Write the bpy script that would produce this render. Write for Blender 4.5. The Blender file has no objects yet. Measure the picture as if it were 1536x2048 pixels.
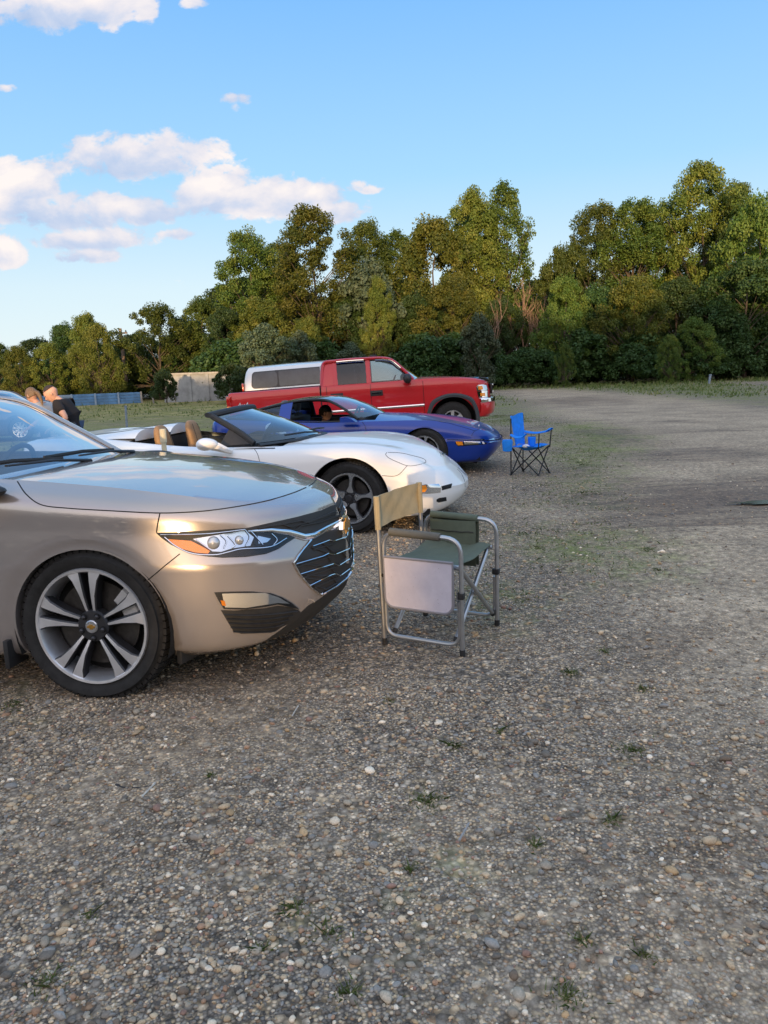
import bpy, bmesh, math, random
import numpy as np
from mathutils import Vector, Matrix
from mathutils.bvhtree import BVHTree
R = math.radians
scene = bpy.context.scene
COL = scene.collection
rng = np.random.default_rng(11)
random.seed(5)

# ------------------------------------------------------------------ camera
FPX = 1500.0; CAM_H = 1.5; ROLL = R(2.0); PITCH = R(10.61)
cam = bpy.data.cameras.new('camera'); cam_o = bpy.data.objects.new('camera', cam)
cam.sensor_fit = 'VERTICAL'; cam.sensor_height = 36.0
cam.lens = FPX / 2048.0 * 36.0
cam.clip_start = 0.05; cam.clip_end = 3000
cam_o.matrix_world = Matrix.Translation((0, 0, CAM_H)) @ Matrix.Rotation(R(90) - PITCH, 4, 'X') @ Matrix.Rotation(-ROLL, 4, 'Z')
COL.objects.link(cam_o); scene.camera = cam_o
CAM = Vector((0, 0, CAM_H))
_CR = cam_o.matrix_world.to_3x3()

def ray(px, py):
    return (_CR @ Vector(((px - 768) / FPX, (1024 - py) / FPX, -1.0))).normalized()
def ground_at(px, py, z=0.0):
    d = ray(px, py); return CAM + d * ((z - CAM_H) / d.z)
def depth_at(px, py, Y):
    d = ray(px, py); return CAM + d * (Y / d.y)

# ------------------------------------------------------------------ scene graph helpers
def link(o, parent=None):
    COL.objects.link(o)
    if parent is not None: o.parent = parent
    return o
def tag(o, label=None, cat=None, group=None, kind=None):
    if label: o['label'] = label
    if cat: o['category'] = cat
    if group: o['group'] = group
    if kind: o['kind'] = kind
    return o
def empty(name, loc=(0, 0, 0), rot=(0, 0, 0)):
    o = bpy.data.objects.new(name, None); o.empty_display_size = 0.2
    o.location = loc; o.rotation_euler = rot
    return link(o)
def copy_tree(o, parent=None):
    c = o.copy(); COL.objects.link(c)
    if parent is not None: c.parent = parent
    for ch in list(o.children): copy_tree(ch, c)
    return c

class MB:
    """collects faces for one mesh object"""
    def __init__(s): s.v = []; s.f = []; s.m = []; s.mi = 0; s.flat = set()
    def add(s, verts, faces, mi=None):
        b = len(s.v); s.v.extend([tuple(float(q) for q in p) for p in verts])
        for f in faces:
            s.f.append(tuple(b + i for i in f)); s.m.append(s.mi if mi is None else mi)
        return s
    def grid(s, P, mi=None, flip=False, wrap=False):
        P = np.asarray(P, float); n, m = P.shape[:2]
        fs = []
        for i in range(n - 1):
            for j in range(m if wrap else m - 1):
                q = (i * m + j, (i + 1) * m + j, (i + 1) * m + (j + 1) % m, i * m + (j + 1) % m)
                fs.append(q[::-1] if flip else q)
        return s.add(P.reshape(-1, 3), fs, mi)
    def tube(s, path, r, n=8, closed=False, caps=True, mi=None, flat=(1, 1), up=None):
        path = [Vector(p) for p in path]; L = len(path)
        rs = r if hasattr(r, '__len__') else [r] * L
        rings = []; prev = None
        for i, p in enumerate(path):
            a = path[(i - 1) % L] if (closed or i > 0) else p
            b = path[(i + 1) % L] if (closed or i < L - 1) else p
            t = (b - a)
            t = t.normalized() if t.length > 1e-9 else Vector((0, 0, 1))
            if prev is None:
                ref = Vector(up) if up else (Vector((0, 0, 1)) if abs(t.z) < .9 else Vector((1, 0, 0)))
                nrm = (ref - t * ref.dot(t)).normalized()
            else:
                nrm = prev - t * prev.dot(t)
                nrm = nrm.normalized() if nrm.length > 1e-6 else t.orthogonal().normalized()
            prev = nrm; bi = t.cross(nrm)
            rings.append([p + nrm * (math.cos(2 * math.pi * k / n + math.pi / n) * rs[i] * flat[0]) + bi * (math.sin(2 * math.pi * k / n + math.pi / n) * rs[i] * flat[1]) for k in range(n)])
        vs = [q for ring in rings for q in ring]; fs = []
        for i in range(L if closed else L - 1):
            for k in range(n):
                i2 = (i + 1) % L
                fs.append((i * n + k, i * n + (k + 1) % n, i2 * n + (k + 1) % n, i2 * n + k))
        if caps and not closed:
            fs.append(tuple(range(n))[::-1]); fs.append(tuple((L - 1) * n + k for k in range(n)))
        return s.add(vs, fs, mi)
    def box(s, c, d, rot=None, mi=None, bev=0.0):
        cx, cy, cz = c; x, y, z = d[0] / 2, d[1] / 2, d[2] / 2
        bm = bmesh.new(); bmesh.ops.create_cube(bm, size=1)
        for v in bm.verts: v.co = Vector((v.co.x * d[0], v.co.y * d[1], v.co.z * d[2]))
        if bev > 0: bmesh.ops.bevel(bm, geom=bm.edges[:], offset=bev, segments=2, affect='EDGES', profile=.6)
        M = rot if rot is not None else Matrix.Identity(3)
        bm.verts.index_update()
        s.add([M @ v.co + Vector(c) for v in bm.verts], [[v.index for v in f.verts] for f in bm.faces], mi)
        bm.free(); return s
    def lathe(s, prof, n=48, axis='y', c=(0, 0, 0), mi=None, closed=False):
        """prof: list of (axial, radius)"""
        P = []
        for a, r in prof:
            row = []
            for k in range(n):
                t = 2 * math.pi * k / n; u, w = r * math.cos(t), r * math.sin(t)
                row.append({'y': (u, a, w), 'z': (u, w, a), 'x': (a, u, w)}[axis])
            P.append(row)
        P = np.array(P) + np.array(c)
        return s.grid(P, mi, wrap=True)
    def ellipsoid(s, c, r, n=16, m=10, rot=None, mi=None):
        M = rot if rot is not None else Matrix.Identity(3)
        P = []
        for i in range(m + 1):
            a = math.pi * i / m
            P.append([tuple(Vector(c) + M @ Vector((r[0] * math.sin(a) * math.cos(2 * math.pi * k / n), r[1] * math.sin(a) * math.sin(2 * math.pi * k / n), r[2] * math.cos(a)))) for k in range(n)])
        return s.grid(np.array(P), mi, wrap=True)
    def prism(s, pts, a, b, axis='y', mi=None):
        """extrude a 2-D outline between a and b along axis; outline given in the other two coordinates"""
        def mk(p, t): return {'y': (p[0], t, p[1]), 'x': (t, p[0], p[1]), 'z': (p[0], p[1], t)}[axis]
        n = len(pts); v = [mk(p, a) for p in pts] + [mk(p, b) for p in pts]
        fs = [tuple(range(n)), tuple(range(2 * n - 1, n - 1, -1))] + [(i, (i + 1) % n, n + (i + 1) % n, n + i) for i in range(n)]
        return s.add(v, fs, mi)
    def mirror_y(s):
        n = len(s.v); k = len(s.f)
        s.v += [(x, -y, z) for x, y, z in s.v[:n]]
        s.f += [tuple(n + i for i in f[::-1]) for f in s.f[:k]]; s.m += s.m[:k]
        return s
    def build(s, name, mats, parent=None, smooth=True, sharp=35, weld=0.0):
        me = bpy.data.meshes.new(name)
        me.from_pydata(s.v, [], s.f)
        if not isinstance(mats, (list, tuple)): mats = [mats]
        for m in mats: me.materials.append(m)
        me.polygons.foreach_set('material_index', s.m)
        bm = bmesh.new(); bm.from_mesh(me)
        if weld > 0: bmesh.ops.remove_doubles(bm, verts=bm.verts[:], dist=weld)
        bmesh.ops.recalc_face_normals(bm, faces=bm.faces[:])
        if smooth:
            for f in bm.faces: f.smooth = True
            th = R(sharp)
            for e in bm.edges:
                if len(e.link_faces) == 2 and e.calc_face_angle(0) > th: e.smooth = False
        bm.to_mesh(me); bm.free()
        return link(bpy.data.objects.new(name, me), parent)

def crom(P, n, t=None):
    """smooth curve through points P (k x d) -> n samples (chord-length Catmull-Rom)"""
    P = np.asarray(P, float); k = len(P)
    if k == 2:
        w = np.linspace(0, 1, n)[:, None]; return P[0] * (1 - w) + P[1] * w
    d = np.maximum(np.linalg.norm(np.diff(P, axis=0), axis=1), 1e-6) ** .8
    T = np.concatenate([[0], np.cumsum(d)])
    m = np.zeros_like(P)
    m[1:-1] = ((P[2:] - P[1:-1]) / (T[2:] - T[1:-1])[:, None] * d[:-1, None] + (P[1:-1] - P[:-2]) / d[:-1, None] * d[1:, None]) / (d[:-1] + d[1:])[:, None] if False else (P[2:] - P[:-2]) / (T[2:] - T[:-2])[:, None]
    m[0] = (P[1] - P[0]) / d[0]; m[-1] = (P[-1] - P[-2]) / d[-1]
    x = np.linspace(0, T[-1], n) if t is None else np.asarray(t) * T[-1]
    i = np.clip(np.searchsorted(T, x, side='right') - 1, 0, k - 2)
    h = (T[i + 1] - T[i]); s = ((x - T[i]) / h)[:, None]; h = h[:, None]
    return (2 * s**3 - 3 * s**2 + 1) * P[i] + (s**3 - 2 * s**2 + s) * h * m[i] + (-2 * s**3 + 3 * s**2) * P[i + 1] + (s**3 - s**2) * h * m[i + 1]

def polyline(P, step):
    """dense straight resampling of a polyline"""
    out = []
    P = [np.asarray(p, float) for p in P]
    for a, b in zip(P[:-1], P[1:]):
        k = max(1, int(np.ceil(np.linalg.norm(b - a) / step)))
        out += [a + (b - a) * i / k for i in range(k)]
    out.append(P[-1]); return np.array(out)

# ------------------------------------------------------------------ materials
def new_mat(name):
    m = bpy.data.materials.new(name); m.use_nodes = True
    return m, m.node_tree, m.node_tree.nodes['Principled BSDF']
def nd(nt, t, **kw):
    n = nt.nodes.new(t)
    for k, v in kw.items():
        if k.startswith('i_'):
            key = k[2:]; n.inputs[int(key) if key.isdigit() else key.replace('_', ' ')].default_value = v
        else: setattr(n, k, v)
    return n
def math_n(nt, op, a, b=None, c=None, clamp=False):
    n = nt.nodes.new('ShaderNodeMath'); n.operation = op; n.use_clamp = clamp
    for i, v in enumerate((a, b, c)):
        if v is None: continue
        if isinstance(v, (int, float)): n.inputs[i].default_value = v
        else: nt.links.new(v, n.inputs[i])
    return n.outputs[0]
def mixc(nt, fac, a, b, mode='MIX'):
    n = nt.nodes.new('ShaderNodeMix'); n.data_type = 'RGBA'; n.blend_type = mode
    if isinstance(fac, (int, float)): n.inputs[0].default_value = fac
    else: nt.links.new(fac, n.inputs[0])
    for i, v in ((6, a), (7, b)):
        if isinstance(v, (tuple, list)): n.inputs[i].default_value = (*v[:3], 1)
        else: nt.links.new(v, n.inputs[i])
    return n.outputs[2]
def ramp(nt, fac, stops):
    n = nt.nodes.new('ShaderNodeValToRGB'); e = n.color_ramp.elements
    while len(e) < len(stops): e.new(.5)
    for k, (p, c) in enumerate(stops):
        e[k].position = p; e[k].color = (*c, 1) if len(c) == 3 else c
    nt.links.new(fac, n.inputs[0]); return n.outputs[0]
def noise(nt, vec, scale, detail=4, rough=.55, dist=0.0):
    n = nt.nodes.new('ShaderNodeTexNoise'); n.inputs['Scale'].default_value = scale
    n.inputs['Detail'].default_value = detail; n.inputs['Roughness'].default_value = rough; n.inputs['Distortion'].default_value = dist
    if vec is not None: nt.links.new(vec, n.inputs['Vector'])
    return n.outputs['Fac']
def plain(name, col, rough=.5, metal=0.0, coat=0.0, var=0.0, vscale=20, bump=0.0, bscale=200, spec=None, sheen=0, coatrough=.03):
    m, nt, b = new_mat(name)
    b.inputs['Base Color'].default_value = (*col, 1); b.inputs['Roughness'].default_value = rough; b.inputs['Metallic'].default_value = metal
    if coat: b.inputs['Coat Weight'].default_value = coat; b.inputs['Coat Roughness'].default_value = coatrough
    if spec is not None: b.inputs['Specular IOR Level'].default_value = spec
    if sheen: b.inputs['Sheen Weight'].default_value = sheen
    tc = nd(nt, 'ShaderNodeTexCoord').outputs['Object']
    if var:
        f = noise(nt, tc, vscale, 5, .6)
        c = ramp(nt, f, [(.3, tuple(q * (1 - var) for q in col)), (.7, tuple(min(1, q * (1 + var)) for q in col))])
        nt.links.new(c, b.inputs['Base Color'])
        r = math_n(nt, 'MULTIPLY_ADD', f, .25, rough - .12, clamp=True); nt.links.new(r, b.inputs['Roughness'])
    if bump:
        f = noise(nt, tc, bscale, 3, .6); bp = nd(nt, 'ShaderNodeBump', i_Strength=bump, i_Distance=.002)
        nt.links.new(f, bp.inputs['Height']); nt.links.new(bp.outputs[0], b.inputs['Normal'])
    return m
def paint(name, col, metal, rough, flake=.0, dust=.08, low_k=1.1, coat=1.0, cior=1.62):
    m, nt, b = new_mat(name)
    tc = nd(nt, 'ShaderNodeTexCoord').outputs['Object']
    b.inputs['Metallic'].default_value = metal; b.inputs['Roughness'].default_value = rough
    b.inputs['Coat Weight'].default_value = coat; b.inputs['Coat Roughness'].default_value = .015; b.inputs['Coat IOR'].default_value = cior
    # dust film, thicker low down on the bodywork where the gravel throws it
    f = noise(nt, tc, 7, 6, .65)
    xyz = nd(nt, 'ShaderNodeSeparateXYZ'); nt.links.new(tc, xyz.inputs[0])
    low = math_n(nt, 'SUBTRACT', .62, xyz.outputs[2], clamp=True)
    low = math_n(nt, 'MULTIPLY', low, f)
    dm = math_n(nt, 'MULTIPLY_ADD', low, low_k, math_n(nt, 'MULTIPLY', f, dust), clamp=True)
    c = mixc(nt, dm, col, (.30, .26, .21)); nt.links.new(c, b.inputs['Base Color'])
    nt.links.new(math_n(nt, 'MULTIPLY_ADD', dm, .5, .012, clamp=True), b.inputs['Coat Roughness'])
    if flake:
        v = nd(nt, 'ShaderNodeTexVoronoi', i_Scale=900.0); nt.links.new(tc, v.inputs['Vector'])
        rr = math_n(nt, 'MULTIPLY_ADD', nd_sep(nt, v.outputs['Color']), flake, rough); nt.links.new(rr, b.inputs['Roughness'])
    return m
def nd_sep(nt, col):
    s = nd(nt, 'ShaderNodeSeparateColor'); nt.links.new(col, s.inputs[0]); return s.outputs[0]
def glass(name, tint=(.75, .82, .80), ior=1.5, rough=0.0, k=1.7):
    """thin sheet of glass: see-through, with Fresnel reflection"""
    m = bpy.data.materials.new(name); m.use_nodes = True; nt = m.node_tree; nt.nodes.clear()
    out = nd(nt, 'ShaderNodeOutputMaterial'); mx = nd(nt, 'ShaderNodeMixShader')
    fr = nd(nt, 'ShaderNodeFresnel', i_IOR=ior); t = nd(nt, 'ShaderNodeBsdfTransparent', i_Color=(*tint, 1)); g = nd(nt, 'ShaderNodeBsdfGlossy', i_Roughness=rough)
    f = math_n(nt, 'MULTIPLY', fr.outputs[0], k, clamp=True)
    nt.links.new(f, mx.inputs[0]); nt.links.new(t.outputs[0], mx.inputs[1]); nt.links.new(g.outputs[0], mx.inputs[2]); nt.links.new(mx.outputs[0], out.inputs[0])
    return m
SKYT = (1.0, 1.0, 1.0); SUN_E = 5.0; EXPO = 0.35
# ------------------------------------------------------------------ world: sky with clouds, low sun behind the photographer
SUN_EL = R(5.5); SUN_AZ = math.pi + 0.10
sun_dir = Vector((math.sin(SUN_AZ) * math.cos(SUN_EL), math.cos(SUN_AZ) * math.cos(SUN_EL), math.sin(SUN_EL)))
w = bpy.data.worlds.new('World'); scene.world = w; w.use_nodes = True
nt = w.node_tree; nt.nodes.clear()
sky = nd(nt, 'ShaderNodeTexSky'); sky.sky_type = 'NISHITA'; sky.sun_disc = False
sky.sun_elevation = SUN_EL; sky.sun_rotation = SUN_AZ
sky.air_density = 1.0; sky.dust_density = .3; sky.ozone_density = 1.6; sky.altitude = 200
tcg = nd(nt, 'ShaderNodeTexCoord').outputs['Generated']
sx = nd(nt, 'ShaderNodeSeparateXYZ'); nt.links.new(tcg, sx.inputs[0])
yy = math_n(nt, 'MAXIMUM', sx.outputs[1], .02)
cu = math_n(nt, 'DIVIDE', sx.outputs[0], yy); cv = math_n(nt, 'DIVIDE', sx.outputs[2], yy)
cmb = nd(nt, 'ShaderNodeCombineXYZ'); nt.links.new(cu, cmb.inputs[0]); nt.links.new(cv, cmb.inputs[1])
stretch = nd(nt, 'ShaderNodeVectorMath', operation='MULTIPLY'); stretch.inputs[1].default_value = (1, 1.5, 1); nt.links.new(cmb.outputs[0], stretch.inputs[0])
n1 = noise(nt, stretch.outputs[0], 9, 8, .58, .25)
n2 = noise(nt, stretch.outputs[0], 34, 5, .6, .3)
shadeacc = None; fmax = None
BLOBS = [(95, 22, 130, 48, 1), (205, 20, 55, 40, 1), (265, 320, 140, 46, 1), (170, 300, 50, 30, .7), (55, 365, 70, 40, 1), (30, 405, 90, 50, 1), (150, 430, 100, 42, 1), (290, 425, 85, 28, 1), (430, 395, 95, 42, 1),
         (560, 400, 110, 38, 1), (640, 395, 50, 28, .9), (660, 425, 70, 24, .9), (180, 480, 110, 26, .9), (170, 513, 70, 18, .8), (12, 505, 34, 32, 1), (462, 198, 26, 13, .55), (486, 200, 22, 14, .5), (470, 214, 14, 16, .4), (712, 374, 24, 13, .5), (740, 380, 28, 11, .45), (424, 348, 26, 13, .5), (442, 338, 24, 10, .45), (360, 468, 50, 14, .6), (15, 178, 24, 10, .35), (290, 20, 28, 40, .45), (392, 8, 30, 14, .5)]
for px, py, rx, ry, st in BLOBS:
    d = ray(px, py); u0, v0 = d.x / d.y, d.z / d.y
    dx = ray(px + rx, py); dy = ray(px, py - ry)
    ru = abs(dx.x / dx.y - u0) * 1.08; rv = abs(dy.z / dy.y - v0) * 1.12
    a = math_n(nt, 'MULTIPLY', math_n(nt, 'SUBTRACT', cu, u0), 1 / ru)
    b = math_n(nt, 'MULTIPLY', math_n(nt, 'SUBTRACT', cv, v0), 1 / rv)
    # flatter underneath: the lower half falls off quicker
    b2 = math_n(nt, 'MULTIPLY', math_n(nt, 'MINIMUM', b, 0), 1.25); b2 = math_n(nt, 'ADD', math_n(nt, 'MAXIMUM', b, 0), b2)
    f = math_n(nt, 'SUBTRACT', st, math_n(nt, 'ADD', math_n(nt, 'MULTIPLY', a, a), math_n(nt, 'MULTIPLY', b2, b2)))
    f = math_n(nt, 'MAXIMUM', f, -2.0)
    wgt = math_n(nt, 'MAXIMUM', f, 0)
    sh = math_n(nt, 'MULTIPLY', b, wgt)
    fmax = f if fmax is None else math_n(nt, 'SMOOTH_MAX', fmax, f, .3)
    shadeacc = sh if shadeacc is None else math_n(nt, 'ADD', shadeacc, sh)
nn = math_n(nt, 'ADD', math_n(nt, 'MULTIPLY', n1, 5.2), math_n(nt, 'MULTIPLY', n2, 3.0))
dens = math_n(nt, 'ADD', fmax, math_n(nt, 'SUBTRACT', nn, 3.62))
# high thin streaks overhead, out of the frame, as the bonnet reflects them
hi = noise(nt, stretch.outputs[0], 2.2, 6, .6, .6)
him = math_n(nt, 'MULTIPLY', math_n(nt, 'SUBTRACT', hi, .55, clamp=True), math_n(nt, 'SUBTRACT', cv, .75, clamp=True))
mr = nd(nt, 'ShaderNodeMapRange', interpolation_type='SMOOTHSTEP'); mr.inputs[1].default_value = 0.02; mr.inputs[2].default_value = .85
nt.links.new(dens, mr.inputs[0])
cl = math_n(nt, 'MULTIPLY', mr.outputs[0], math_n(nt, 'GREATER_THAN', sx.outputs[1], .05))
cl = math_n(nt, 'MAXIMUM', cl, math_n(nt, 'MULTIPLY', him, 5.0, clamp=True))
cl = math_n(nt, 'MULTIPLY', cl, .95)
sh1 = math_n(nt, 'ADD', math_n(nt, 'MULTIPLY', shadeacc, .55), math_n(nt, 'MULTIPLY', math_n(nt, 'SUBTRACT', n1, .5), 2.8))
sh1 = math_n(nt, 'ADD', sh1, .55, clamp=True)
SKY_S = 0.13
ccol = ramp(nt, sh1, [(0.0, (2.7, 3.5, 5.0)), (.38, (3.7, 4.15, 5.2)), (.68, (5.2, 5.0, 5.3)), (1.0, (6.3, 5.75, 5.5))])
# clear evening sky: the sky texture is blended with the deep cyan-to-white grade the camera recorded and the warm glow round the sunset
el = math_n(nt, 'ARCSINE', sx.outputs[2])
grade = ramp(nt, math_n(nt, 'MULTIPLY', el, 1 / 1.5708, clamp=True), [(0.0, (5.3, 6.0, 6.5)), (.07, (4.6, 5.7, 6.5)), (.15, (2.6, 4.7, 6.7)), (.27, (1.45, 3.55, 6.8)), (.40, (1.5, 3.3, 6.6)), (.62, (3.2, 4.9, 7.4)), (1.0, (5.2, 6.2, 7.4))])
cs = nd(nt, 'ShaderNodeVectorMath', operation='DOT_PRODUCT'); cs.inputs[1].default_value = tuple(sun_dir); nt.links.new(tcg, cs.inputs[0])
glow = nd(nt, 'ShaderNodeMapRange', interpolation_type='SMOOTHSTEP'); glow.inputs[1].default_value = -.25; glow.inputs[2].default_value = 1.0
nt.links.new(cs.outputs['Value'], glow.inputs[0])
back = ramp(nt, glow.outputs[0], [(0.0, (0, 0, 0)), (.40, (1.6, 1.15, .75)), (.78, (3.2, 2.3, 1.5)), (.93, (5.6, 4.0, 2.5)), (1.0, (11, 7.2, 4.0))])
sk = mixc(nt, .82, sky.outputs[0], grade)
skg = mixc(nt, 1.0, sk, back, 'ADD')
allc = mixc(nt, cl, skg, ccol)
bg = nd(nt, 'ShaderNodeBackground', i_Strength=SKY_S); nt.links.new(allc, bg.inputs[0])
wo = nd(nt, 'ShaderNodeOutputWorld'); nt.links.new(bg.outputs[0], wo.inputs[0])
sun = bpy.data.lights.new('sun', 'SUN'); sun.energy = SUN_E; sun.angle = R(.6); sun.color = (1.0, .66, .33)
sun_o = link(bpy.data.objects.new('sun', sun)); sun_o.rotation_euler = sun_dir.to_track_quat('Z', 'Y').to_euler()
scene.view_settings.view_transform = 'Standard'; scene.view_settings.look = 'None'; scene.view_settings.exposure = EXPO; scene.view_settings.gamma = 1
scene.cycles.use_denoising = True
scene.cycles.max_bounces = 8; scene.cycles.transparent_max_bounces = 16; scene.cycles.glossy_bounces = 4; scene.cycles.diffuse_bounces = 3
scene.cycles.caustics_reflective = False; scene.cycles.caustics_refractive = False
scene.cycles.sample_clamp_indirect = 6
# ------------------------------------------------------------------ foliage
def leaf_mat(name, c0, c1, c2, trans=.35):
    m = bpy.data.materials.new(name); m.use_nodes = True; nt = m.node_tree; nt.nodes.clear()
    out = nd(nt, 'ShaderNodeOutputMaterial')
    at = nd(nt, 'ShaderNodeAttribute', attribute_name='tone'); oi = nd(nt, 'ShaderNodeObjectInfo')
    f = math_n(nt, 'ADD', math_n(nt, 'MULTIPLY', at.outputs['Fac'], .75), math_n(nt, 'MULTIPLY', oi.outputs['Random'], .25))
    c = ramp(nt, f, [(.05, c0), (.5, c1), (.95, c2)])
    hs = nd(nt, 'ShaderNodeHueSaturation'); nt.links.new(c, hs.inputs['Color'])
    nt.links.new(math_n(nt, 'MULTIPLY_ADD', oi.outputs['Random'], .05, .475), hs.inputs['Hue'])
    nt.links.new(math_n(nt, 'MULTIPLY_ADD', oi.outputs['Random'], .5, .75), hs.inputs['Value'])
    d = nd(nt, 'ShaderNodeBsdfPrincipled', i_Roughness=.55); d.inputs['Specular IOR Level'].default_value = .3; nt.links.new(hs.outputs[0], d.inputs['Base Color'])
    t = nd(nt, 'ShaderNodeBsdfTranslucent'); nt.links.new(mixc(nt, .5, hs.outputs[0], (.09, .15, .01)), t.inputs[0])
    mx = nd(nt, 'ShaderNodeMixShader', i_0=trans); nt.links.new(d.outputs[0], mx.inputs[1]); nt.links.new(t.outputs[0], mx.inputs[2]); nt.links.new(mx.outputs[0], out.inputs[0])
    return m
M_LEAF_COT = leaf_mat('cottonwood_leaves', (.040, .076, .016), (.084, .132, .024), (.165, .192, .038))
M_LEAF_SUNLIT = leaf_mat('sunlit_leaves', (.060, .100, .018), (.122, .148, .026), (.215, .205, .042))  # gold of the evening sun on the crowns is put into the leaf colour
M_LEAF_SHADED = leaf_mat('shaded_leaves', (.026, .058, .017), (.042, .084, .024), (.070, .115, .030), .25)  # shade on the lower trees and undergrowth is put into the leaf colour
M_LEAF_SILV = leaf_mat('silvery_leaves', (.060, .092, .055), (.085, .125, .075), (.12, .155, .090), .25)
M_BARK = plain('bark', (.085, .066, .050), .9, var=.5, vscale=6, bump=.8, bscale=14)
M_DEADWOOD = plain('dead_wood', (.23, .15, .11), .9, var=.3, vscale=5)

def tree_meshes(name, seed, H, env, z0, nclump, nleaf, crad, lsize, mat, trunk_r, lean=.03, outer=.45, up=.45, flatc=.8, droop=0.0, stems=1):
    """trunk mesh (tapered trunk, limbs) and crown mesh (leaf-sized faces in clumps through the crown volume)"""
    g = np.random.default_rng(seed); r_ = random.Random(seed)
    # clump centres
    zs = z0 + (1 - z0) * g.random(nclump) ** .9; az = g.random(nclump) * 2 * np.pi
    lump = 1 + .28 * np.sin(az * 2 + g.random() * 6) * g.random() + .25 * np.sin(az * 3 + zs * 9 + g.random() * 6)
    e = np.array([np.interp(z, [p[0] for p in env], [p[1] for p in env]) for z in zs])
    rad = e * H * (outer + (1 - outer) * np.sqrt(g.random(nclump))) * lump
    ax = np.array([lean * H * math.sin(3 * z + seed) for z in zs])
    C = np.stack([ax + rad * np.cos(az), rad * np.sin(az), zs * H], 1)
    tr = MB()
    for s_ in range(stems):
        off = Vector((g.normal() * .12 * H * .3, g.normal() * .1 * H * .3, 0)) if stems > 1 else Vector((0, 0, 0))
        top = .82 if stems == 1 else .55
        path = [off * (1 + 1.2 * z) + Vector((lean * H * math.sin(3 * z + seed) + g.normal() * .006 * H, g.normal() * .006 * H, z * H)) for z in np.linspace(0, top, 9)]
        tr.tube([p for p in path], list(np.linspace(trunk_r, trunk_r * .18, 9) / stems ** .5 * np.array([1.35] + [1] * 8)), 7)
    axis = lambda z: Vector((lean * H * math.sin(3 * z + seed), 0, z * H))
    order = np.argsort(-rad)
    for k in order[:min(nclump, 46)]:
        c = Vector(C[k]); zb = max(.12, min(.78, zs[k] - .10 - .55 * rad[k] / H - .05 * r_.random()))
        b = axis(zb); mid = b.lerp(c, .5) + Vector((0, 0, -.02 * H + .05 * H * r_.random() * (1 - droop)))
        rr = trunk_r * .34 * (1 - zb * .6)
        tr.tube([b, b.lerp(mid, .55) + Vector((0, 0, .008 * H)), mid, mid.lerp(c, .6), c], [rr, rr * .8, rr * .6, rr * .38, rr * .15], 5, caps=False)
    trunk = tr.build(name + '_trunk_mesh', M_BARK); me_t = trunk.data; bpy.data.objects.remove(trunk)
    # leaves
    N = nclump * nleaf; idx = np.repeat(np.arange(nclump), nleaf)
    cr = crad * H * (.55 + .8 * g.random(nclump))
    dv = g.normal(size=(N, 3)); dv /= np.linalg.norm(dv, axis=1)[:, None]
    rr = g.random(N) ** .45
    P = C[idx] + dv * (rr * cr[idx])[:, None] * np.array([1, 1, flatc])
    P[:, 2] -= droop * (rr * cr[idx]) * g.random(N) * 1.6
    P[:, 2] = np.maximum(P[:, 2], .05)
    nrm = dv * .55 + np.array([0, 0, up]) + g.normal(size=(N, 3)) * .55
    nrm /= np.linalg.norm(nrm, axis=1)[:, None]
    t = np.cross(nrm, g.normal(size=(N, 3))); t /= np.linalg.norm(t, axis=1)[:, None]
    if droop: t = t * .5 + np.array([0, 0, -.7 * droop]); t /= np.linalg.norm(t, axis=1)[:, None]
    b = np.cross(nrm, t); b /= np.linalg.norm(b, axis=1)[:, None] + 1e-9
    sz = lsize * (.6 + .8 * g.random(N)); asp = .62 if not droop else .34
    V = np.empty((N, 4, 3))
    V[:, 0] = P - t * sz[:, None]; V[:, 1] = P + b * (sz * asp)[:, None] + nrm * (sz * .15)[:, None]; V[:, 2] = P + t * sz[:, None]; V[:, 3] = P - b * (sz * asp)[:, None] + nrm * (sz * .15)[:, None]
    me = bpy.data.meshes.new(name + '_crown_mesh'); me.vertices.add(N * 4); me.vertices.foreach_set('co', V.reshape(-1))
    me.loops.add(N * 4); me.loops.foreach_set('vertex_index', np.arange(N * 4, dtype=np.int32))
    me.polygons.add(N); me.polygons.foreach_set('loop_start', np.arange(0, N * 4, 4, dtype=np.int32)); me.polygons.foreach_set('loop_total', np.full(N, 4, np.int32))
    me.update(calc_edges=True); me.materials.append(mat)
    ctone = g.random(nclump)
    tone = np.clip(.6 * ctone[idx] + .4 * g.random(N), 0, 1)
    at = me.attributes.new('tone', 'FLOAT', 'POINT'); at.data.foreach_set('value', np.repeat(tone, 4).astype(np.float32))
    return me_t, me, H

def dead_meshes(name, seed, H):
    g = random.Random(seed); tr = MB()
    def br(p, d, L, r, lv):
        q = p + d * L; m = p.lerp(q, .5) + Vector((g.gauss(0, .04), g.gauss(0, .04), 0)) * L
        tr.tube([p, m, q], [r, r * .8, r * .5], 5, caps=False)
        if lv == 0: return
        for k in range(4 if lv > 1 else 3):
            s = .35 + .65 * g.random(); nd_ = (d + Vector((g.gauss(0, .42), g.gauss(0, .42), .25 + .2 * g.random()))).normalized()
            br(p.lerp(q, s), nd_, L * (.45 + .3 * g.random()), r * .5, lv - 1)
    br(Vector((0, 0, 0)), Vector((.02, 0, 1)), H * .5, H * .012, 3)
    o = tr.build(name, M_DEADWOOD); me = o.data; bpy.data.objects.remove(o); return me

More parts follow.
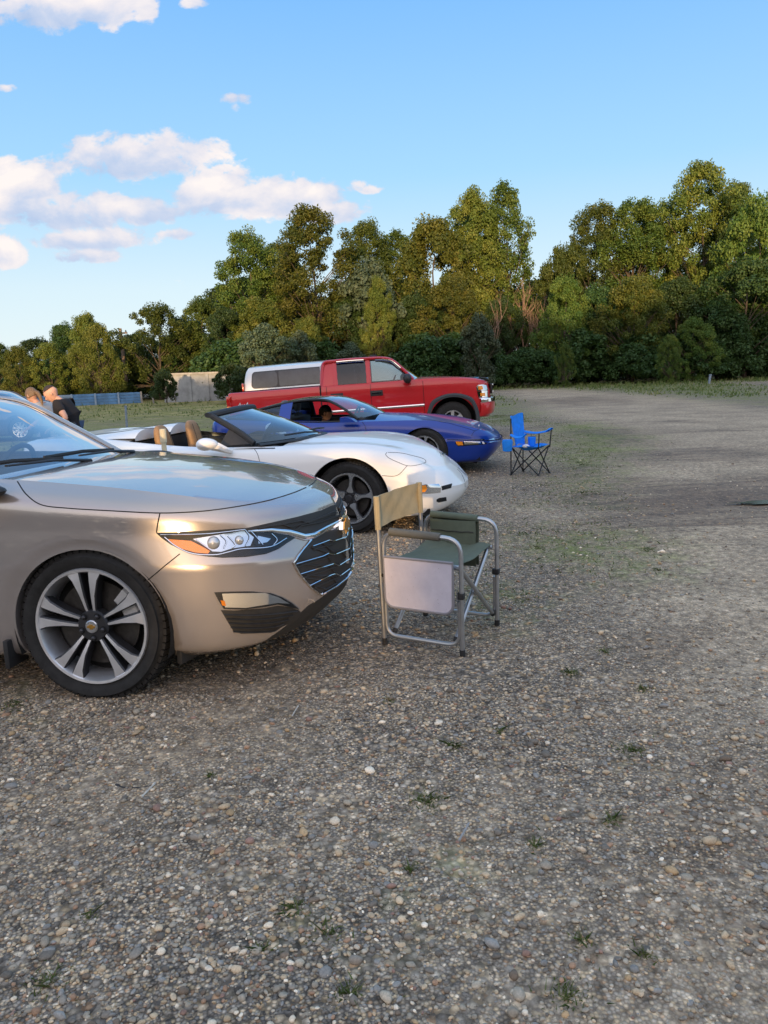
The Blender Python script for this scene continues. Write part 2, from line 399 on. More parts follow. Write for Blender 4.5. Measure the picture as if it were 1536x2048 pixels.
E_COT = [(.0, .05), (.2, .13), (.4, .24), (.6, .27), (.8, .21), (.93, .13), (1, .04)]
E_TALL = [(.0, .04), (.2, .12), (.45, .17), (.7, .18), (.88, .13), (1, .05)]
E_ROUND = [(.0, .2), (.15, .32), (.4, .40), (.65, .38), (.85, .26), (1, .08)]
E_WIL = [(.0, .22), (.15, .30), (.45, .36), (.7, .32), (.9, .18), (1, .05)]
E_BUSH = [(.0, .45), (.2, .55), (.5, .52), (.8, .36), (1, .12)]
PROTO = {
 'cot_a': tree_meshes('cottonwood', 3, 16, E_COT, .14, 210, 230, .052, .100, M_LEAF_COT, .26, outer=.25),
 'cot_b': tree_meshes('cottonwood', 8, 16, E_COT, .10, 220, 230, .050, .100, M_LEAF_SUNLIT, .26, outer=.2),
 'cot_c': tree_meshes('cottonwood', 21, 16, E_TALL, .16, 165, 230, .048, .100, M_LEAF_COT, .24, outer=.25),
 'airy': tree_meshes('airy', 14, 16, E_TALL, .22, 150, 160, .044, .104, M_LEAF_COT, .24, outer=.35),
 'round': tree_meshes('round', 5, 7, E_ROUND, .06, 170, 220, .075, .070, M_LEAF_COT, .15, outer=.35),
 'roundg': tree_meshes('roundg', 6, 7, E_ROUND, .08, 170, 210, .075, .070, M_LEAF_SUNLIT, .15, outer=.35),
 'willow': tree_meshes('willow', 7, 9, E_WIL, .05, 160, 170, .07, .125, M_LEAF_SUNLIT, .22, droop=.7, up=.2, outer=.35),
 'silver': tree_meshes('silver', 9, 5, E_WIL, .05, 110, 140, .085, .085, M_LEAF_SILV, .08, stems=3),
 'bush': tree_meshes('bush', 10, 3, E_BUSH, .1, 80, 150, .13, .085, M_LEAF_SHADED, .05, stems=4, outer=.3),
 'dark': tree_meshes('dark', 12, 10, E_WIL, .03, 160, 190, .075, .112, M_LEAF_SHADED, .18, outer=.35),
}
DEAD = [dead_meshes('dead_a', 2, 7), dead_meshes('dead_b', 4, 7)]
def plant(kind, x, y, H, label=None, wide=1.0, rz=None, name='tree', cat='tree', group=None, z=0):
    mt, mc, h0 = PROTO[kind]; s = H / h0
    o = empty(name, (x, y, z), (0, 0, random.random() * 6.28 if rz is None else rz)); o.scale = (s * wide, s * wide, s)
    link(bpy.data.objects.new('trunk', mt), o); link(bpy.data.objects.new('crown', mc), o)
    tag(o, label, cat, group); return o
def plant_px(kind, px, top, Y, label=None, **k):
    """stands on the ground at distance Y, as tall as the photograph shows it"""
    p = depth_at(px, top, Y); return plant(kind, p.x, p.y, p.z, label, **k)
G_T = 'trees of the treeline behind the lot'
def T(kind, px, top, Y, label, **k):
    k.setdefault('group', G_T); return plant_px(kind, px, top, Y, label, **k)
# tall back row, from the left
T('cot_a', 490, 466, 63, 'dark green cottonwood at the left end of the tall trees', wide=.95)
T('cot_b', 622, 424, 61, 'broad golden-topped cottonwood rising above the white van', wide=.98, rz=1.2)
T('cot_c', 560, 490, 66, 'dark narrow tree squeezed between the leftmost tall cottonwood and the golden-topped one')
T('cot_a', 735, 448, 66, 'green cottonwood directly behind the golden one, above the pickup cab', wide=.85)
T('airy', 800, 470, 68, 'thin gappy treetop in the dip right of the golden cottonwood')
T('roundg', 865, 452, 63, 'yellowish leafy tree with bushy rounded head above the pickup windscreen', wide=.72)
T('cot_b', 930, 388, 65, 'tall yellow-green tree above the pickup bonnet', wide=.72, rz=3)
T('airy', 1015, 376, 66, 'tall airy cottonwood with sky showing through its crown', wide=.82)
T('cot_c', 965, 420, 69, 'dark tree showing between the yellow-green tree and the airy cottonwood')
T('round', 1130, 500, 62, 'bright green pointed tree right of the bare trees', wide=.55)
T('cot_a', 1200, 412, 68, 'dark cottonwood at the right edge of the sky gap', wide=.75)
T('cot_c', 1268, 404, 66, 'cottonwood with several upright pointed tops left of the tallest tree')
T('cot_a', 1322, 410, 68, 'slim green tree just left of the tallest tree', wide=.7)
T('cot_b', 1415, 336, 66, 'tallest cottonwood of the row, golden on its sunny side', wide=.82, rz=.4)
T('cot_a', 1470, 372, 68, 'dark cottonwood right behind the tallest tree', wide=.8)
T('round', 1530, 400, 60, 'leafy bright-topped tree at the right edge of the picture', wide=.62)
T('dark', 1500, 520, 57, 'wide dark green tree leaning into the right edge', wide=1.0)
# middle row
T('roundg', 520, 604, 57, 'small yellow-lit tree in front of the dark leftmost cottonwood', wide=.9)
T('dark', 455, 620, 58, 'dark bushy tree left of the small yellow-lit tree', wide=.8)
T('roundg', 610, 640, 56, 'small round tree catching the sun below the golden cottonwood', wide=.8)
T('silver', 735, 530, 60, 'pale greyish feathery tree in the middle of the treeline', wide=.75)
T('cot_b', 752, 560, 57, 'slender golden-lit sapling in front of the pale feathery tree', wide=.6)
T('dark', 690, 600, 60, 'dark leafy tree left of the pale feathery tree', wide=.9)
T('dark', 830, 590, 60, 'dark leafy tree right of the golden-lit sapling', wide=.8)
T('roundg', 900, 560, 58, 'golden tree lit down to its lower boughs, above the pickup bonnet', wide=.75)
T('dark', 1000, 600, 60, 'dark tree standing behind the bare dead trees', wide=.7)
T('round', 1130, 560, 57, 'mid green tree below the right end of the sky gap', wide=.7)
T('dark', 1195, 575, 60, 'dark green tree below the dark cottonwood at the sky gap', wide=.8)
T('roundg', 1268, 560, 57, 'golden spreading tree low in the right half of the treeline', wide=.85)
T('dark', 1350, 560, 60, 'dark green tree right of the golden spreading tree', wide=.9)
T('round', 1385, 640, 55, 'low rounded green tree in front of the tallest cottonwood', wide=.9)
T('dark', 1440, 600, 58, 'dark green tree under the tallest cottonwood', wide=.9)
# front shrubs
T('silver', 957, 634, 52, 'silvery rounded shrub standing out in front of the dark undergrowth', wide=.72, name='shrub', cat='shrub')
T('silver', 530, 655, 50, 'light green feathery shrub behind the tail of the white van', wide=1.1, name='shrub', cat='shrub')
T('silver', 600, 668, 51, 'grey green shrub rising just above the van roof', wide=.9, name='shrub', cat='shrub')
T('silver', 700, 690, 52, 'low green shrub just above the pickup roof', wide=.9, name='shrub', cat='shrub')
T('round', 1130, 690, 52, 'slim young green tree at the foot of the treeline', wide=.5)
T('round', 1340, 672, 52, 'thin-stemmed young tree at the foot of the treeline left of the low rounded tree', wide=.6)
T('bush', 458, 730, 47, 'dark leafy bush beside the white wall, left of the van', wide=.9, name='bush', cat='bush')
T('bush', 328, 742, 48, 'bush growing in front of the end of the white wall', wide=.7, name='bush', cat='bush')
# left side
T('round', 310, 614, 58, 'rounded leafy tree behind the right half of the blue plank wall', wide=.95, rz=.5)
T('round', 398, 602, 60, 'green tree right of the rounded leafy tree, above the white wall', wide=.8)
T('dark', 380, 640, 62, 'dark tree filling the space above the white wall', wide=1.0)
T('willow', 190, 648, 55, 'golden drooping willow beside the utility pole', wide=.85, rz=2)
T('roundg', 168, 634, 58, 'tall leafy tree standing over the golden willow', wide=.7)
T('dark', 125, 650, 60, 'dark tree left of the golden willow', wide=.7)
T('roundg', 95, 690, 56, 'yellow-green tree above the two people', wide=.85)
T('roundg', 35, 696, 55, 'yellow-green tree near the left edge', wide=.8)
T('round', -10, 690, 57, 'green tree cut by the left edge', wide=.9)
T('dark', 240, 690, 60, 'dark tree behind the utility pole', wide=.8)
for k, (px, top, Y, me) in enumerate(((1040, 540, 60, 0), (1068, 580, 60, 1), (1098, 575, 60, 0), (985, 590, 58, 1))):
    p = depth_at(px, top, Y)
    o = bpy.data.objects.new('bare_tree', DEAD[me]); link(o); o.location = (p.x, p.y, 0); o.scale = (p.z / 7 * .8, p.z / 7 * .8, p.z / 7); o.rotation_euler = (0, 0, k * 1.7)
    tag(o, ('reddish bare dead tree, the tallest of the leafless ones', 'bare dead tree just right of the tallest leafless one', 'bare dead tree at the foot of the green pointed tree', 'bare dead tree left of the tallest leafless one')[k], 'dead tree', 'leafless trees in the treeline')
# undergrowth along the foot of the trees, and the wood behind, both read as one mass
def merge_stuff(name, items, label, cat, filt=None):
    """many plant copies as one mesh"""
    Vs = []; T_ = []; n = 0; mats = []; MI = []
    for kind, x, y, H, wd in items:
        me = PROTO[kind][1]; h0 = PROTO[kind][2]; s = H / h0
        co = np.empty(len(me.vertices) * 3, np.float32); me.vertices.foreach_get('co', co); co = co.reshape(-1, 4, 3)
        keep = rng.random(len(co)) < .6; co = co[keep]
        a = rng.random() * 6.28; c, s2 = math.cos(a), math.sin(a)
        X = co[..., 0] * c - co[..., 1] * s2; Yv = co[..., 0] * s2 + co[..., 1] * c
        Vs.append(np.stack([X * s * wd + x, Yv * s * wd + y, co[..., 2] * s], -1).reshape(-1, 3))
        t = np.empty(len(me.vertices), np.float32); me.attributes['tone'].data.foreach_get('value', t); T_.append(t.reshape(-1, 4)[keep].reshape(-1) * .8)
        m = me.materials[0]
        if m not in mats: mats.append(m)
        MI.append(np.full(len(co), mats.index(m), np.int32))
    V = np.concatenate(Vs); TT = np.concatenate(T_); MM = np.concatenate(MI)
    if filt is not None:
        kp = filt(V.reshape(-1, 4, 3)); V = V.reshape(-1, 4, 3)[kp].reshape(-1, 3); TT = TT.reshape(-1, 4)[kp].reshape(-1); MM = MM[kp]
    N = len(V) // 4
    me = bpy.data.meshes.new(name); me.vertices.add(N * 4); me.vertices.foreach_set('co', V.reshape(-1).astype(np.float32))
    me.loops.add(N * 4); me.loops.foreach_set('vertex_index', np.arange(N * 4, dtype=np.int32)); me.polygons.add(N)
    me.polygons.foreach_set('loop_start', np.arange(0, N * 4, 4, dtype=np.int32)); me.polygons.foreach_set('loop_total', np.full(N, 4, np.int32)); me.update(calc_edges=True)
    for m in mats: me.materials.append(m)
    me.polygons.foreach_set('material_index', MM)
    me.attributes.new('tone', 'FLOAT', 'POINT').data.foreach_set('value', TT)
    o = link(bpy.data.objects.new(name, me)); tag(o, label, cat, None, 'stuff'); return o
it = []
for k in range(46):
    x = -12 + 56 * k / 45 + rng.normal() * .4
    it.append(('bush', x, 54.5 + rng.random() * 2.5 + .12 * max(0, x - 8) * .6, 2.2 + 1.9 * rng.random(), 1.1))
for k in range(26):
    x = -38 + 26 * k / 25; it.append(('bush', x, 60 + rng.random() * 4, 2.0 + 1.4 * rng.random(), 1.1))
merge_stuff('undergrowth', it, 'dark tangled undergrowth along the foot of the treeline', 'undergrowth')
it = []
for k in range(34):
    x = -14 + 62 * k / 33
    it.append(('dark', x, 71 + rng.random() * 5, 7.5 + 3.0 * rng.random(), 1.2))
for k in range(14):
    x = -48 + 34 * k / 13; it.append(('dark', x, 66 + rng.random() * 5, 4.0 + 1.6 * rng.random(), 1.2))
for k in range(16): it.append(('round' if k % 2 else 'dark', -50 - 4.5 * k, 62 - 1.2 * k + rng.random() * 4, 5.0 + 2.0 * rng.random(), 1.2))
for k in range(10): it.append(('dark', 50 + 5 * k, 68 - 2 * k + rng.random() * 4, 12 + 3 * rng.random(), 1.1))
merge_stuff('background_wood', it, 'dense dark wood filling in behind the treeline', 'wood')
# unseen trees placed behind the photographer to shade the lot; openings cut to aim sun
def merge_filter(V4):
    """keep leaves that do not stand in one of the openings (openings given where the sunbeam crosses y = -35)"""
    c = V4.mean(1); t = (-35 - c[:, 1]) / sun_dir.y; px_ = c[:, 0] + sun_dir.x * t; pz_ = c[:, 2] + sun_dir.z * t
    out = np.ones(len(c), bool)
    for x0, x1, z0, z1, keepf in SUN_GAPS:
        k = (px_ > x0) & (px_ < x1) & (pz_ > z0) & (pz_ < z1); out &= ~(k & (rng.random(len(c)) > keepf))
    return out
SUN_GAPS = [(-4.95, -3.72, 3.74, 4.84, .02), (-7.2, -5.45, 4.66, 5.34, .03), (-10.4, -8.5, 5.35, 6.6, .02)]
it = []
for k in range(16): it.append(('cot_a' if k % 2 else 'cot_b', -1.2 + 3.2 * k + rng.normal() * .5, -36 - rng.random() * 5, 13.8 + 2.4 * rng.random(), 1.15))
for k in range(14): it.append(('dark', 0.5 + 3.6 * k, -34 - rng.random() * 3, 10 + 2 * rng.random(), 1.2))
for k in range(7): it.append(('cot_a' if k % 2 else 'cot_b', -2 - 1.9 * k, -38 - rng.random() * 3, 12.2 + 1.5 * rng.random(), 1.1))
for k in range(9): it.append(('dark', -1.5 - 1.5 * k, -34.5 - rng.random() * 2, 9.5 + 1.5 * rng.random(), 1.15))
for k in range(16): it.append(('dark', -14.5 - 3.3 * k, -36 - rng.random() * 4, 8.6 + 1.6 * rng.random(), 1.2))
for k in range(14): it.append(('bush', 4.0 - 1.5 * k, -33.5 - rng.random() * 2, 4.2 + .8 * rng.random(), .95))
merge_stuff('shading_wood_behind', it, 'unseen line of trees behind the viewer, placed to shade the lot', 'wood', merge_filter)
# ------------------------------------------------------------------ the lot: gravel, dirt track, grass, puddle
def poly_mask(X, Y, pts, soft):
    """1 inside the polygon, falling to 0 over the distance soft outside it"""
    pts = np.array(pts); inside = np.zeros(X.shape, bool); dmin = np.full(X.shape, 1e9)
    for (x0, y0), (x1, y1) in zip(pts, np.roll(pts, -1, 0)):
        c = ((y0 > Y) != (y1 > Y)); xi = (x1 - x0) * (Y - y0) / ((y1 - y0) if abs(y1 - y0) > 1e-9 else 1e-9) + x0
        inside ^= c & (X < xi)
        dx, dy = x1 - x0, y1 - y0; t = np.clip(((X - x0) * dx + (Y - y0) * dy) / (dx * dx + dy * dy), 0, 1)
        dmin = np.minimum(dmin, np.hypot(X - x0 - t * dx, Y - y0 - t * dy))
    return np.where(inside, np.clip(.5 + dmin / soft * .5, 0, 1), np.clip(.5 - dmin / soft * .5, 0, 1))
def G(*px): return [tuple(ground_at(a, b)[:2]) for a, b in px]
Z_GRASS = [
 (G((1095, 773), (1250, 765), (1400, 766), (1560, 771), (1590, 815), (1400, 797), (1250, 785), (1120, 778)), 3.0, 1.0),
 (G((960, 788), (1005, 789), (1085, 812), (1120, 840), (1030, 850), (940, 850), (900, 830)), 1.4, .75),
 (G((1090, 845), (1180, 842), (1290, 870), (1290, 905), (1240, 930), (1200, 1010), (1120, 1000), (1100, 960)), 1.0, 1.0),
 (G((980, 1055), (1200, 1040), (1340, 1080), (1360, 1150), (1200, 1170), (1010, 1140)), .6, .74),
 (G((900, 1170), (1060, 1170), (1130, 1220), (1010, 1250)), .5, .8),
 (G((760, 1690), (900, 1660), (980, 1760), (900, 1880), (700, 1900), (560, 1860), (560, 1790)), .3, .42),
 (G((1180, 1440), (1320, 1440), (1330, 1560), (1200, 1560)), .3, .40),
 ([(-60, 48), (-60, 16), (-9, 15), (-4, 24), (-2, 34), (0, 52)], 3, .95),
 ([(-60, 52), (60, 48), (70, 62), (60, 75), (-60, 60)], 2.5, .8),
 (G((0, 1370), (60, 1370), (60, 1440), (0, 1450)), .25, .4),
]
Z_DIRT = [
 (G((1330, 2100), (1420, 1700), (1440, 1500), (1300, 1250), (1120, 1000), (1150, 900), (1040, 800), (1010, 780), (1130, 778), (1420, 800), (1700, 840), (2200, 1100), (2200, 1900)), .9, 1.0),
 ([(-70, 27), (-9, 24), (-4, 27), (0, 32), (-8, 33), (-70, 37)], 2.0, .9),
 ([(12, 70), (24, 61), (40, 60), (70, 58), (70, 68), (40, 70)], 2, 1),
 (G((380, 1400), (560, 1350), (640, 1400), (520, 1520), (380, 1600), (100, 1720), (60, 1650)), .35, .8),
 (G((880, 1650), (1000, 1560), (1130, 1560), (1100, 1660)), .3, .65),
 (G((0, 1560), (200, 1520), (230, 1640), (0, 1700)), .25, .6),
 (G((380, 1640), (640, 1600), (700, 1740), (420, 1780)), .25, .5),
]
Z_WET = [
 (G((1010, 800), (1180, 792), (1300, 800), (1180, 812), (1040, 812)), 1.2, .7), (G((1230, 905), (1420, 890), (1560, 900), (1500, 925), (1300, 930)), .8, .8), (G((1110, 930), (1230, 925), (1210, 960), (1120, 970)), .6, .6),
 (G((1180, 1005), (1280, 960), (1420, 965), (1700, 940), (1800, 1040), (1500, 1035), (1300, 1060)), .8, 1.25),
 (G((1090, 860), (1300, 850), (1350, 900), (1220, 890)), .8, .6),
 (G((1330, 1600), (1450, 1500), (1470, 1750), (1400, 1800)), .3, .8),
 (G((1240, 1280), (1420, 1260), (1400, 1330), (1300, 1330)), .3, .9),
 (G((950, 850), (1000, 870), (1000, 930), (960, 1000), (900, 1000)), .6, .4),
]
def masks(X, Y):
    out = []
    for Z in (Z_GRASS, Z_DIRT, Z_WET):
        m = np.zeros(X.shape)
        for pts, soft, k in Z: m = np.maximum(m, k * poly_mask(X, Y, pts, soft))
        out.append(m)
    return out
def axis_pts(fine, hi, far, step):
    a = list(np.arange(0, fine, step)); s = step
    while a[-1] < far: s *= 1.13; a.append(a[-1] + min(s, hi))
    return np.array(a)
_x = axis_pts(4.5, 60, 420, .06); xs = np.concatenate([-_x[:0:-1], _x])
_y = axis_pts(11, 60, 600, .06); ys = np.concatenate([-axis_pts(.3, 20, 90, .3)[:0:-1], _y])
GX, GY = np.meshgrid(xs, ys, indexing='ij')
mg, md, mw = masks(GX, GY)
def gz_raw(X, Y):
    n = .012 * np.sin(1.9 * X + 1.3 * np.sin(.9 * Y)) * np.sin(1.6 * Y + .8) + .006 * np.sin(5.1 * X + 2.2 * Y) + .005 * np.sin(4.3 * Y - 3.1 * X + 1)
    k = np.clip((Y - 12.5) / 3.5, 0, 1); k = k * k * (3 - 2 * k)
    # the lot's low parking ramp: the ground falls away to the left behind the second row
    return n * np.clip(1.2 - np.hypot(X, Y) / 40, 0, 1) - .04 * np.clip(1.5 - X, 0, 5) * k * np.clip((60 - Y) / 20, 0, 1)
PUD = ground_at(1500, 1004); PUDX, PUDY = PUD.x, PUD.y
def gz(X, Y):
    d = ((X - PUDX - .35) / 1.3) ** 2 + ((Y - PUDY) / .55) ** 2
    return gz_raw(X, Y) - .035 * np.exp(-d)
GZ = gz(GX, GY)
mb = MB(); mb.grid(np.stack([GX, GY, GZ], -1))
m, nt, b = new_mat('gravel_ground')
tc = nd(nt, 'ShaderNodeTexCoord').outputs['Object']
def att(nt, n): return nd(nt, 'ShaderNodeAttribute', attribute_name=n).outputs['Fac']
ag, ad, aw, af = att(nt, 'grass'), att(nt, 'dirt'), att(nt, 'wet'), att(nt, 'field')
big = noise(nt, tc, .7, 7, .62); mid = noise(nt, tc, 5.5, 6, .65); fine = noise(nt, tc, 60, 4, .65)
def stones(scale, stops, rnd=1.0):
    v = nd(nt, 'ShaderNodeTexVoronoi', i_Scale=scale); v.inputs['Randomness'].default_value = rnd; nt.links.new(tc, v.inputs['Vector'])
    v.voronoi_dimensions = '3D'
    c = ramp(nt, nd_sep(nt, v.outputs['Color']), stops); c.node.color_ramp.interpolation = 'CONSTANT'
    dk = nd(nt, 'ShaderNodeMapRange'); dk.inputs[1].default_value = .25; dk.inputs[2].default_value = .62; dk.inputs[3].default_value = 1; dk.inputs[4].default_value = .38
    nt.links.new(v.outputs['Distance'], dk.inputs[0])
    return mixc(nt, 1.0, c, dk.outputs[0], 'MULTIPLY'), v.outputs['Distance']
ST = [(0, (.16, .157, .16)), (.14, (.34, .325, .30)), (.30, (.25, .24, .235)), (.44, (.46, .40, .31)), (.56, (.38, .375, .375)), (.68, (.21, .215, .23)), (.80, (.56, .50, .42)), (.90, (.36, .26, .19)), (.95, (.66, .62, .56))]
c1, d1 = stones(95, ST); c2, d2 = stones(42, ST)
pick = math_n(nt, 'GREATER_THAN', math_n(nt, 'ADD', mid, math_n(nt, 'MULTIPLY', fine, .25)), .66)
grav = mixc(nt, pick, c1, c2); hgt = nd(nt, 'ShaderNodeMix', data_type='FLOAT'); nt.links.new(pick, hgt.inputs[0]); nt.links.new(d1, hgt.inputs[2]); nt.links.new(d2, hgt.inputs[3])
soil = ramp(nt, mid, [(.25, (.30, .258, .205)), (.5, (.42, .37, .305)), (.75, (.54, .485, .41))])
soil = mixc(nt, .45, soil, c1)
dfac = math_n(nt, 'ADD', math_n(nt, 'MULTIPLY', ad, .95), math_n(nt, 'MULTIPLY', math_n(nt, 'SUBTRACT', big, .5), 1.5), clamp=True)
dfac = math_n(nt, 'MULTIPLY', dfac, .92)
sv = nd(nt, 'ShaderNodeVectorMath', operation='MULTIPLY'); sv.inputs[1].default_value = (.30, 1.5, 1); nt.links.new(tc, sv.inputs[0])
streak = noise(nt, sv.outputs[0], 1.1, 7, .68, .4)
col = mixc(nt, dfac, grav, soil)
# moss and flattened weeds
gfac = math_n(nt, 'ADD', ag, math_n(nt, 'MULTIPLY', math_n(nt, 'SUBTRACT', mid, .5), 2.6))
gfac = math_n(nt, 'ADD', gfac, math_n(nt, 'MULTIPLY', math_n(nt, 'SUBTRACT', big, .62), 2.0))
gfac = math_n(nt, 'MULTIPLY', math_n(nt, 'MULTIPLY', gfac, 1.1, clamp=True), math_n(nt, 'MULTIPLY', ag, 2.2, clamp=True))
gcol = ramp(nt, fine, [(.3, (.055, .080, .020)), (.5, (.105, .150, .038)), (.7, (.18, .21, .075))])
col = mixc(nt, math_n(nt, 'MULTIPLY', gfac, .85), col, gcol)
fl = math_n(nt, 'MULTIPLY', af, math_n(nt, 'MULTIPLY_ADD', math_n(nt, 'SUBTRACT', big, .5), 1.6, .85), clamp=True)
fcol = ramp(nt, noise(nt, tc, 1.3, 8, .7), [(.3, (.11, .135, .038)), (.5, (.19, .20, .075)), (.66, (.34, .30, .19))])
col = mixc(nt, math_n(nt, 'MULTIPLY', fl, math_n(nt, 'MULTIPLY_ADD', ad, -.75, 1.0, clamp=True)), col, fcol)
# general tone drift, damp patches
tone = ramp(nt, big, [(.3, (.74, .72, .69)), (.7, (1.08, 1.06, 1.02))])
col = mixc(nt, 1.0, col, tone, 'MULTIPLY')
gr1 = noise(nt, tc, 17, 5, .75)
col = mixc(nt, 1.0, col, ramp(nt, gr1, [(.30, (.42, .40, .37)), (.5, (.98, .97, .95)), (.66, (1.55, 1.52, 1.46))]), 'MULTIPLY')
wf = math_n(nt, 'ADD', math_n(nt, 'MULTIPLY', aw, .85), math_n(nt, 'MULTIPLY', math_n(nt, 'SUBTRACT', noise(nt, sv.outputs[0], 2.6, 8, .72, .5), .52), 3.2))
wf = math_n(nt, 'MULTIPLY', math_n(nt, 'MULTIPLY', wf, 1.1, clamp=True), math_n(nt, 'MULTIPLY', aw, 2, clamp=True))
wf = math_n(nt, 'MAXIMUM', wf, math_n(nt, 'MULTIPLY', math_n(nt, 'MULTIPLY', math_n(nt, 'SUBTRACT', streak, .53, clamp=True), 6.0, clamp=True), math_n(nt, 'MULTIPLY_ADD', ad, .75, .12)))
col = mixc(nt, wf, col, mixc(nt, 1.0, col, (.46, .39, .33), 'MULTIPLY'))
col = mixc(nt, 1.0, col, (1.46, 1.26, 1.04), 'MULTIPLY')
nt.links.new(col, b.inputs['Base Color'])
nt.links.new(math_n(nt, 'MULTIPLY_ADD', wf, -.35, .92), b.inputs['Roughness']); b.inputs['Specular IOR Level'].default_value = .25
bp = nd(nt, 'ShaderNodeBump', i_Strength=.55, i_Distance=.008); bp.invert = True
hh = math_n(nt, 'MULTIPLY', hgt.outputs[0], math_n(nt, 'SUBTRACT', 1.0, math_n(nt, 'MULTIPLY', dfac, .7)))
nt.links.new(math_n(nt, 'ADD', hh, math_n(nt, 'MULTIPLY', fine, -.4)), bp.inputs['Height']); nt.links.new(bp.outputs[0], b.inputs['Normal'])
go = mb.build('ground', m); tag(go, kind='structure')
for n_, a_ in (('grass', mg), ('dirt', md), ('wet', mw), ('field', poly_mask(GX, GY, [(-80, 60), (-80, 14), (-9, 15), (-5, 24), (-2, 34), (0, 60)], 3))):
    go.data.attributes.new(n_, 'FLOAT', 'POINT').data.foreach_set('value', a_.reshape(-1).astype(np.float32))

# ---- loose pebbles, real stones lying on the lot
def ico(sub):
    bm = bmesh.new(); bmesh.ops.create_icosphere(bm, subdivisions=sub, radius=1); bm.verts.ensure_lookup_table()
    v = np.array([q.co[:] for q in bm.verts]); f = np.array([[q.index for q in p.verts] for p in bm.faces], np.int32); bm.free(); return v, f
def pebbles(name, X, Y, S, sub, seed):
    g = np.random.default_rng(seed); v, f = ico(sub); N = len(X); nv, nf = len(v), len(f)
    sc = S[:, None] * np.stack([.75 + .6 * g.random(N), .6 + .45 * g.random(N), .34 + .34 * g.random(N)], 1)
    lump = 1 + .16 * g.normal(size=(N, nv)) * (1 if sub < 2 else .55)
    V = v[None] * lump[..., None] * sc[:, None, :]
    a = g.random(N) * 6.283; tl = g.normal(size=N) * .25
    ct, st = np.cos(tl)[:, None], np.sin(tl)[:, None]
    y = V[..., 1] * ct - V[..., 2] * st; z = V[..., 1] * st + V[..., 2] * ct; x = V[..., 0]
    c, s = np.cos(a)[:, None], np.sin(a)[:, None]
    P = np.stack([x * c - y * s + X[:, None], x * s + y * c + Y[:, None], z + (gz(X, Y) + sc[:, 2] * (.25 + .5 * g.random(N)))[:, None]], -1)
    pal = np.array([(.13, .125, .12), (.19, .18, .17), (.26, .245, .22), (.32, .30, .265), (.20, .21, .225), (.36, .30, .225), (.42, .36, .28), (.50, .46, .40), (.28, .19, .14), (.15, .125, .105), (.60, .57, .52), (.33, .25, .16), (.22, .15, .135)])
    pw = np.array([.11, .15, .15, .11, .10, .09, .07, .06, .04, .05, .02, .03, .02]); pw /= pw.sum()
    C = pal[g.choice(len(pal), N, p=pw)] * (1.0 + .5 * g.random((N, 1))) * np.array([1.30, 1.15, .96])
    me = bpy.data.meshes.new(name); me.vertices.add(N * nv); me.vertices.foreach_set('co', P.reshape(-1).astype(np.float32))
    F = (f[None] + (np.arange(N) * nv)[:, None, None]).reshape(-1).astype(np.int32)
    me.loops.add(len(F)); me.loops.foreach_set('vertex_index', F); me.polygons.add(N * nf)
    me.polygons.foreach_set('loop_start', np.arange(0, N * nf * 3, 3, dtype=np.int32)); me.polygons.foreach_set('loop_total', np.full(N * nf, 3, np.int32))
    me.update(calc_edges=True); me.polygons.foreach_set('use_smooth', np.ones(N * nf, bool))
    at = me.attributes.new('stone', 'FLOAT_COLOR', 'POINT'); at.data.foreach_set('color', np.repeat(np.concatenate([C, np.ones((N, 1))], 1), nv, 0).reshape(-1).astype(np.float32))
    return me
pm, nt, b = new_mat('pebble_stone')
pc = nd(nt, 'ShaderNodeAttribute', attribute_name='stone').outputs['Color']; tc = nd(nt, 'ShaderNodeTexCoord').outputs['Object']
f = noise(nt, tc, 160, 4, .65); k = ramp(nt, f, [(.3, (.72, .72, .72)), (.7, (1.15, 1.13, 1.1))])
nt.links.new(mixc(nt, 1.0, pc, k, 'MULTIPLY'), b.inputs['Base Color']); b.inputs['Roughness'].default_value = .8; b.inputs['Specular IOR Level'].default_value = .3
def scatter(n, y0, y1, seed):
    g = np.random.default_rng(seed)
    Y = np.sqrt(y0 * y0 + g.random(n) * (y1 * y1 - y0 * y0)); X = (g.random(n) * 2 - 1) * (Y * .58 + .25)
    _, d, _ = masks(X, Y); clump = .55 + .45 * np.sin(2.3 * X + 1.7 * np.sin(1.9 * Y)) * np.sin(2.7 * Y + .6 + np.sin(2.1 * X))
    keep = g.random(n) < np.clip((1 - .86 * d) * (.30 + .75 * clump), .03, 1)
    return X[keep], Y[keep], g
X, Y, g = scatter(30000, 1.25, 3.4, 1); S = .0034 + .0024 * g.exponential(1.0, len(X)); S = np.clip(S, .003, .020)
near = pebbles('gravel', X, Y, S, 2, 2)
X2, Y2, g = scatter(120000, 3.2, 15, 3); kp = g.random(len(X2)) < np.clip((15 - Y2) / 8.5, 0, 1) ** 1.3 * np.clip(9 / Y2, 0, 1); X2 = X2[kp]; Y2 = Y2[kp]; S = np.clip(.0045 + .0030 * g.exponential(1.0, len(X2)), .004, .021)
far = pebbles('gravel_far', X2, Y2, S, 1, 4)
bm = bmesh.new(); bm.from_mesh(near); bm.from_mesh(far); bm.to_mesh(near); bm.free()
near.materials.append(pm)
po = link(bpy.data.objects.new('gravel', near)); tag(po, 'loose rounded pebbles covering the gravel lot', 'gravel', None, 'stuff')

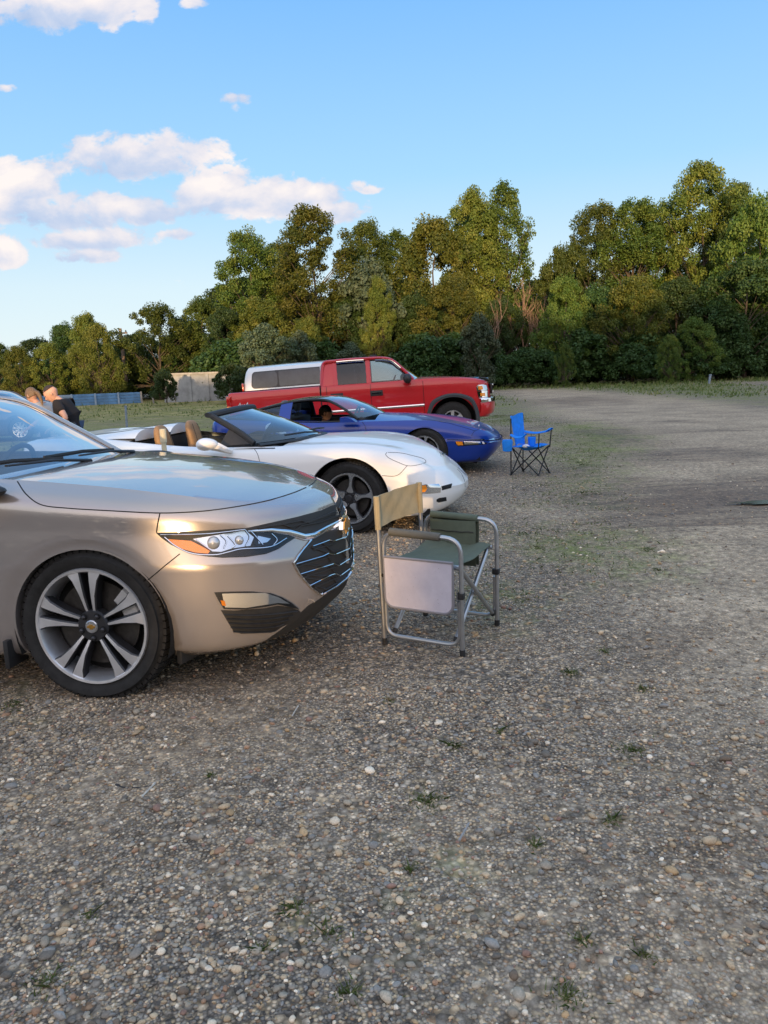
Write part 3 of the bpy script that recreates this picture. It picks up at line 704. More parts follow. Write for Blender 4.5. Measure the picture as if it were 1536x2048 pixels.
# ---- blades of grass and weeds
def blades(name, X, Y, Hh, Wd, mat, seed, label, cat, splay=.5, per=1):
    g = np.random.default_rng(seed); N = len(X)
    a = g.random(N) * 6.283; ln = g.normal(size=(N, 2)) * splay
    base = np.stack([X, Y, gz(X, Y) - .004], 1)
    w = np.stack([np.cos(a), np.sin(a), np.zeros(N)], 1) * Wd[:, None]
    tip = base + np.stack([ln[:, 0] * Hh, ln[:, 1] * Hh, Hh], 1); midp = base + np.stack([ln[:, 0] * Hh * .3, ln[:, 1] * Hh * .3, Hh * .6], 1)
    V = np.stack([base - w, base + w, midp + w * .7, tip, midp - w * .7], 1)
    me = bpy.data.meshes.new(name); me.vertices.add(N * 5); me.vertices.foreach_set('co', V.reshape(-1).astype(np.float32))
    me.loops.add(N * 5); me.loops.foreach_set('vertex_index', np.arange(N * 5, dtype=np.int32)); me.polygons.add(N)
    me.polygons.foreach_set('loop_start', np.arange(0, N * 5, 5, dtype=np.int32)); me.polygons.foreach_set('loop_total', np.full(N, 5, np.int32)); me.update(calc_edges=True)
    me.materials.append(mat); me.attributes.new('tone', 'FLOAT', 'POINT').data.foreach_set('value', np.repeat(g.random(N), 5).astype(np.float32))
    o = link(bpy.data.objects.new(name, me)); tag(o, label, cat, None, 'stuff'); return o
M_GRASS = leaf_mat('grass_blades', (.075, .115, .028), (.13, .175, .045), (.24, .23, .10), .3)
def grass_pts(n, x0, x1, y0, y1, seed, p=1.0, lim=.25):
    g = np.random.default_rng(seed); X = x0 + g.random(n) * (x1 - x0); Y = y0 + g.random(n) * (y1 - y0)
    m_, d_, _ = masks(X, Y); cl = .5 + .5 * np.sin(.9 * X + 1.1 * np.sin(.7 * Y)) * np.sin(.8 * Y + 1)
    cl2 = .5 + .5 * np.sin(6.1 * X + 2 * np.sin(4.7 * Y)) * np.sin(5.3 * Y + 2 * np.sin(3.9 * X))
    k = g.random(n) < np.clip(m_ - lim, 0, 1) ** p * (.2 + .8 * cl) * (cl2 ** 2 * 1.4) * np.clip(1 - .97 * d_, 0, 1)
    return X[k], Y[k], g
X, Y, g = grass_pts(120000, -2, 45, 30, 64, 31, 1.0); X2, Y2, g2 = grass_pts(36000, -50, 0, 14, 54, 32, 1.0)
X = np.concatenate([X, X2]); Y = np.concatenate([Y, Y2]); Hh = (.05 + .12 * g.random(len(X)) ** 2) * (1 + .9 * (np.abs(Y - 52) < 5)); blades('grass', X, Y, Hh, .02 + .02 * g.random(len(X)), M_GRASS, 33, 'short rough grass on the verges and the field beyond the cars', 'grass')
X, Y, g = grass_pts(420000, -1, 8, 4.5, 24, 34, .8, .12)
blades('weeds', X, Y, .008 + .028 * g.random(len(X)) ** 2, .0025 + .004 * g.random(len(X)), M_GRASS, 35, 'low weeds sprouting in patches through the gravel', 'weeds', 1.0)
TUFTS = [(855, 1592, .13, 260), (1265, 1495, .10, 170), (1140, 1348, .10, 120), (1225, 1642, .07, 90), (1290, 1378, .08, 90), (95, 1962, .10, 130), (590, 1812, .08, 110), (1070, 1690, .06, 70), (1130, 1990, .12, 150), (660, 1865, .10, 90), (820, 1730, .06, 60), (905, 1490, .07, 60), (1290, 1910, .06, 60), (30, 1410, .16, 150), (1210, 1310, .07, 80), (1320, 1140, .14, 110), (1000, 1460, .06, 50), (1080, 1095, .25, 160), (1165, 985, .35, 260), (1300, 1098, .22, 150), (700, 1990, .07, 70), (180, 1830, .05, 50), (520, 1900, .05, 50), (1160, 1880, .06, 60), (420, 1560, .04, 40), (780, 1405, .06, 50)]
XX = []; YY = []; HH = []; g = np.random.default_rng(77)
for px, py, r, n in TUFTS:
    p = ground_at(px, py); a = g.random(n) * 6.28; q = r * np.abs(g.normal(size=n)) * .6
    XX.append(p.x + q * np.cos(a)); YY.append(p.y + q * np.sin(a)); HH.append((.006 + .020 * g.random(n)) * (1.2 - np.clip(q / r, 0, .8)))
XX = np.concatenate(XX); YY = np.concatenate(YY); HH = np.concatenate(HH)
blades('weed_tufts', XX, YY, HH, .0016 + .0016 * g.random(len(XX)), M_GRASS, 78, 'small green weed tufts scattered over the near gravel', 'weeds', 1.1)
# ---- puddle
pts = [(math.cos(t) * 0.85 * (1 + .18 * math.sin(3 * t + 1) + .1 * math.sin(7 * t)), math.sin(t) * .11 * (1 + .25 * math.sin(4 * t) + .12 * math.sin(9 * t + 2))) for t in np.linspace(0, 2 * math.pi, 60, endpoint=False)]
zp = float(gz(np.array(PUDX + .35), np.array(PUDY))) + .014
mb = MB(); mb.add([(PUDX + .62, PUDY, zp)] + [(PUDX + .62 + a, PUDY + c, zp) for a, c in pts], [(0, 1 + i, 1 + (i + 1) % 60) for i in range(60)])
tag(mb.build('puddle_water', plain('puddle_water', (.06, .052, .042), .16)), kind='structure')
# ---- bits lying on the stones
def stick(name, pxs, r, mat, label, cat, z=.012):
    P = [ground_at(*p, z) for p in pxs]; P = [Vector(q) for q in crom([tuple(p) for p in P], 12)]
    mb = MB(); mb.tube(P, [r * (1 + .25 * math.sin(k * 2.1)) for k in range(12)], 7); tag(mb.build(name, mat), label, cat)
M_PALE = plain('pale_twig', (.55, .50, .42), .8, var=.3, vscale=60); M_BARKD = plain('dark_strip', (.035, .032, .03), .7, var=.4, vscale=40)
stick('twig', [(283, 1594), (297, 1580), (311, 1565)], .004, M_PALE, 'short pale twig lying across the end of the dark strip', 'twig', .022)
stick('rubber_strip', [(232, 1570), (250, 1577), (280, 1577), (305, 1572)], .006, M_BARKD, 'dark curved strip of rubber lying on the gravel beside a pale twig', 'debris')
stick('twig', [(918, 1681), (928, 1664), (938, 1646)], .004, plain('grey_twig', (.34, .32, .30), .85), 'grey twig lying alone on the gravel in the lower middle', 'twig')
stick('twig', [(584, 1432), (590, 1422), (597, 1411)], .003, M_PALE, 'thin pale twig on the gravel to the right of the front tyre', 'twig')
# ------------------------------------------------------------------ car building kit
M_TYRE = plain('tyre_rubber', (.028, .027, .026), .8, var=.35, vscale=18, bump=.3, bscale=120, spec=.3)
M_BLACK = plain('black_plastic', (.022, .022, .023), .55, var=.25, vscale=25)
M_GLOSSBLK = plain('gloss_black', (.008, .008, .009), .18, coat=.5)
M_DARK = plain('dark_cavity', (.010, .010, .010), .9)
M_CHROME = plain('chrome', (.80, .81, .83), .06, 1.0, var=.05, vscale=9)
M_ALU = plain('machined_alloy', (.80, .80, .82), .42, .85, var=.08, vscale=9)
M_GUNMETAL = plain('gunmetal_alloy', (.055, .055, .06), .42, .6)
M_POLISH = plain('grey_alloy', (.58, .59, .61), .28, .85, var=.08, vscale=8)
M_DISC = plain('brake_steel', (.085, .080, .075), .5, .9, var=.25, vscale=30)
M_AMBER = plain('amber_lens', (.95, .30, .012), .12, coat=1)
M_REDLENS = plain('red_lens', (.45, .01, .01), .12, coat=1)
M_REFL = plain('lamp_reflector', (.75, .76, .78), .14, 1.0)
M_LENS = glass('lamp_cover', (.94, .95, .96), k=1.0)
M_WIND = glass('windscreen_glass', (.70, .80, .82), k=2.8)
M_SIDEG = glass('side_glass', (.60, .68, .66))
M_TINT = glass('tinted_glass', (.10, .11, .12))
M_SEAM = plain('panel_gap', (.006, .006, .006), .8)
M_GOLD = plain('gold_badge', (.75, .42, .10), .22, .9)
M_FABRICD = plain('dark_upholstery', (.035, .035, .038), .85, var=.2, vscale=40)
M_FABRICG = plain('grey_upholstery', (.16, .16, .17), .85, var=.2, vscale=40)

def clip(V, F, fun):
    """cuts away the part of the faces where fun < 0; returns verts, faces, list of cut edges"""
    V = [tuple(v) for v in V]; val = [fun(v) for v in V]; cache = {}; out = []; cuts = []
    def cross(a, b):
        k = (min(a, b), max(a, b))
        if k not in cache:
            lo, hi = 0.0, 1.0; pa, pb = np.array(V[a]), np.array(V[b])
            fa = val[a]
            for _ in range(14):
                t = (lo + hi) / 2; fm = fun(pa + (pb - pa) * t)
                if (fm >= 0) == (fa >= 0): lo = t
                else: hi = t
            V.append(tuple(pa + (pb - pa) * (lo + hi) / 2)); val.append(0.0); cache[k] = len(V) - 1
        return cache[k]
    for f in F:
        s = [val[i] >= 0 for i in f]
        if all(s): out.append(f); continue
        if not any(s): continue
        g = []; c = []
        for i in range(len(f)):
            a, b = f[i], f[(i + 1) % len(f)]
            if s[i]: g.append(a)
            if s[i] != s[(i + 1) % len(f)]:
                x = cross(a, b); g.append(x); c.append(x)
        if len(g) >= 3: out.append(tuple(g))
        if len(c) == 2: cuts.append(tuple(c))
    return V, out, cuts

class Body:
    """half bodyshell (right side, y outward) from feature lines that run from the tail, along the side and round to the nose"""
    def __init__(s, plan, lines, zc, nu=150, nv=42, crease=(), nt=20):
        plan = np.array(plan, float); S = len(plan)
        tan = np.gradient(plan, axis=0); nrm = np.stack([tan[:, 1], -tan[:, 0]], 1); nrm /= np.linalg.norm(nrm, axis=1)[:, None]
        nrm[:] = -nrm; nrm[0] = (-1, 0); nrm[-1] = (1, 0)
        for i in range(1, S - 1):
            if nrm[i, 1] < -.2: nrm[i] = -nrm[i]
        L = []
        for z, ins in lines:
            z = np.broadcast_to(np.array(z, float), (S,)); ins = np.broadcast_to(np.array(ins, float), (S,))
            P = plan - nrm * ins[:, None]; P[0, 1] = 0; P[-1, 1] = 0; P[:, 1] = np.maximum(P[:, 1], 0)
            L.append(np.concatenate([P, z[:, None]], 1))
        L = np.array(L)                       # J x S x 3
        A = np.array([crom(l, nu) for l in L])  # J x nu x 3
        ks = [0] + [c for c in crease] + [len(L) - 1]; cols = []
        tot = len(L) - 1
        for a, b in zip(ks[:-1], ks[1:]):
            n = max(3, int(round(nv * (b - a) / tot)) + 1)
            seg = np.array([crom(A[a:b + 1, i], n) for i in range(nu)])
            cols.append(seg if not cols else seg[:, 1:])
        s.belt = np.concatenate(cols, 1)       # nu x nv x 3
        s.edge = s.belt[:, -1]
        # top panel between the edge line and the centre line
        zx = np.array([p[0] for p in zc]); zz = np.array([p[1] for p in zc])
        o = np.argsort(zx); zx, zz = zx[o], zz[o]
        cz = crom(np.stack([zx, zz], 1), 120)
        c_ = np.interp(s.edge[:, 0], cz[:, 0], cz[:, 1]); wt = np.clip(s.edge[:, 1] / .30, 0, 1)
        c_ = s.edge[:, 2] * (1 - wt) + c_ * wt
        t = np.linspace(0, 1, nt)
        s.top = np.zeros((nu, nt, 3)); e = s.edge
        sh = 1 - (1 - t) ** 2
        s.top[..., 0] = e[:, None, 0]; s.top[..., 1] = e[:, None, 1] * (1 - t)[None]; s.top[..., 2] = e[:, None, 2] + (c_ - e[:, 2])[:, None] * sh[None]
    @staticmethod
    def gridf(P):
        n, m = P.shape[:2]
        return [(i * m + j, (i + 1) * m + j, (i + 1) * m + j + 1, i * m + j + 1) for i in range(n - 1) for j in range(m - 1)]
    def mesh(s, arches, open_x=None, open_y=.66, extra=()):
        """clipped half shell as MB (right side y negative after flip) ; arches: (x, z, r)"""
        vb = s.belt.reshape(-1, 3); fb = s.gridf(s.belt); inner = []
        V, F = [tuple(v) for v in vb], fb
        for ax, az, ar in arches:
            V, F, cuts = clip(V, F, lambda p: math.hypot(p[0] - ax, p[2] - az) - ar if p[1] > .45 else 1.0)
            inner += [(np.array(V[a]), np.array(V[b])) for a, b in cuts]
        Vt, Ft = [tuple(v) for v in s.top.reshape(-1, 3)], s.gridf(s.top)
        if open_x is not None:
            x0, x1 = open_x
            Vt, Ft, _ = clip(Vt, Ft, lambda p: max(x0 - p[0], p[0] - x1, p[1] - open_y))
        for fn in extra: Vt, Ft, _ = clip(Vt, Ft, fn)
        mb = MB(); mb.add(V, F); mb.add(Vt, Ft)
        # returned lip of the wheel arches
        for a, b in inner:
            da = np.array([0, .05, 0]); q = np.array([0, .22, 0])
            mb.add([a, b, b - da, a - da], [(0, 1, 2, 3)])
        s.liner = inner
        mb.v = [(x, -y, z) for x, y, z in mb.v]; mb.f = [f[::-1] for f in mb.f]
        return mb

def bvh_of(mb): return BVHTree.FromPolygons([Vector(v) for v in mb.v], mb.f)

class Car:
    def __init__(s, name, loc, head, label, cat='car', pitch=0.0, group=None, roll=0.0):
        s.root = empty(name, loc, (0, 0, 0)); s.root.rotation_mode = 'ZYX' if False else 'XYZ'
        s.M = Matrix.Translation(loc) @ Matrix.Rotation(-R(head), 4, 'Z') @ Matrix.Rotation(-R(pitch), 4, 'Y') @ Matrix.Rotation(-R(roll), 4, 'X')
        s.root.rotation_euler = s.M.to_euler(); s.Mi = s.M.inverted(); tag(s.root, label, cat, group or 'vehicles parked in the lot'); s.bvh = None
        s.o = s.Mi @ CAM
    def part(s, name, mb, mat, parent=None, **k): return mb.build(name, mat, parent or s.root, **k)
    def hit(s, px, py, off=0.0, bvh=None):
        """point of the bodywork seen at this place of the photograph, in the car's own coordinates"""
        d = (s.Mi.to_3x3() @ ray(px, py)).normalized(); h = (bvh or s.bvh).ray_cast(s.o, d)
        if h[0] is None: return None
        n = h[1] if h[1].dot(d) < 0 else -h[1]
        return h[0] + n * off
    def line(s, pxs, step=6, off=0.0, smooth=True, bvh=None, n=None):
        P = crom(pxs, n or max(8, int(sum(math.dist(a, b) for a, b in zip(pxs[:-1], pxs[1:])) / step))) if smooth and len(pxs) > 2 else polyline(pxs, step)
        Q = [s.hit(p[0], p[1], off, bvh) for p in P]; Q = [q for q in Q if q is not None]
        out = []
        for q in Q:
            if not out or ((q - out[-1]).length < .35 and (q - out[-1]).length > 1e-4): out.append(q)
        return out
    def seam(s, mb, pxs, r=.0028, off=.0004, mirror=True, smooth=True):
        L = s.line(pxs, 5, off, smooth)
        if len(L) > 2: mb.tube(L, r, 5, caps=False)
        return mb
    def decal(s, pxs, off=.004, step=9, thick=.012, smooth=False, bvh=None):
        """a panel lying on the bodywork inside an outline traced in the photograph, with its own thickness"""
        P = crom(list(pxs) + [pxs[0]], len(pxs) * 8)[:-1] if smooth else np.array(pxs, float)
        bm = bmesh.new(); vs = [bm.verts.new((p[0], p[1], 0)) for p in P]; bm.faces.new(vs)
        x0, y0 = P.min(0); x1, y1 = P.max(0)
        for ax, lo, hi in ((0, x0, x1), (1, y0, y1)):
            q = lo + step
            while q < hi:
                co = Vector((q, 0, 0)) if ax == 0 else Vector((0, q, 0)); no = Vector((1, 0, 0)) if ax == 0 else Vector((0, 1, 0))
                bmesh.ops.bisect_plane(bm, geom=bm.verts[:] + bm.edges[:] + bm.faces[:], plane_co=co, plane_no=no); q += step
        bad = []; back = {}
        for v in bm.verts:
            d = (s.Mi.to_3x3() @ ray(v.co.x, v.co.y)).normalized(); h = (bvh or s.bvh).ray_cast(s.o, d)
            if h[0] is None: bad.append(v); continue
            n = h[1] if h[1].dot(d) < 0 else -h[1]
            v.co = h[0] + n * off; back[v] = h[0] - n * (thick - off)
        bmesh.ops.delete(bm, geom=bad, context='VERTS')
        be = [e for e in bm.edges if e.is_boundary]
        nv = {}
        for e in be:
            for v in e.verts:
                if v not in nv: nv[v] = bm.verts.new(back[v])
        for e in be:
            a, b = e.verts
            try: bm.faces.new((a, b, nv[b], nv[a]))
            except ValueError: pass
        mb = MB(); bm.verts.index_update(); mb.add([v.co for v in bm.verts], [[v.index for v in f.verts] for f in bm.faces]); bm.free()
        return mb

def _both(car, name, mb, mat, parent=None, **k):
    car.part(name, mb, mat, parent, **k); return car.part(name, flip_y(mb), mat, parent, **k)
Car.both = _both
def _rebvh(car):
    """ray target made of the bodywork and the cabin panels built so far"""
    V, F = [], []
    for o in car.root.children:
        if o.type == 'MESH' and o.name.split('.')[0] in ('body', 'side_window', 'roof', 'window_pillar', 'cargo_side', 'windscreen'):
            b = len(V); V += [v.co.copy() for v in o.data.vertices]; F += [tuple(b + i for i in p.vertices) for p in o.data.polygons]
    car.bvh = BVHTree.FromPolygons(V, F)
Car.rebvh = _rebvh
def blob(c, r, squash=None, n=20, m=14, rot=None, fn=None):
    mb = MB(); mb.ellipsoid((0, 0, 0), r, n, m, rot)
    if fn: mb.v = [fn(v) for v in mb.v]
    mb.v = [(x + c[0], y + c[1], z + c[2]) for x, y, z in mb.v]; return mb
def flip_y(mb):
    m = MB(); m.v = [(x, -y, z) for x, y, z in mb.v]; m.f = [f[::-1] for f in mb.f]; m.m = list(mb.m); return m

def arch_liner(car, arches, y_in, y_out, mat):
    for ax, az, ar in arches:
        for sg in (1, -1):
            mb = MB()
            P = [[(ax + (ar + .012) * math.cos(t), sg * y, max(.16, az + (ar + .012) * math.sin(t))) for t in np.linspace(-.35, math.pi + .35, 25)] for y in (y_in, y_out)]
            P += [[(ax + (ar + .012) * math.cos(t) * q, sg * y_in, max(.16, az + (ar + .012) * math.sin(t) * q)) for t in np.linspace(-.35, math.pi + .35, 25)] for q in (1, 0.02)][::-1][:0]
            mb.grid(np.array(P))
            Q = [[(ax + (ar + .012) * math.cos(t) * q, sg * y_in, max(.16, az + (ar + .012) * math.sin(t) * q)) for t in np.linspace(-.35, math.pi + .35, 25)] for q in (.02, 1)]
            mb.grid(np.array(Q)); mb.build('wheel_liner', mat, car.root, weld=.0005)

def wheel(car, x, yc, z, Rt, Rr, width, style, side, name='wheel', steer=0.0, mat_face=None, tread=True):
    """tyre, rim with spokes, hub cap, nuts, brake disc; yc = lateral place of the outer face; side -1 right, 1 left"""
    o = bpy.data.objects.new(name, None); link(o, car.root); o.location = (x, yc, z); o.rotation_euler = (0, 0, (math.pi if side > 0 else 0) + R(steer))
    # local frame: outer face towards -y
    W = width; t = MB(); bl = Rr + .006
    prof = [(W - .02, bl - .02), (W - .008, bl), (W, (bl + Rt) / 2), (W - .012, Rt - .03), (W - .035, Rt - .010), (W * .5, Rt), (.035, Rt - .010), (.020, Rt - .020), (.006, Rt - .045), (-.004, (bl + Rt) / 2 + .01), (-.002, (bl + Rt) / 2 - .012), (.004, bl + .012), (.010, bl + .002), (.016, bl - .012)]
    t.lathe(prof, 72)
    if tread:   # tread blocks
        nb = 64
        for k in range(nb):
            for (ya, yb, sk) in ((.022, W * .27, .35), (W * .31, W * .48, 0), (W * .52, W * .69, 0.2), (W * .73, W - .022, -.35)):
                a0 = 2 * math.pi * (k + sk) / nb; da = 2 * math.pi / nb * .40
                def q(a, y, r): return (r * math.cos(a), y, r * math.sin(a))
                ro = lambda y: Rt + .005 - .012 * max(0, (abs(y - W / 2) / (W / 2) - .55)) * 2
                vs = []
                for a in (a0 - da, a0 + da):
                    for y in (ya, yb): vs += [q(a, y, ro(y) - .016), q(a, y, ro(y))]
                t.add(vs, [(1, 3, 7, 5), (0, 1, 5, 4), (2, 6, 7, 3), (0, 2, 3, 1), (4, 5, 7, 6)])
    t.build('tyre', M_TYRE, o, sharp=30)
    rim = MB()
    rim.lathe([(.012, Rr), (.002, Rr - .004), (.004, Rr - .016), (.016, Rr - .022), (.06, Rr - .034), (W * .85, Rr - .030), (W * .9, Rr)], 72)
    face = MB(); n = style.get('n', 5)
    fm = style.get('face', M_ALU)
    def sect(r, w, yf, th): return None
    def spoke(mb, ang, stations, chamf=.006, side_mi=0, face_mi=1):
        """stations: (radius, tangential offset, half width, face depth, thickness)"""
        rings = []
        for r, off, hw, yf, th in stations:
            rr = [(off - hw, yf + th), (off - hw, yf + chamf), (off - hw + chamf, yf), (off + hw - chamf, yf), (off + hw, yf + chamf), (off + hw, yf + th)]
            rings.append([(r * math.cos(ang) - u * math.sin(ang), y, r * math.sin(ang) + u * math.cos(ang)) for u, y in rr])
        P = np.array(rings); b = len(mb.v); m = 6
        mb.v += [tuple(p) for p in P.reshape(-1, 3)]
        for i in range(len(rings) - 1):
            for j in range(m - 1):
                mb.f.append((b + i * m + j, b + (i + 1) * m + j, b + (i + 1) * m + j + 1, b + i * m + j + 1)); mb.m.append(face_mi if j in (2,) else side_mi)
    for k in range(n):
        a = 2 * math.pi * k / n + style.get('rot', math.pi / 2)
        if style['kind'] == 'twin':
            for sg in (1, -1):
                spoke(face, a, [(.040, sg * .014, .012, .034, .05), (.085, sg * .020, .012, .022, .05), (Rr * .52, sg * .0275, .0150, .013, .06), (Rr * .78, sg * .042, .025, .009, .055), (Rr - .020, sg * .058, .038, .010, .03)])
        elif style['kind'] == 'star':
            st = [(.03, 0, .045, .022, .05), (.075, 0, .040, .016, .05), (Rr * .48, 0, .021, .012, .05), (Rr * .70, 0, .020, .008, .045), (Rr * .86, 0, .030, .006, .04), (Rr - .010, 0, .055, .004, .03)]
            spoke(face, a, st, .008)
        else:
            spoke(face, a, [(.05, 0, .036, .03, .05), (Rr * .5, 0, .030, .025, .05), (Rr - .012, 0, .038, .015, .04)], .008)
    hubr = style.get('hub', .075)
    face.mi = 0; face.lathe([(.075, hubr), (.030, hubr), (.020, hubr - .006), (.018, .045), (.018, .001)], 40)
    face.build('spokes', [style.get('pocket', M_GUNMETAL), fm], o, sharp=25)
    rim.build('rim', style.get('lip', M_ALU), o)
    nuts = MB(); dark = MB()
    for k in range(style.get('nuts', 5)):
        a = 2 * math.pi * (k + .5 * style.get('nutshift', 1)) / style.get('nuts', 5) + style.get('rot', math.pi / 2)
        c = (.057 * math.cos(a), 0, .057 * math.sin(a))
        if tread and x > -1:
            nuts = MB(); nuts.mi = 0; nuts.lathe([(.0165, .016), (.0160, .001)], 16, c=c); nuts.mi = 1
            nuts.lathe([(.018, .0105), (.008, .0105), (.004, .006), (.003, .0005)], 6, c=c); nuts.build('wheel_nut', [M_DARK, M_GUNMETAL], o)
    cap = MB(); cap.lathe([(.02, .031), (.011, .031), (.008, .027), (.0075, .001)], 32)
    co = cap.build('hub_cap', style.get('capm', M_GUNMETAL), o)
    if style.get('badge'):
        bd = MB(); y = .0055
        pts = [(-.021, -.004), (-.017, .0065), (-.008, .0065), (-.008, .012), (.008, .012), (.008, .0065), (.021, .004), (.017, -.0065), (.008, -.0065), (.008, -.012), (-.008, -.012), (-.008, -.0065)]
        bd.prism(pts, y, y + .003); bd.build('badge', style['badge'], o)
    d = MB(); d.lathe([(.10, .05), (.085, .06), (.085, Rr * .72), (.098, Rr * .72), (.11, .06)], 48); d.build('brake_disc', M_DISC, o)
    if style.get('caliper', True):
        cl = MB(); ca = style.get('cal_a', .5)
        P = [[((Rr * q) * math.cos(t), y, (Rr * q) * math.sin(t)) for q, y in ((.52, .06), (.55, .05), (.80, .05), (.83, .062), (.83, .13), (.52, .13), (.52, .06))] for t in np.linspace(ca - .30, ca + .30, 9)]
        cl.grid(np.array(P)); cl.build('brake_caliper', style.get('calm', M_ALU), o)
    bk = MB(); bk.lathe([(W * .55, Rr - .03), (W * .56, .02)], 32); bk.build('backplate', M_DARK, o)
    return o

def bar(mb, path, w, h, up=(0, 0, 1), n=10):
    return mb.tube(path, 1.0, n, flat=(h, w), up=up)
def cabin(car, st, belt, keys, mats, pillars, seals=True, ns=13, nd_=8, rail_w=.028, rail_m=None, head=M_FABRICG, side_pillars=(), side_glass=M_SIDEG, pillar_m=None, pillar_w=.034, side_from=0, side_to=None, rail_from=0, rail_to=None, win_open=()):
    """glasshouse: st rows (xc, zc, xe, ye, ze) centre and edge of each station, belt rows (x, y, z) below each edge point,
    keys: name of the panel between two stations"""
    t = np.linspace(-1, 1, ns)
    rows = np.array([np.stack([s_[0] + (s_[2] - s_[0]) * t**2, s_[3] * t, s_[1] + (s_[4] - s_[1]) * np.abs(t)**2.3], -1) for s_ in st])
    K = len(st); T = (K - 1) * nd_ + 1
    # interpolate station-wise, uniform parameter, per column
    def spl(A):
        out = []
        for i in range(K - 1):
            p0, p1, p2, p3 = A[max(i - 1, 0)], A[i], A[i + 1], A[min(i + 2, K - 1)]
            for k in range(nd_ + (i == K - 2)):
                u = k / nd_; m1, m2 = (p2 - p0) / 2, (p3 - p1) / 2
                # limit the tangents so that short and long stations do not overshoot
                d = np.linalg.norm(p2 - p1); m1 = m1 * min(1, d / (np.linalg.norm(m1) + 1e-9) * .95); m2 = m2 * min(1, d / (np.linalg.norm(m2) + 1e-9) * .95)
                out.append((2*u**3 - 3*u**2 + 1) * p1 + (u**3 - 2*u**2 + u) * m1 + (-2*u**3 + 3*u**2) * p2 + (u**3 - u**2) * m2)
        return np.array(out)
    D = np.stack([spl(rows[:, j]) for j in range(ns)], 1)
    bl = spl(np.array(belt, float))
    i = 0
    while i < K - 1:
        j = i
        while j + 1 < K - 1 and keys[j + 1] == keys[i]: j += 1
        seg = D[i * nd_: (j + 1) * nd_ + 1]; nm = keys[i]
        mb = MB(); mb.grid(seg)
        if nm == 'roof':
            inn = seg.copy(); inn[..., 2] -= .03; inn[..., 1] *= .985; m2 = MB(); m2.grid(inn); m2.build('headliner', head, car.root)
        mb.build(nm, mats[nm], car.root); i = j + 1
    rail_m = rail_m or mats['roof']; rt = rail_to if rail_to is not None else K - 1
    for sg in (1, -1):
        e = D[rail_from * nd_: rt * nd_ + 1, -1 if sg > 0 else 0]
        mb = MB(); mb.tube([tuple(p) for p in e], rail_w, 8, flat=(.75, 1.1)); mb.build('roof_rail', rail_m, car.root)
        if seals:
            e2 = [Vector(p) * 1.0 + Vector((0, -sg * rail_w * 1.05, -.004)) for p in e]; mb = MB(); mb.tube(e2, .011, 6); mb.build('window_seal', M_BLACK, car.root)
        ed = D[:, -1 if sg > 0 else 0]; b2 = bl.copy(); b2[:, 1] *= sg
        a0, a1 = side_from * nd_, (side_to if side_to is not None else K - 1) * nd_ + 1
        cuts = [a0] + [c * nd_ if isinstance(c, int) else int(c * nd_) for c in side_pillars] + [a1 - 1]
        for w_, (c0, c1) in enumerate(zip(cuts[:-1], cuts[1:])):
            if (sg, w_) in win_open: continue
            g = np.array([[ed[k] * (1 - q) + b2[k] * q + np.array([0, sg * .018 * 4 * q * (1 - q), 0]) for q in np.linspace(0, 1, 6)] for k in range(c0, c1 + 1)])
            mb = MB(); mb.grid(g); mb.build('side_window', side_glass, car.root)
        for c in side_pillars:
            k = int(c * nd_); p, q = Vector(ed[k]), Vector(b2[k])
            mb = MB(); mb.tube([p, p.lerp(q, .5) + Vector((0, sg * .012, 0)), q], pillar_w, 8, flat=(.45 * .034 / pillar_w, 1.0), up=(0, 1, 0)); mb.build('window_pillar', pillar_m or M_BLACK, car.root)
        mb = MB(); mb.tube([tuple(p) for p in b2[a0:a1]], .012, 6); mb.build('belt_trim', M_BLACK if mats.get('belt') is None else mats['belt'], car.root)
    return D, bl

def seat(car, x, y, z, mat, h=.62, w=.50, head=True, rake=.25, name='seat', headmat=None):
    o = bpy.data.objects.new(name, None); link(o, car.root); o.location = (x, y, z)
    c = MB(); c.box((.0, 0, 0), (.50, w, .16), bev=.05); c.build('seat_cushion', mat, o)
    def slab(mb, z0, z1, w0, w1, th, n=10, rake=rake):
        P = []
        for i in range(n + 1):
            u = i / n; zz = z0 + (z1 - z0) * u; ww = (w0 + (w1 - w0) * u) / 2 * (1 - .35 * max(0, u - .7) / .3 * (u > .7)); tt = th / 2 * (1 - .3 * u) * math.sin(math.pi * (.12 + .80 * u)) ** .35; xx = -.25 - rake * (zz - z0)
            P.append([(xx + tt * max(-1, min(1, 1.5 * math.cos(a))) , ww * max(-1, min(1, 1.25 * math.sin(a))), zz) for a in np.linspace(0, 2 * math.pi, 20, endpoint=False)])
        P.append([(P[-1][0][0] * .0 + (-.25 - rake * (z1 - z0)), 0, z1 + .015)] * 20)
        mb.grid(np.array(P), wrap=True)
    b = MB(); slab(b, 0, h, w, w * .80, .15); b.build('seat_back', mat, o)
    if head:
        hd = MB(); dz = h + .04; 
        P = []
        for i in range(9):
            u = i / 8; zz = dz + .19 * u; ww = .135 * (1 - .25 * u ** 3); tt = .05 * (math.sin(math.pi * (.08 + .84 * u)) ** .4)
            P.append([(-.25 - rake * dz * .95 + tt * math.cos(a), ww * max(-1, min(1, 1.2 * math.sin(a))), zz) for a in np.linspace(0, 2 * math.pi, 18, endpoint=False)])
        hd.grid(np.array([[P[0][0]] * 18] + P + [[(P[-1][0][0] - .03, 0, dz + .195)] * 18]), wrap=True); hd.build('headrest', headmat or mat, o)
        for sy in (.05, -.05):
            st_ = MB(); st_.tube([(-.25 - rake * h, sy, h - .05), (-.25 - rake * dz, sy, dz + .05)], .007, 6); st_.build('headrest_post', M_CHROME, o)
    return o
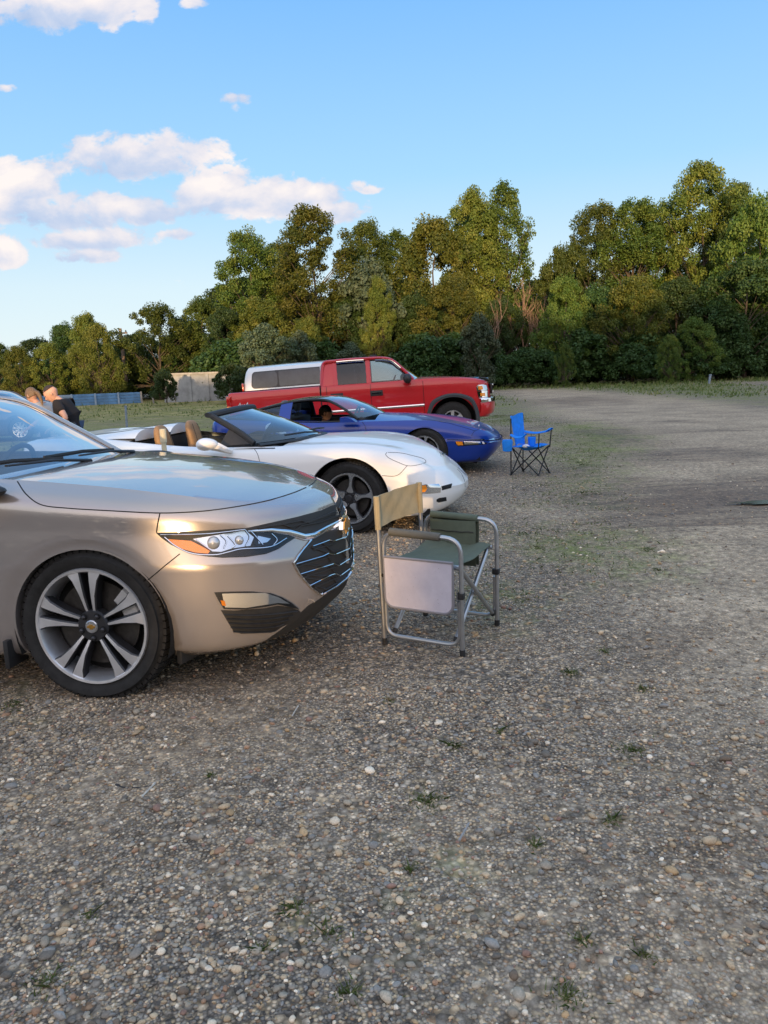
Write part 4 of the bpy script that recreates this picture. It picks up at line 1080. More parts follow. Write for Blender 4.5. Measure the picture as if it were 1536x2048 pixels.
def bucket(car, x, y, z, mat, rake=.20):
    """sports seat whose back runs up into a rounded head restraint"""
    o = bpy.data.objects.new('seat', None); link(o, car.root); o.location = (x, y, z)
    c = MB(); c.box((.0, 0, 0), (.50, .50, .16), bev=.05); c.build('seat_cushion', mat, o)
    prof = crom([(.0, .22, .07), (.25, .25, .075), (.42, .225, .07), (.52, .165, .06), (.60, .148, .058), (.70, .135, .052), (.765, .105, .042), (.795, .055, .025), (.80, .005, .004)], 34)
    P = []
    for zz, ww, tt in prof:
        row = []
        for a in np.linspace(0, 2 * math.pi, 24, endpoint=False):
            ca, sa = math.cos(a), math.sin(a); f = (abs(ca) ** 2.8 + abs(sa) ** 2.8) ** (-1 / 2.8)
            row.append((-.22 - rake * zz + tt * ca * f - .012 * (1 - (sa * f) ** 2) * (ca > 0), ww * sa * f, zz))
        P.append(row)
    b = MB(); b.grid(np.array(P), wrap=True); b.build('seat_back', mat, o)
    sm_ = MB()
    for sy in (.07, -.07): sm_.tube([(-.22 - rake * zz + tt * .96, sy * min(1, ww / .13), zz) for zz, ww, tt in prof[4:29]], .0022, 5)
    sm_.build('seat_seams', M_SEAM, o)
    return o
def steering_wheel(car, x, y, z, r=.185, tilt=25, mat=None):
    o = bpy.data.objects.new('steering_wheel', None); link(o, car.root); o.location = (x, y, z); o.rotation_euler = (0, R(tilt), 0)
    m = MB(); m.tube([(0, r * math.cos(a), r * math.sin(a)) for a in np.linspace(0, 2 * math.pi, 40, endpoint=False)], .016, 10, closed=True); m.build('wheel_rim', mat or M_BLACK, o)
    m = MB(); m.box((.02, 0, 0), (.05, .13, .11), bev=.02)
    for a in (0, math.pi, -math.pi / 2): m.tube([(.015, .05 * math.cos(a), .05 * math.sin(a)), (0, r * math.cos(a), r * math.sin(a))], .014, 6)
    m.build('wheel_spokes', mat or M_BLACK, o)
    m = MB(); m.tube([(.02, 0, 0), (.3, 0, 0)], .03, 8); m.build('steering_column', M_BLACK, o); return o
# ------------------------------------------------------------------ champagne sedan in the foreground
M_CHAMP = paint('champagne_paint', (.425, .380, .358), .52, .24, 0, .012, .25, 1.0, 1.7)
M_LINER = plain('wheel_liner', (.016, .015, .014), .9, var=.4, vscale=30)
MAL_PLAN = [(-3.98, 0), (-3.93, .55), (-3.72, .84), (-2.83, .93), (-1.6, .935), (-.6, .935), (0, .93), (.38, .905), (.63, .845), (.84, .69), (.99, .41), (1.06, 0)]
MAL_LINES = [
 ([.17] * 7 + [.18, .19, .20, .21, .22], [.14] * 9 + [.15, .17, .18]),
 ([.35, .33, .30, .25, .22, .22, .245, .25, .24, .24, .255, .265], [.05] * 8 + [.05, .06, .07, .08]),
 ([.50, .50, .46, .40, .38, .38, .40, .41, .41, .40, .385, .375], [.015] * 8 + [.01, .005, .005, .005]),
 ([.75, .74, .72, .68, .66, .66, .652, .648, .645, .635, .60, .57], 0),
 ([.90, .90, .88, .84, .82, .82, .805, .785, .77, .755, .735, .725], [.02] * 7 + [.030, .045, .050, .045, .04]),
 ([1.02, 1.02, 1.02, 1.01, 1.0, .99, .945, .902, .873, .853, .844, .842], [.045] * 7 + [.052, .07, .080, .085, .085]),
 ([1.06, 1.06, 1.08, 1.07, 1.06, 1.06, 1.018, .972, .936, .906, .894, .890], [.15] * 7 + [.155, .165, .175, .18, .18]),
]
MAL_ZC = [(-4.1, 1.07), (-3.0, 1.12), (-.6, 1.07), (-.2, 1.06), (.2, 1.025), (.6, .955), (.885, .892)]
MAL_ARCH = [(0, .352, .383), (-2.83, .352, .383)]
def sedan_body(car, paint_m, detail=True):
    b = Body(MAL_PLAN, MAL_LINES, MAL_ZC, 170, 46, crease=(3,))
    # flange round the wheel openings: the body tucks in towards the lip
    P = b.belt
    for ax, az, ar in MAL_ARCH:
        d = np.hypot(P[..., 0] - ax, P[..., 2] - az); k = np.clip((ar + .052 - d) / .030, 0, 1) * (P[..., 1] > .5) * (P[..., 2] < 1.0)
        P[..., 1] -= k * .016
    mb = b.mesh(MAL_ARCH, open_x=(-2.95, -.55), open_y=.74); half = MB(); half.v = list(mb.v); half.f = list(mb.f)
    car.bvh = bvh_of(half)
    # the unpainted chin of the bumper is a part of its own
    lim = lambda p: (p[2] - np.interp(abs(p[1]), [0, .3, .5, .66, .76], [.385, .38, .36, .25, .10])) if p[0] > .5 else 1.0
    V1, F1, _ = clip(mb.v, mb.f, lim); V2, F2, _ = clip(mb.v, mb.f, lambda p: -lim(p))
    m1 = MB(); m1.add(V1, F1); m1.mirror_y(); car.part('body', m1, paint_m, sharp=24, weld=.0006)
    m2 = MB(); m2.add(V2, F2); m2.mirror_y(); car.part('bumper_lip', m2, M_BLACK, sharp=24, weld=.0006)
    arch_liner(car, MAL_ARCH, .62, .90, M_LINER)
    u = MB(); u.box((-1.75, 0, .21), (3.9, 1.5, .05)); car.part('underbody', u, M_DARK)
    return b
mal = Car('sedan', (-1.258, 4.257, -.018), 9.0, 'champagne tan sedan in the left foreground, its bonnet and front wheel filling the corner', roll=1.4)
sedan_body(mal, M_CHAMP)
STY_MAL = dict(kind='twin', n=5, face=M_ALU, pocket=M_GUNMETAL, lip=M_ALU, hub=.078, nuts=5, nutshift=1, rot=math.pi / 2 + .06, badge=M_GOLD, capm=M_POLISH, cal_a=.55)
for x_ in (0, -2.83):
    for sd in (-1, 1): wheel(mal, x_, sd * .905, .362, .369, .284, .245, STY_MAL, sd, steer=0)
def both(name, mb, mat, parent=None, **k):
    mal.part(name, mb, mat, parent, **k); f = flip_y(mb); return mal.part(name, f, mat, parent, **k)
# head lamps
LAMP = [(312, 1065.5), (335, 1064.5), (415, 1061), (489, 1056), (505, 1061), (540, 1062), (570, 1069), (592, 1075), (574, 1086), (557, 1098), (532, 1108), (491, 1114), (445, 1115.5), (409, 1112.5), (368, 1102.5), (341, 1089), (322, 1075)]
def lampset(flip):
    o = bpy.data.objects.new('headlight', None); link(o, mal.root)
    def P(n, mb, mat, **k): mal.part(n, flip_y(mb) if flip else mb, mat, o, **k)
    P('lamp_housing', mal.decal(LAMP, .003, 8), M_BLACK)
    P('turn_signal', mal.decal([(336.5, 1078), (382, 1082), (401, 1091.5), (420, 1102.5), (416, 1107.5), (390, 1105), (366, 1098), (349, 1089)], .007, 7), M_AMBER)
    P('lamp_reflector', mal.decal([(386, 1078), (440, 1069), (489, 1060.5), (507, 1075), (500, 1092), (464, 1097), (442, 1104), (424, 1103), (404, 1089)], .0055, 7), M_REFL)
    P('lamp_reflector', mal.decal([(512, 1069), (545, 1074), (566, 1076), (545, 1092), (512, 1093), (506, 1084)], .0055, 7), M_GUNMETAL)
    P('lamp_reflector', mal.decal([(514, 1072), (540, 1078), (533, 1085), (516, 1088)], .0075, 6), M_REFL)
    for c, r in (((427, 1086), .030), ((478, 1081), .022)):
        q = mal.hit(*c); 
        if q:
            e = MB(); e.ellipsoid(q, (r, r, r * 1.05), 20, 12); P('projector_lens', e, plain('projector_glass', (.55, .56, .58), .05, .6, coat=1))
    for L_ in ([(322, 1069), (360, 1069), (420, 1067), (489, 1059)], [(330, 1074), (352, 1092), (384, 1107), (430, 1110), (455, 1105), (480, 1099), (540, 1094), (571, 1077)], [(500, 1062), (512, 1076), (524, 1090)], [(455, 1072), (470, 1090), (464, 1096)], [(392, 1079), (404, 1088), (424, 1102)], [(440, 1070), (452, 1083), (447, 1097)], [(541, 1068), (552, 1080), (545, 1091)], [(489, 1060), (498, 1075), (490, 1093)]):
        t = MB(); l = mal.line(L_, 5, .009); t.tube(l, .0032, 6); P('lamp_trim', t, M_CHROME)
    P('lamp_cover', mal.decal([(p[0] * .985 + 6.6, p[1] * .985 + 16.3) for p in LAMP], .0115, 9, .002), M_LENS)
lampset(False); lampset(True)
M_FOGREF = plain('fog_reflector', (.80, .80, .80), .42, .6, bump=.5, bscale=150)
# low lamps
FOG = [(428.5, 1184.5), (464, 1183), (502, 1182.5), (540.6, 1186), (562.5, 1194), (582, 1205), (598, 1218.7), (575, 1213), (555, 1208.5), (532, 1213), (491, 1218.7), (447.7, 1217.3), (439.5, 1205)]
for fl in (False, True):
    o = bpy.data.objects.new('fog_light', None); link(o, mal.root)
    for n, mb, mt in (('lamp_housing', mal.decal(FOG, .003, 8), M_GUNMETAL), ('lamp_reflector', mal.decal([(444, 1187), (470, 1186), (530, 1185.5), (556, 1194), (578, 1207), (555, 1205.5), (530, 1209), (491, 1215), (450, 1214)], .006, 5), M_FOGREF), ('lamp_reflector', mal.decal([(441, 1200), (449, 1201), (452, 1211), (444, 1210)], .0065, 5), M_AMBER), ('lamp_cover', mal.decal(FOG, .009, 9, .002), M_LENS)):
        mal.part(n, flip_y(mb) if fl else mb, mt, o)
LOUV = [(441.6, 1220), (469, 1221), (528, 1216.5), (556, 1211), (580, 1214.5), (598, 1221), (603, 1228), (584, 1243), (541, 1265), (482, 1267), (466, 1260.6), (455, 1242.7)]
both('bumper_louvre', mal.decal(LOUV, .003, 8), M_BLACK)
lv = MB()
for q in range(5):
    y0 = 1226 + 8.5 * q; lv.tube(mal.line([(448 + 4.5 * q, y0 + 2), (500, y0 + 3.5), (545, y0 + 1), (592 - 9 * q, y0 - 5)], 6, .007), .0065, 6, flat=(.5, 1.2))
both('louvre_slats', lv, M_BLACK)
# air deflector ahead of the wheel
df = MB(); df.box((.43, -.68, .195), (.03, .30, .07), Matrix.Rotation(R(-14), 3, 'Z'), bev=.008); mal.both('air_deflector', df, M_BLACK)
# grille
GR_UP = [(489, 1057), (534, 1047), (593, 1034), (642, 1021), (664, 1011), (672, 1010), (680, 1016), (680, 1040), (668, 1046), (619, 1068), (606, 1072), (577, 1068.6), (541, 1061.5), (498.6, 1062)]
GR_LO = [(622.7, 1078), (669, 1058), (690, 1050), (697, 1071), (701, 1101), (701, 1139), (690, 1156), (641.8, 1188.6), (622.7, 1175), (598, 1147.6), (585.8, 1125.7)]
for nm, gp in (('upper_grille', GR_UP), ('grille', GR_LO)):
    o = bpy.data.objects.new(nm, None); link(o, mal.root)
    mb = mal.decal(gp, .003, 7); mb.mirror_y(); mal.part('grille_panel', mb, M_BLACK, o)
    sl = MB(); ch = MB()
    if nm == 'grille':
        SL = [[(590, 1127), (642, 1112), (653, 1106.5), (666, 1109), (695, 1097)], [(598, 1147.6), (655.5, 1130), (665, 1127), (674, 1131), (698, 1116)], [(618.6, 1169.5), (658, 1150), (668, 1147), (677, 1151), (699, 1135)], [(622.7, 1093), (645, 1085), (655, 1081), (664, 1083), (693, 1073)]]
        for L_ in SL: ch.tube(mal.line(L_, 4, .010, False), .0042, 6, flat=(.7, 1.2))
        for L_ in ([(588, 1126), (630, 1131), (655, 1128), (668, 1147), (655, 1150), (630, 1152), (600, 1147)], [(620, 1095), (650, 1105), (660, 1125), (640, 1133)], [(605, 1155), (640, 1160), (660, 1152), (672, 1165), (650, 1178), (625, 1170)], [(640, 1085), (662, 1103), (680, 1100), (690, 1115), (676, 1128)], [(590, 1134), (660, 1112)], [(604, 1155), (668, 1134)], [(626, 1175), (672, 1155)], [(625, 1100), (665, 1088)]):
            sl.tube(mal.line(L_, 4, .007, False), .004, 5)
    else:
        for L_ in ([(515, 1057), (560, 1048), (580, 1055), (640, 1036), (672, 1026)], [(560, 1064), (590, 1060), (600, 1052), (640, 1045), (675, 1032)], [(540, 1053), (600, 1042), (615, 1046), (670, 1022)]): sl.tube(mal.line(L_, 4, .008, False), .0045, 5)
    if sl.v: sl.mirror_y(); mal.part('grille_bars', sl, M_BLACK, o)
    if ch.v: ch.mirror_y(); mal.part('grille_slats', ch, M_CHROME, o)
cl_ = mal.line([(495, 1063.5), (541, 1061), (577, 1066), (607, 1075), (625, 1073), (650, 1059), (668, 1050), (682, 1043), (692, 1040)], 4, .007, False)
cb = MB(); cb.tube(cl_, [.006 + .012 * min(1, k / (len(cl_) * .45)) for k in range(len(cl_))], 12, flat=(.95, .6), up=(0, 0, 1)); mal.both('grille_chrome_bar', cb, M_CHROME, sharp=60)
sr = MB(); sr.tube(mal.line([(621, 1080), (604, 1100), (586, 1125), (598, 1148), (621, 1175), (641, 1189)], 4, .006, False), .005, 6)
sr.mirror_y(); mal.part('grille_surround', sr, M_CHROME)
s2 = MB(); s2.tube(mal.line([(641, 1187), (668, 1172), (690, 1155), (698, 1144)], 4, .008, False), .013, 8, flat=(.6, 1)); s2.mirror_y(); mal.part('grille_lower_chrome', s2, M_CHROME)
s3 = MB(); s3.tube(mal.line([(673, 1004), (679, 1022), (683, 1040)], 3, .008, False), .007, 6); mal.both('grille_chrome_spine', s3, M_CHROME)
bo = mal.bvh.ray_cast(Vector((3, -.003, .685)), Vector((-1, 0, 0)))[0]
if bo:
    bx = bo.x + .012
    pts = [(-.085, .685 - .012), (-.070, .685 + .026), (-.032, .685 + .026), (-.032, .685 + .044), (.032, .685 + .044), (.032, .685 + .026), (.085, .685 + .012), (.070, .685 - .026), (.032, .685 - .026), (.032, .685 - .044), (-.032, .685 - .044), (-.032, .685 - .026)]
    e = MB(); e.prism([(p[0] * 1.08, .685 + (p[1] - .685) * 1.09) for p in pts], bx - .02, bx + .012, 'x'); bg_o = mal.part('badge', e, M_CHROME, sharp=20)
    e = MB(); e.prism(pts, bx + .0125, bx + .018, 'x'); mal.part('badge_inlay', e, M_GOLD, bg_o, sharp=20)
# panel gaps
for L_, sm_ in (([(35, 963), (52, 988), (81, 1009), (130, 1016), (220, 1021.5), (319, 1026), (398, 1023), (460, 1015.5), (528, 1003), (580, 988), (612, 975), (621, 969)], True), ([(320, 1026), (316, 1045), (313, 1065)], True), ([(359.7, 1107.7), (328, 1133), (296, 1160)], False)):
    m = MB(); mal.seam(m, L_, smooth=sm_); mal.both('panel_gap', m, M_SEAM)
hc = mal.line([(617, 966), (621, 969)], 2)
if hc:   # bonnet's leading edge across the nose
    g = MB(); y0 = hc[-1]; pts = []
    for q in np.linspace(-1, 1, 31):
        h = mal.bvh.ray_cast(Vector((y0.x - .012 * q * q + .012, -abs(y0.y * q) - .0005, 3)), Vector((0, 0, -1)))[0]
        if h: pts.append((h.x, h.y * (1 if q > 0 else -1), h.z + .0004))
    if len(pts) > 3: g.tube(pts, .0028, 5, caps=False); mal.part('panel_gap', g, M_SEAM)
# cowl, wipers, glasshouse
cw = MB(); P = []
for q in np.linspace(-1, 1, 25):
    y = .80 * q; xb = -.47 - .17 * q * q
    P.append([(xb + .06, y, 1.060 - .045 * q * q), (xb + .02, y, 1.048 - .03 * q * q), (xb - .04, y, 1.020 - .01 * q * q), (xb - .12, y, 1.005)])
cw.grid(np.array(P)); mal.part('cowl', cw, M_BLACK)
M_MALGLASS = glass('windscreen_tinted', (.80, .90, .93), k=3.0)
st = [(-.50, 1.035, -.66, .755, 1.05), (-.90, 1.27, -.97, .70, 1.24), (-1.28, 1.44, -1.30, .625, 1.42), (-1.9, 1.505, -1.9, .60, 1.465), (-2.5, 1.475, -2.5, .59, 1.435), (-2.95, 1.36, -2.95, .60, 1.32), (-3.45, 1.12, -3.40, .66, 1.10)]
bl = [(-.66, .79, 1.05), (-.97, .80, 1.055), (-1.30, .81, 1.06), (-1.9, .82, 1.065), (-2.5, .82, 1.07), (-2.95, .81, 1.08), (-3.40, .76, 1.09)]
cabin(mal, st, bl, ['windscreen', 'windscreen', 'roof', 'roof', 'rear_window', 'rear_window'], {'windscreen': M_MALGLASS, 'roof': M_CHAMP, 'rear_window': M_TINT}, None, side_pillars=(3.1, 4.6), rail_w=.030, win_open=((1, 0), (1, 1)))
db = MB(); P = []
for q in np.linspace(-1, 1, 25):
    y = .74 * q; P.append([(-.56 - .10 * q * q, y, 1.02), (-.80, y, 1.035 + .015 * math.cos(3 * q)), (-1.02, y, 1.03 + .035 * math.exp(-((y - .40) / .2) ** 2)), (-1.10, y, .98 + .02 * math.exp(-((y - .40) / .2) ** 2)), (-1.12, y, .70)])
db.grid(np.array(P)); mal.part('dashboard', db, M_FABRICD)
steering_wheel(mal, -1.22, .40, .965, .19, 24)
for y in (.40, -.40): seat(mal, -1.75, y, .50, M_FABRICG, h=.62)
rs = MB(); rs.box((-2.55, 0, .55), (.5, 1.25, .2), bev=.05); rs.box((-2.86, 0, .82), (.16, 1.25, .62), Matrix.Rotation(R(-14), 3, 'Y'), bev=.05); mal.part('rear_seat', rs, M_FABRICG)
inn = MB()
for sg in (1, -1): inn.grid(np.array([[(x, sg * .80, z) for z in (.25, .6, 1.04)] for x in (-.6, -1.5, -2.9)]))
inn.box((-1.75, 0, .28), (2.4, 1.55, .04)); mal.part('cabin_trim', inn, M_FABRICD)
wp = bpy.data.objects.new('wiper', None)
def wiper(y0, y1, x0, x1):
    m = MB(); p0 = Vector((x0, y0, 1.07)); p1 = Vector((x1, y1, 1.10)); m.tube([p0, p0.lerp(p1, .5) + Vector((.02, 0, .014)), p1], [.016, .012, .008], 6, flat=(.7, 1.2))
    q0 = p0.lerp(p1, .25) + Vector((-.05, .0, .018)); q1 = p1 + (p1 - p0) * .42 + Vector((-.05, 0, .0)); m.tube([q0, q0.lerp(q1, .5) + Vector((.01, 0, .012)), q1], .010, 6, flat=(1.2, .7)); mal.part('wiper', m, M_BLACK)
wiper(.62, -.02, -.50, -.50); wiper(.0, -.60, -.45, -.56)
for sg in (1, -1):
    dm = MB(); dm.ellipsoid((-.50, sg * .93, 1.015), (.16, .075, .036)); dm.tube([(-.60, sg * .90, 1.02), (-.66, sg * .80, 1.04)], .028, 8); mal.part('door_mirror', dm, M_BLACK)
    mf = MB(); mf.box((-.43, sg * .86, .225), (.025, .15, .14), bev=.006); mal.part('mud_flap', mf, M_BLACK)
# ------------------------------------------------------------------ white open sports car
M_WHITE = paint('white_paint', (.93, .90, .86), 0.0, .4, 0, .01, .3, .8, 1.38)
M_TAN = plain('tan_leather', (.46, .24, .10), .55, var=.12, vscale=30, bump=.15, bscale=160)
whi = Car('convertible', (-.17, 7.80, 0), 10.0, 'white open-top sports car with tan headrests behind the champagne sedan')
W_PLAN = [(-3.55, 0), (-3.5, .6), (-3.3, .86), (-2.66, .935), (-1.6, .905), (-.75, .905), (0, .925), (.40, .91), (.70, .84), (.90, .66), (1.02, .36), (1.06, 0)]
W_LINES = [
 (.15, [.14] * 9 + [.16, .20, .22]),
 ([.25, .24, .22, .18, .17, .17, .17, .17, .18, .205, .235, .25], [.05] * 8 + [.045, .045, .045, .045]),
 ([.45, .45, .45, .42, .40, .38, .38, .345, .32, .315, .315, .32], [.01] * 8 + [0, 0, 0, 0]),
 ([.66, .66, .66, .62, .58, .56, .56, .52, .46, .415, .39, .385], 0),
 ([.80, .80, .80, .77, .72, .70, .735, .665, .565, .495, .465, .455], [.02] * 8 + [.045, .055, .06, .06]),
 ([.90, .90, .90, .88, .80, .785, .80, .74, .64, .56, .522, .505], [.06, .06, .06, .07, .05, .06, .075, .085, .115, .12, .115, .11]),
 ([.93, .93, .94, .94, .83, .825, .838, .79, .69, .605, .565, .55], [.16, .16, .17, .19, .12, .15, .20, .21, .22, .21, .19, .17]),
]
W_ZC = [(-3.7, .93), (-2.4, .93), (-.9, .87), (-.5, .875), (0, .868), (.4, .815), (.62, .75), (.80, .65), (.89, .55)]
W_ARCH = [(0, .342, .386), (-2.66, .345, .39)]
b = Body(W_PLAN, W_LINES, W_ZC, 160, 44, crease=(3,))
t_ = np.linspace(0, 1, b.top.shape[1])
x_ = b.top[..., 0]; amp = .016 * np.clip((x_ + .9) / .5, 0, 1) * np.clip((.75 - x_) / .5, 0, 1)
b.top[..., 2] -= amp * np.exp(-((t_[None] - .30) / .16) ** 2)      # valleys between the wings and the bonnet bulge
mb = b.mesh(W_ARCH, open_x=(-2.25, -.66), open_y=.73); half = MB(); half.v = list(mb.v); half.f = list(mb.f); whi.bvh = bvh_of(half)
mb.mirror_y(); whi.part('body', mb, M_WHITE, sharp=28, weld=.0006)
arch_liner(whi, W_ARCH, .60, .90, M_LINER)
u = MB(); u.box((-1.3, 0, .20), (4.1, 1.6, .05)); whi.part('underbody', u, M_DARK)
STY_W = dict(kind='star', n=5, face=M_POLISH, pocket=M_GUNMETAL, lip=M_POLISH, hub=.085, rot=math.pi / 2 - .15, cal_a=2.6, caliper=False)
for xx in (0, -2.66):
    for sd in (-1, 1): wheel(whi, xx, sd * .90, .342, .342 if xx == 0 else .345, .243, .25, STY_W, sd, steer=-8 if xx == 0 else 0)
def wl(name, pxs, off, mat, step=5): return whi.both(name, whi.decal(pxs, off, step), mat)
for fl in (False, True):
    o = bpy.data.objects.new('marker_light', None); link(o, whi.root)
    for n, pxs, off, mt in (('lamp_housing', [(842, 970), (860, 968.5), (877, 968), (882, 973), (881, 985), (860, 987), (844, 987)], .003, M_REFL), ('lamp_lens', [(843, 971), (851, 970.5), (854, 977), (850, 983.5), (844, 984.5)], .006, M_AMBER)):
        d = whi.decal(pxs, off, 4); whi.part(n, flip_y(d) if fl else d, mt, o)
wl('brake_duct', [(883, 972.5), (904, 967), (902, 976), (884, 980.5)], .003, M_DARK, 4)
wl('fog_slot', [(873, 999), (878, 996), (892, 994), (893, 1001.5), (877, 1005), (873, 1003)], .003, M_DARK, 4)
sm = MB()
for L_ in ([(774, 905), (771, 909), (778, 916), (797, 925), (815, 931.5), (835, 930), (852, 924), (848, 918), (824, 911), (801, 906), (776, 905)], [(815, 931), (794, 951), (764, 951.5)], [(508, 897), (515, 908), (520, 925)], [(830, 880), (862, 892), (880, 905), (882, 913)], [(914, 938), (922, 946), (929, 962), (930, 974)]):
    sm = MB(); whi.seam(sm, L_, .0026, .0003); whi.both('panel_gap', sm, M_SEAM)
eb = whi.bvh.ray_cast(Vector((.80, -.001, 2)), Vector((0, 0, -1)))
if eb[0]:
    e = MB(); e.lathe([(.004, .001), (.006, .02), (.004, .036), (0, .038)], 24, 'z', (eb[0].x, 0, eb[0].z)); whi.part('badge', e, M_GUNMETAL)
# windscreen with black frame
wx = [(-.50, .885, -.95, .73, .86), (-.78, 1.01, -1.10, .69, .965), (-1.25, 1.175, -1.42, .60, 1.13)]
rows = np.array([np.stack([s_[0] + (s_[2] - s_[0]) * t**2, s_[3] * t, s_[1] + (s_[4] - s_[1]) * t**2], -1) for s_ in wx for t in [np.linspace(-1, 1, 21)]])
g = np.array([crom(rows[:, j], 15) for j in range(21)]).transpose(1, 0, 2)
m = MB(); m.grid(g); whi.part('windscreen', m, glass('windscreen_shaded', (.36, .46, .54), k=2.8))
fr = MB(); loop = [tuple(p) for p in g[:, 0]] + [tuple(p) for p in g[-1, 1:]] + [tuple(p) for p in g[::-1, -1][1:]]
fr.tube(loop, .030, 8, flat=(1, 1)); whi.part('windscreen_frame', fr, M_BLACK)
hd = MB(); hd.tube([Vector(p) + Vector((-.035, 0, .004)) for p in g[-1]], .034, 8, flat=(.8, 1.5)); whi.part('windscreen_header', hd, M_BLACK)
cwl = MB(); cwl.tube([Vector(p) + Vector((.05, 0, -.018)) for p in g[0]], .03, 6, flat=(.5, 1.6)); whi.part('cowl', cwl, M_BLACK)
for y0, y1 in ((.5, -.05), (-.02, -.55)):
    wpm = MB(); wpm.tube([(-.50 - .25 * y0 * y0, y0, .905), (-.56, (y0 + y1) / 2, .925), (-.60 - .3 * y1 * y1, y1, .92)], .010, 5); whi.part('wiper', wpm, M_BLACK)
for sg in (-1, 1):   # quarter-light and door mirror
    m = MB(); a_, b_, c_ = Vector(g[0, 0 if sg < 0 else -1]), Vector(g[-1, 0 if sg < 0 else -1]), Vector((-1.30, sg * .74, .84))
    m.add([a_, a_.lerp(b_, .55), c_, a_ + Vector((0, sg * .012, 0)), a_.lerp(b_, .55) + Vector((0, sg * .012, 0)), c_ + Vector((0, sg * .012, 0))], [(0, 1, 2), (3, 4, 5), (0, 1, 4, 3), (1, 2, 5, 4)]); whi.part('quarter_panel', m, M_BLACK)
    mr_ = blob((-1.33, sg * 1.01, .885), (.125, .11, .060), fn=lambda v: (v[0] * (1.0 if v[0] > 0 else .62), v[1], v[2]))
    mr_.tube([(-1.29, sg * 1.0, .88), (-1.22, sg * .97, .855), (-1.17, sg * .93, .825), (-1.13, sg * .87, .80)], [.052, .044, .034, .028], 8); whi.part('door_mirror', mr_, M_WHITE)
# cockpit
inn = MB(); inn.box((-1.5, 0, .26), (1.7, 1.5, .05)); whi.part('cockpit_floor', inn, M_FABRICD)
for sg in (1, -1):
    d = MB(); d.box((-1.5, sg * .76, .62), (1.6, .08, .40), bev=.03); whi.part('door_trim', d, M_BLACK)
d = MB(); d.box((-.92, 0, .74), (.42, 1.44, .20), bev=.06); whi.part('dashboard', d, M_FABRICD)
d = MB(); d.box((-1.5, 0, .48), (1.2, .26, .26), bev=.05); whi.part('centre_console', d, M_FABRICD)
steering_wheel(whi, -1.18, .38, .80, .18, 22)
for y in (.38, -.38): bucket(whi, -1.70, y, .235, M_TAN)
# rear deck with the two-tone fairings behind the seats
M_GREYW = plain('silver_cloth', (.48, .52, .58), .6, var=.1)
bk = MB(); bk.box((-2.24, 0, .60), (.05, 1.4, .56)); whi.part('bulkhead', bk, M_FABRICD)
for y in (.40, -.40):
    P = []; 
    for i in range(13):
        u = i / 12; x0 = -2.20 - 1.05 * u; h = .085 * (1 - u) ** 1.5 * (1 if i else .9)
        P.append([(x0, y + .29 * q, .928 + h * max(0, 1 - abs(q) ** 3)) for q in np.linspace(-1, 1, 15)])
    m = MB(); m.grid(np.array(P)); m.grid(np.array([[(P[0][k][0], P[0][k][1], .90) for k in range(15)], P[0]]))
    fo = whi.part('seat_fairing', m, M_WHITE)
    P2 = [[(x + .006, yy + (-.0), z + .004) for x, yy, z in row[7:]] for row in P[:9]]
    m = MB(); m.grid(np.array(P2)); whi.part('fairing_panel', m, M_GREYW, fo)
# ------------------------------------------------------------------ blue wedge-shaped coupe
M_BLUE = paint('blue_paint', (.001, .036, .30), .0, .30, 0, .0, .0, .7, 1.4)
blu = Car('coupe', (.745, 11.69, 0), 9.0, 'deep blue wedge-nosed sports coupe between the white convertible and the red pickup')
B_PLAN = [(-3.35, 0), (-3.3, .6), (-3.15, .84), (-2.44, .90), (-1.5, .895), (-.7, .895), (0, .90), (.42, .885), (.76, .83), (.99, .68), (1.10, .37), (1.135, 0)]
B_LINES = [
 (.16, [.12] * 9 + [.15, .20, .22]),
 ([.26, .25, .23, .19, .18, .18, .18, .19, .205, .24, .27, .28], [.05] * 8 + [.05, .07, .08, .08]),
 ([.44, .44, .42, .36, .36, .36, .36, .355, .35, .355, .36, .365], [.01] * 8 + [.01, .012, .015, .02]),
 ([.52, .52, .51, .50, .49, .49, .485, .475, .455, .44, .43, .425], 0),
 ([.56, .56, .55, .535, .525, .525, .52, .505, .485, .47, .46, .455], [.012] * 8 + [.015, .02, .02, .025]),
 ([.80, .80, .80, .77, .725, .72, .69, .635, .57, .535, .515, .505], [.03] * 7 + [.035, .04, .045, .05, .055]),
 ([.87, .87, .87, .84, .79, .79, .785, .735, .655, .60, .565, .55], [.10, .10, .10, .10, .08, .08, .12, .12, .12, .125, .13, .135]),
]
B_ZC = [(-3.5, .88), (-2.4, .90), (-.8, .88), (-.6, .865), (-.2, .84), (.2, .785), (.6, .70), (.97, .55)]
B_ARCH = [(0, .335, .352), (-2.44, .335, .36)]
b = Body(B_PLAN, B_LINES, B_ZC, 150, 42, crease=(3, 4))
mb = b.mesh(B_ARCH, open_x=(-3.0, -.72), open_y=.74); half = MB(); half.v = list(mb.v); half.f = list(mb.f); blu.bvh = bvh_of(half)
mb.mirror_y(); blu.part('body', mb, M_BLUE, sharp=24, weld=.0006)
arch_liner(blu, B_ARCH, .60, .87, M_LINER)
u = MB(); u.box((-1.2, 0, .22), (4.0, 1.55, .05)); blu.part('underbody', u, M_DARK)
ch = MB(); ch.box((.72, 0, .18), (.10, 1.2, .10), Matrix.Rotation(R(20), 3, 'Y'), bev=.01); blu.part('chin_spoiler', ch, M_BLACK)
for xx in (0, -2.44):
    for sd in (-1, 1): wheel(blu, xx, sd * .875, .335, .335, .235, .25, STY_W, sd, steer=-14 if xx == 0 else 0)
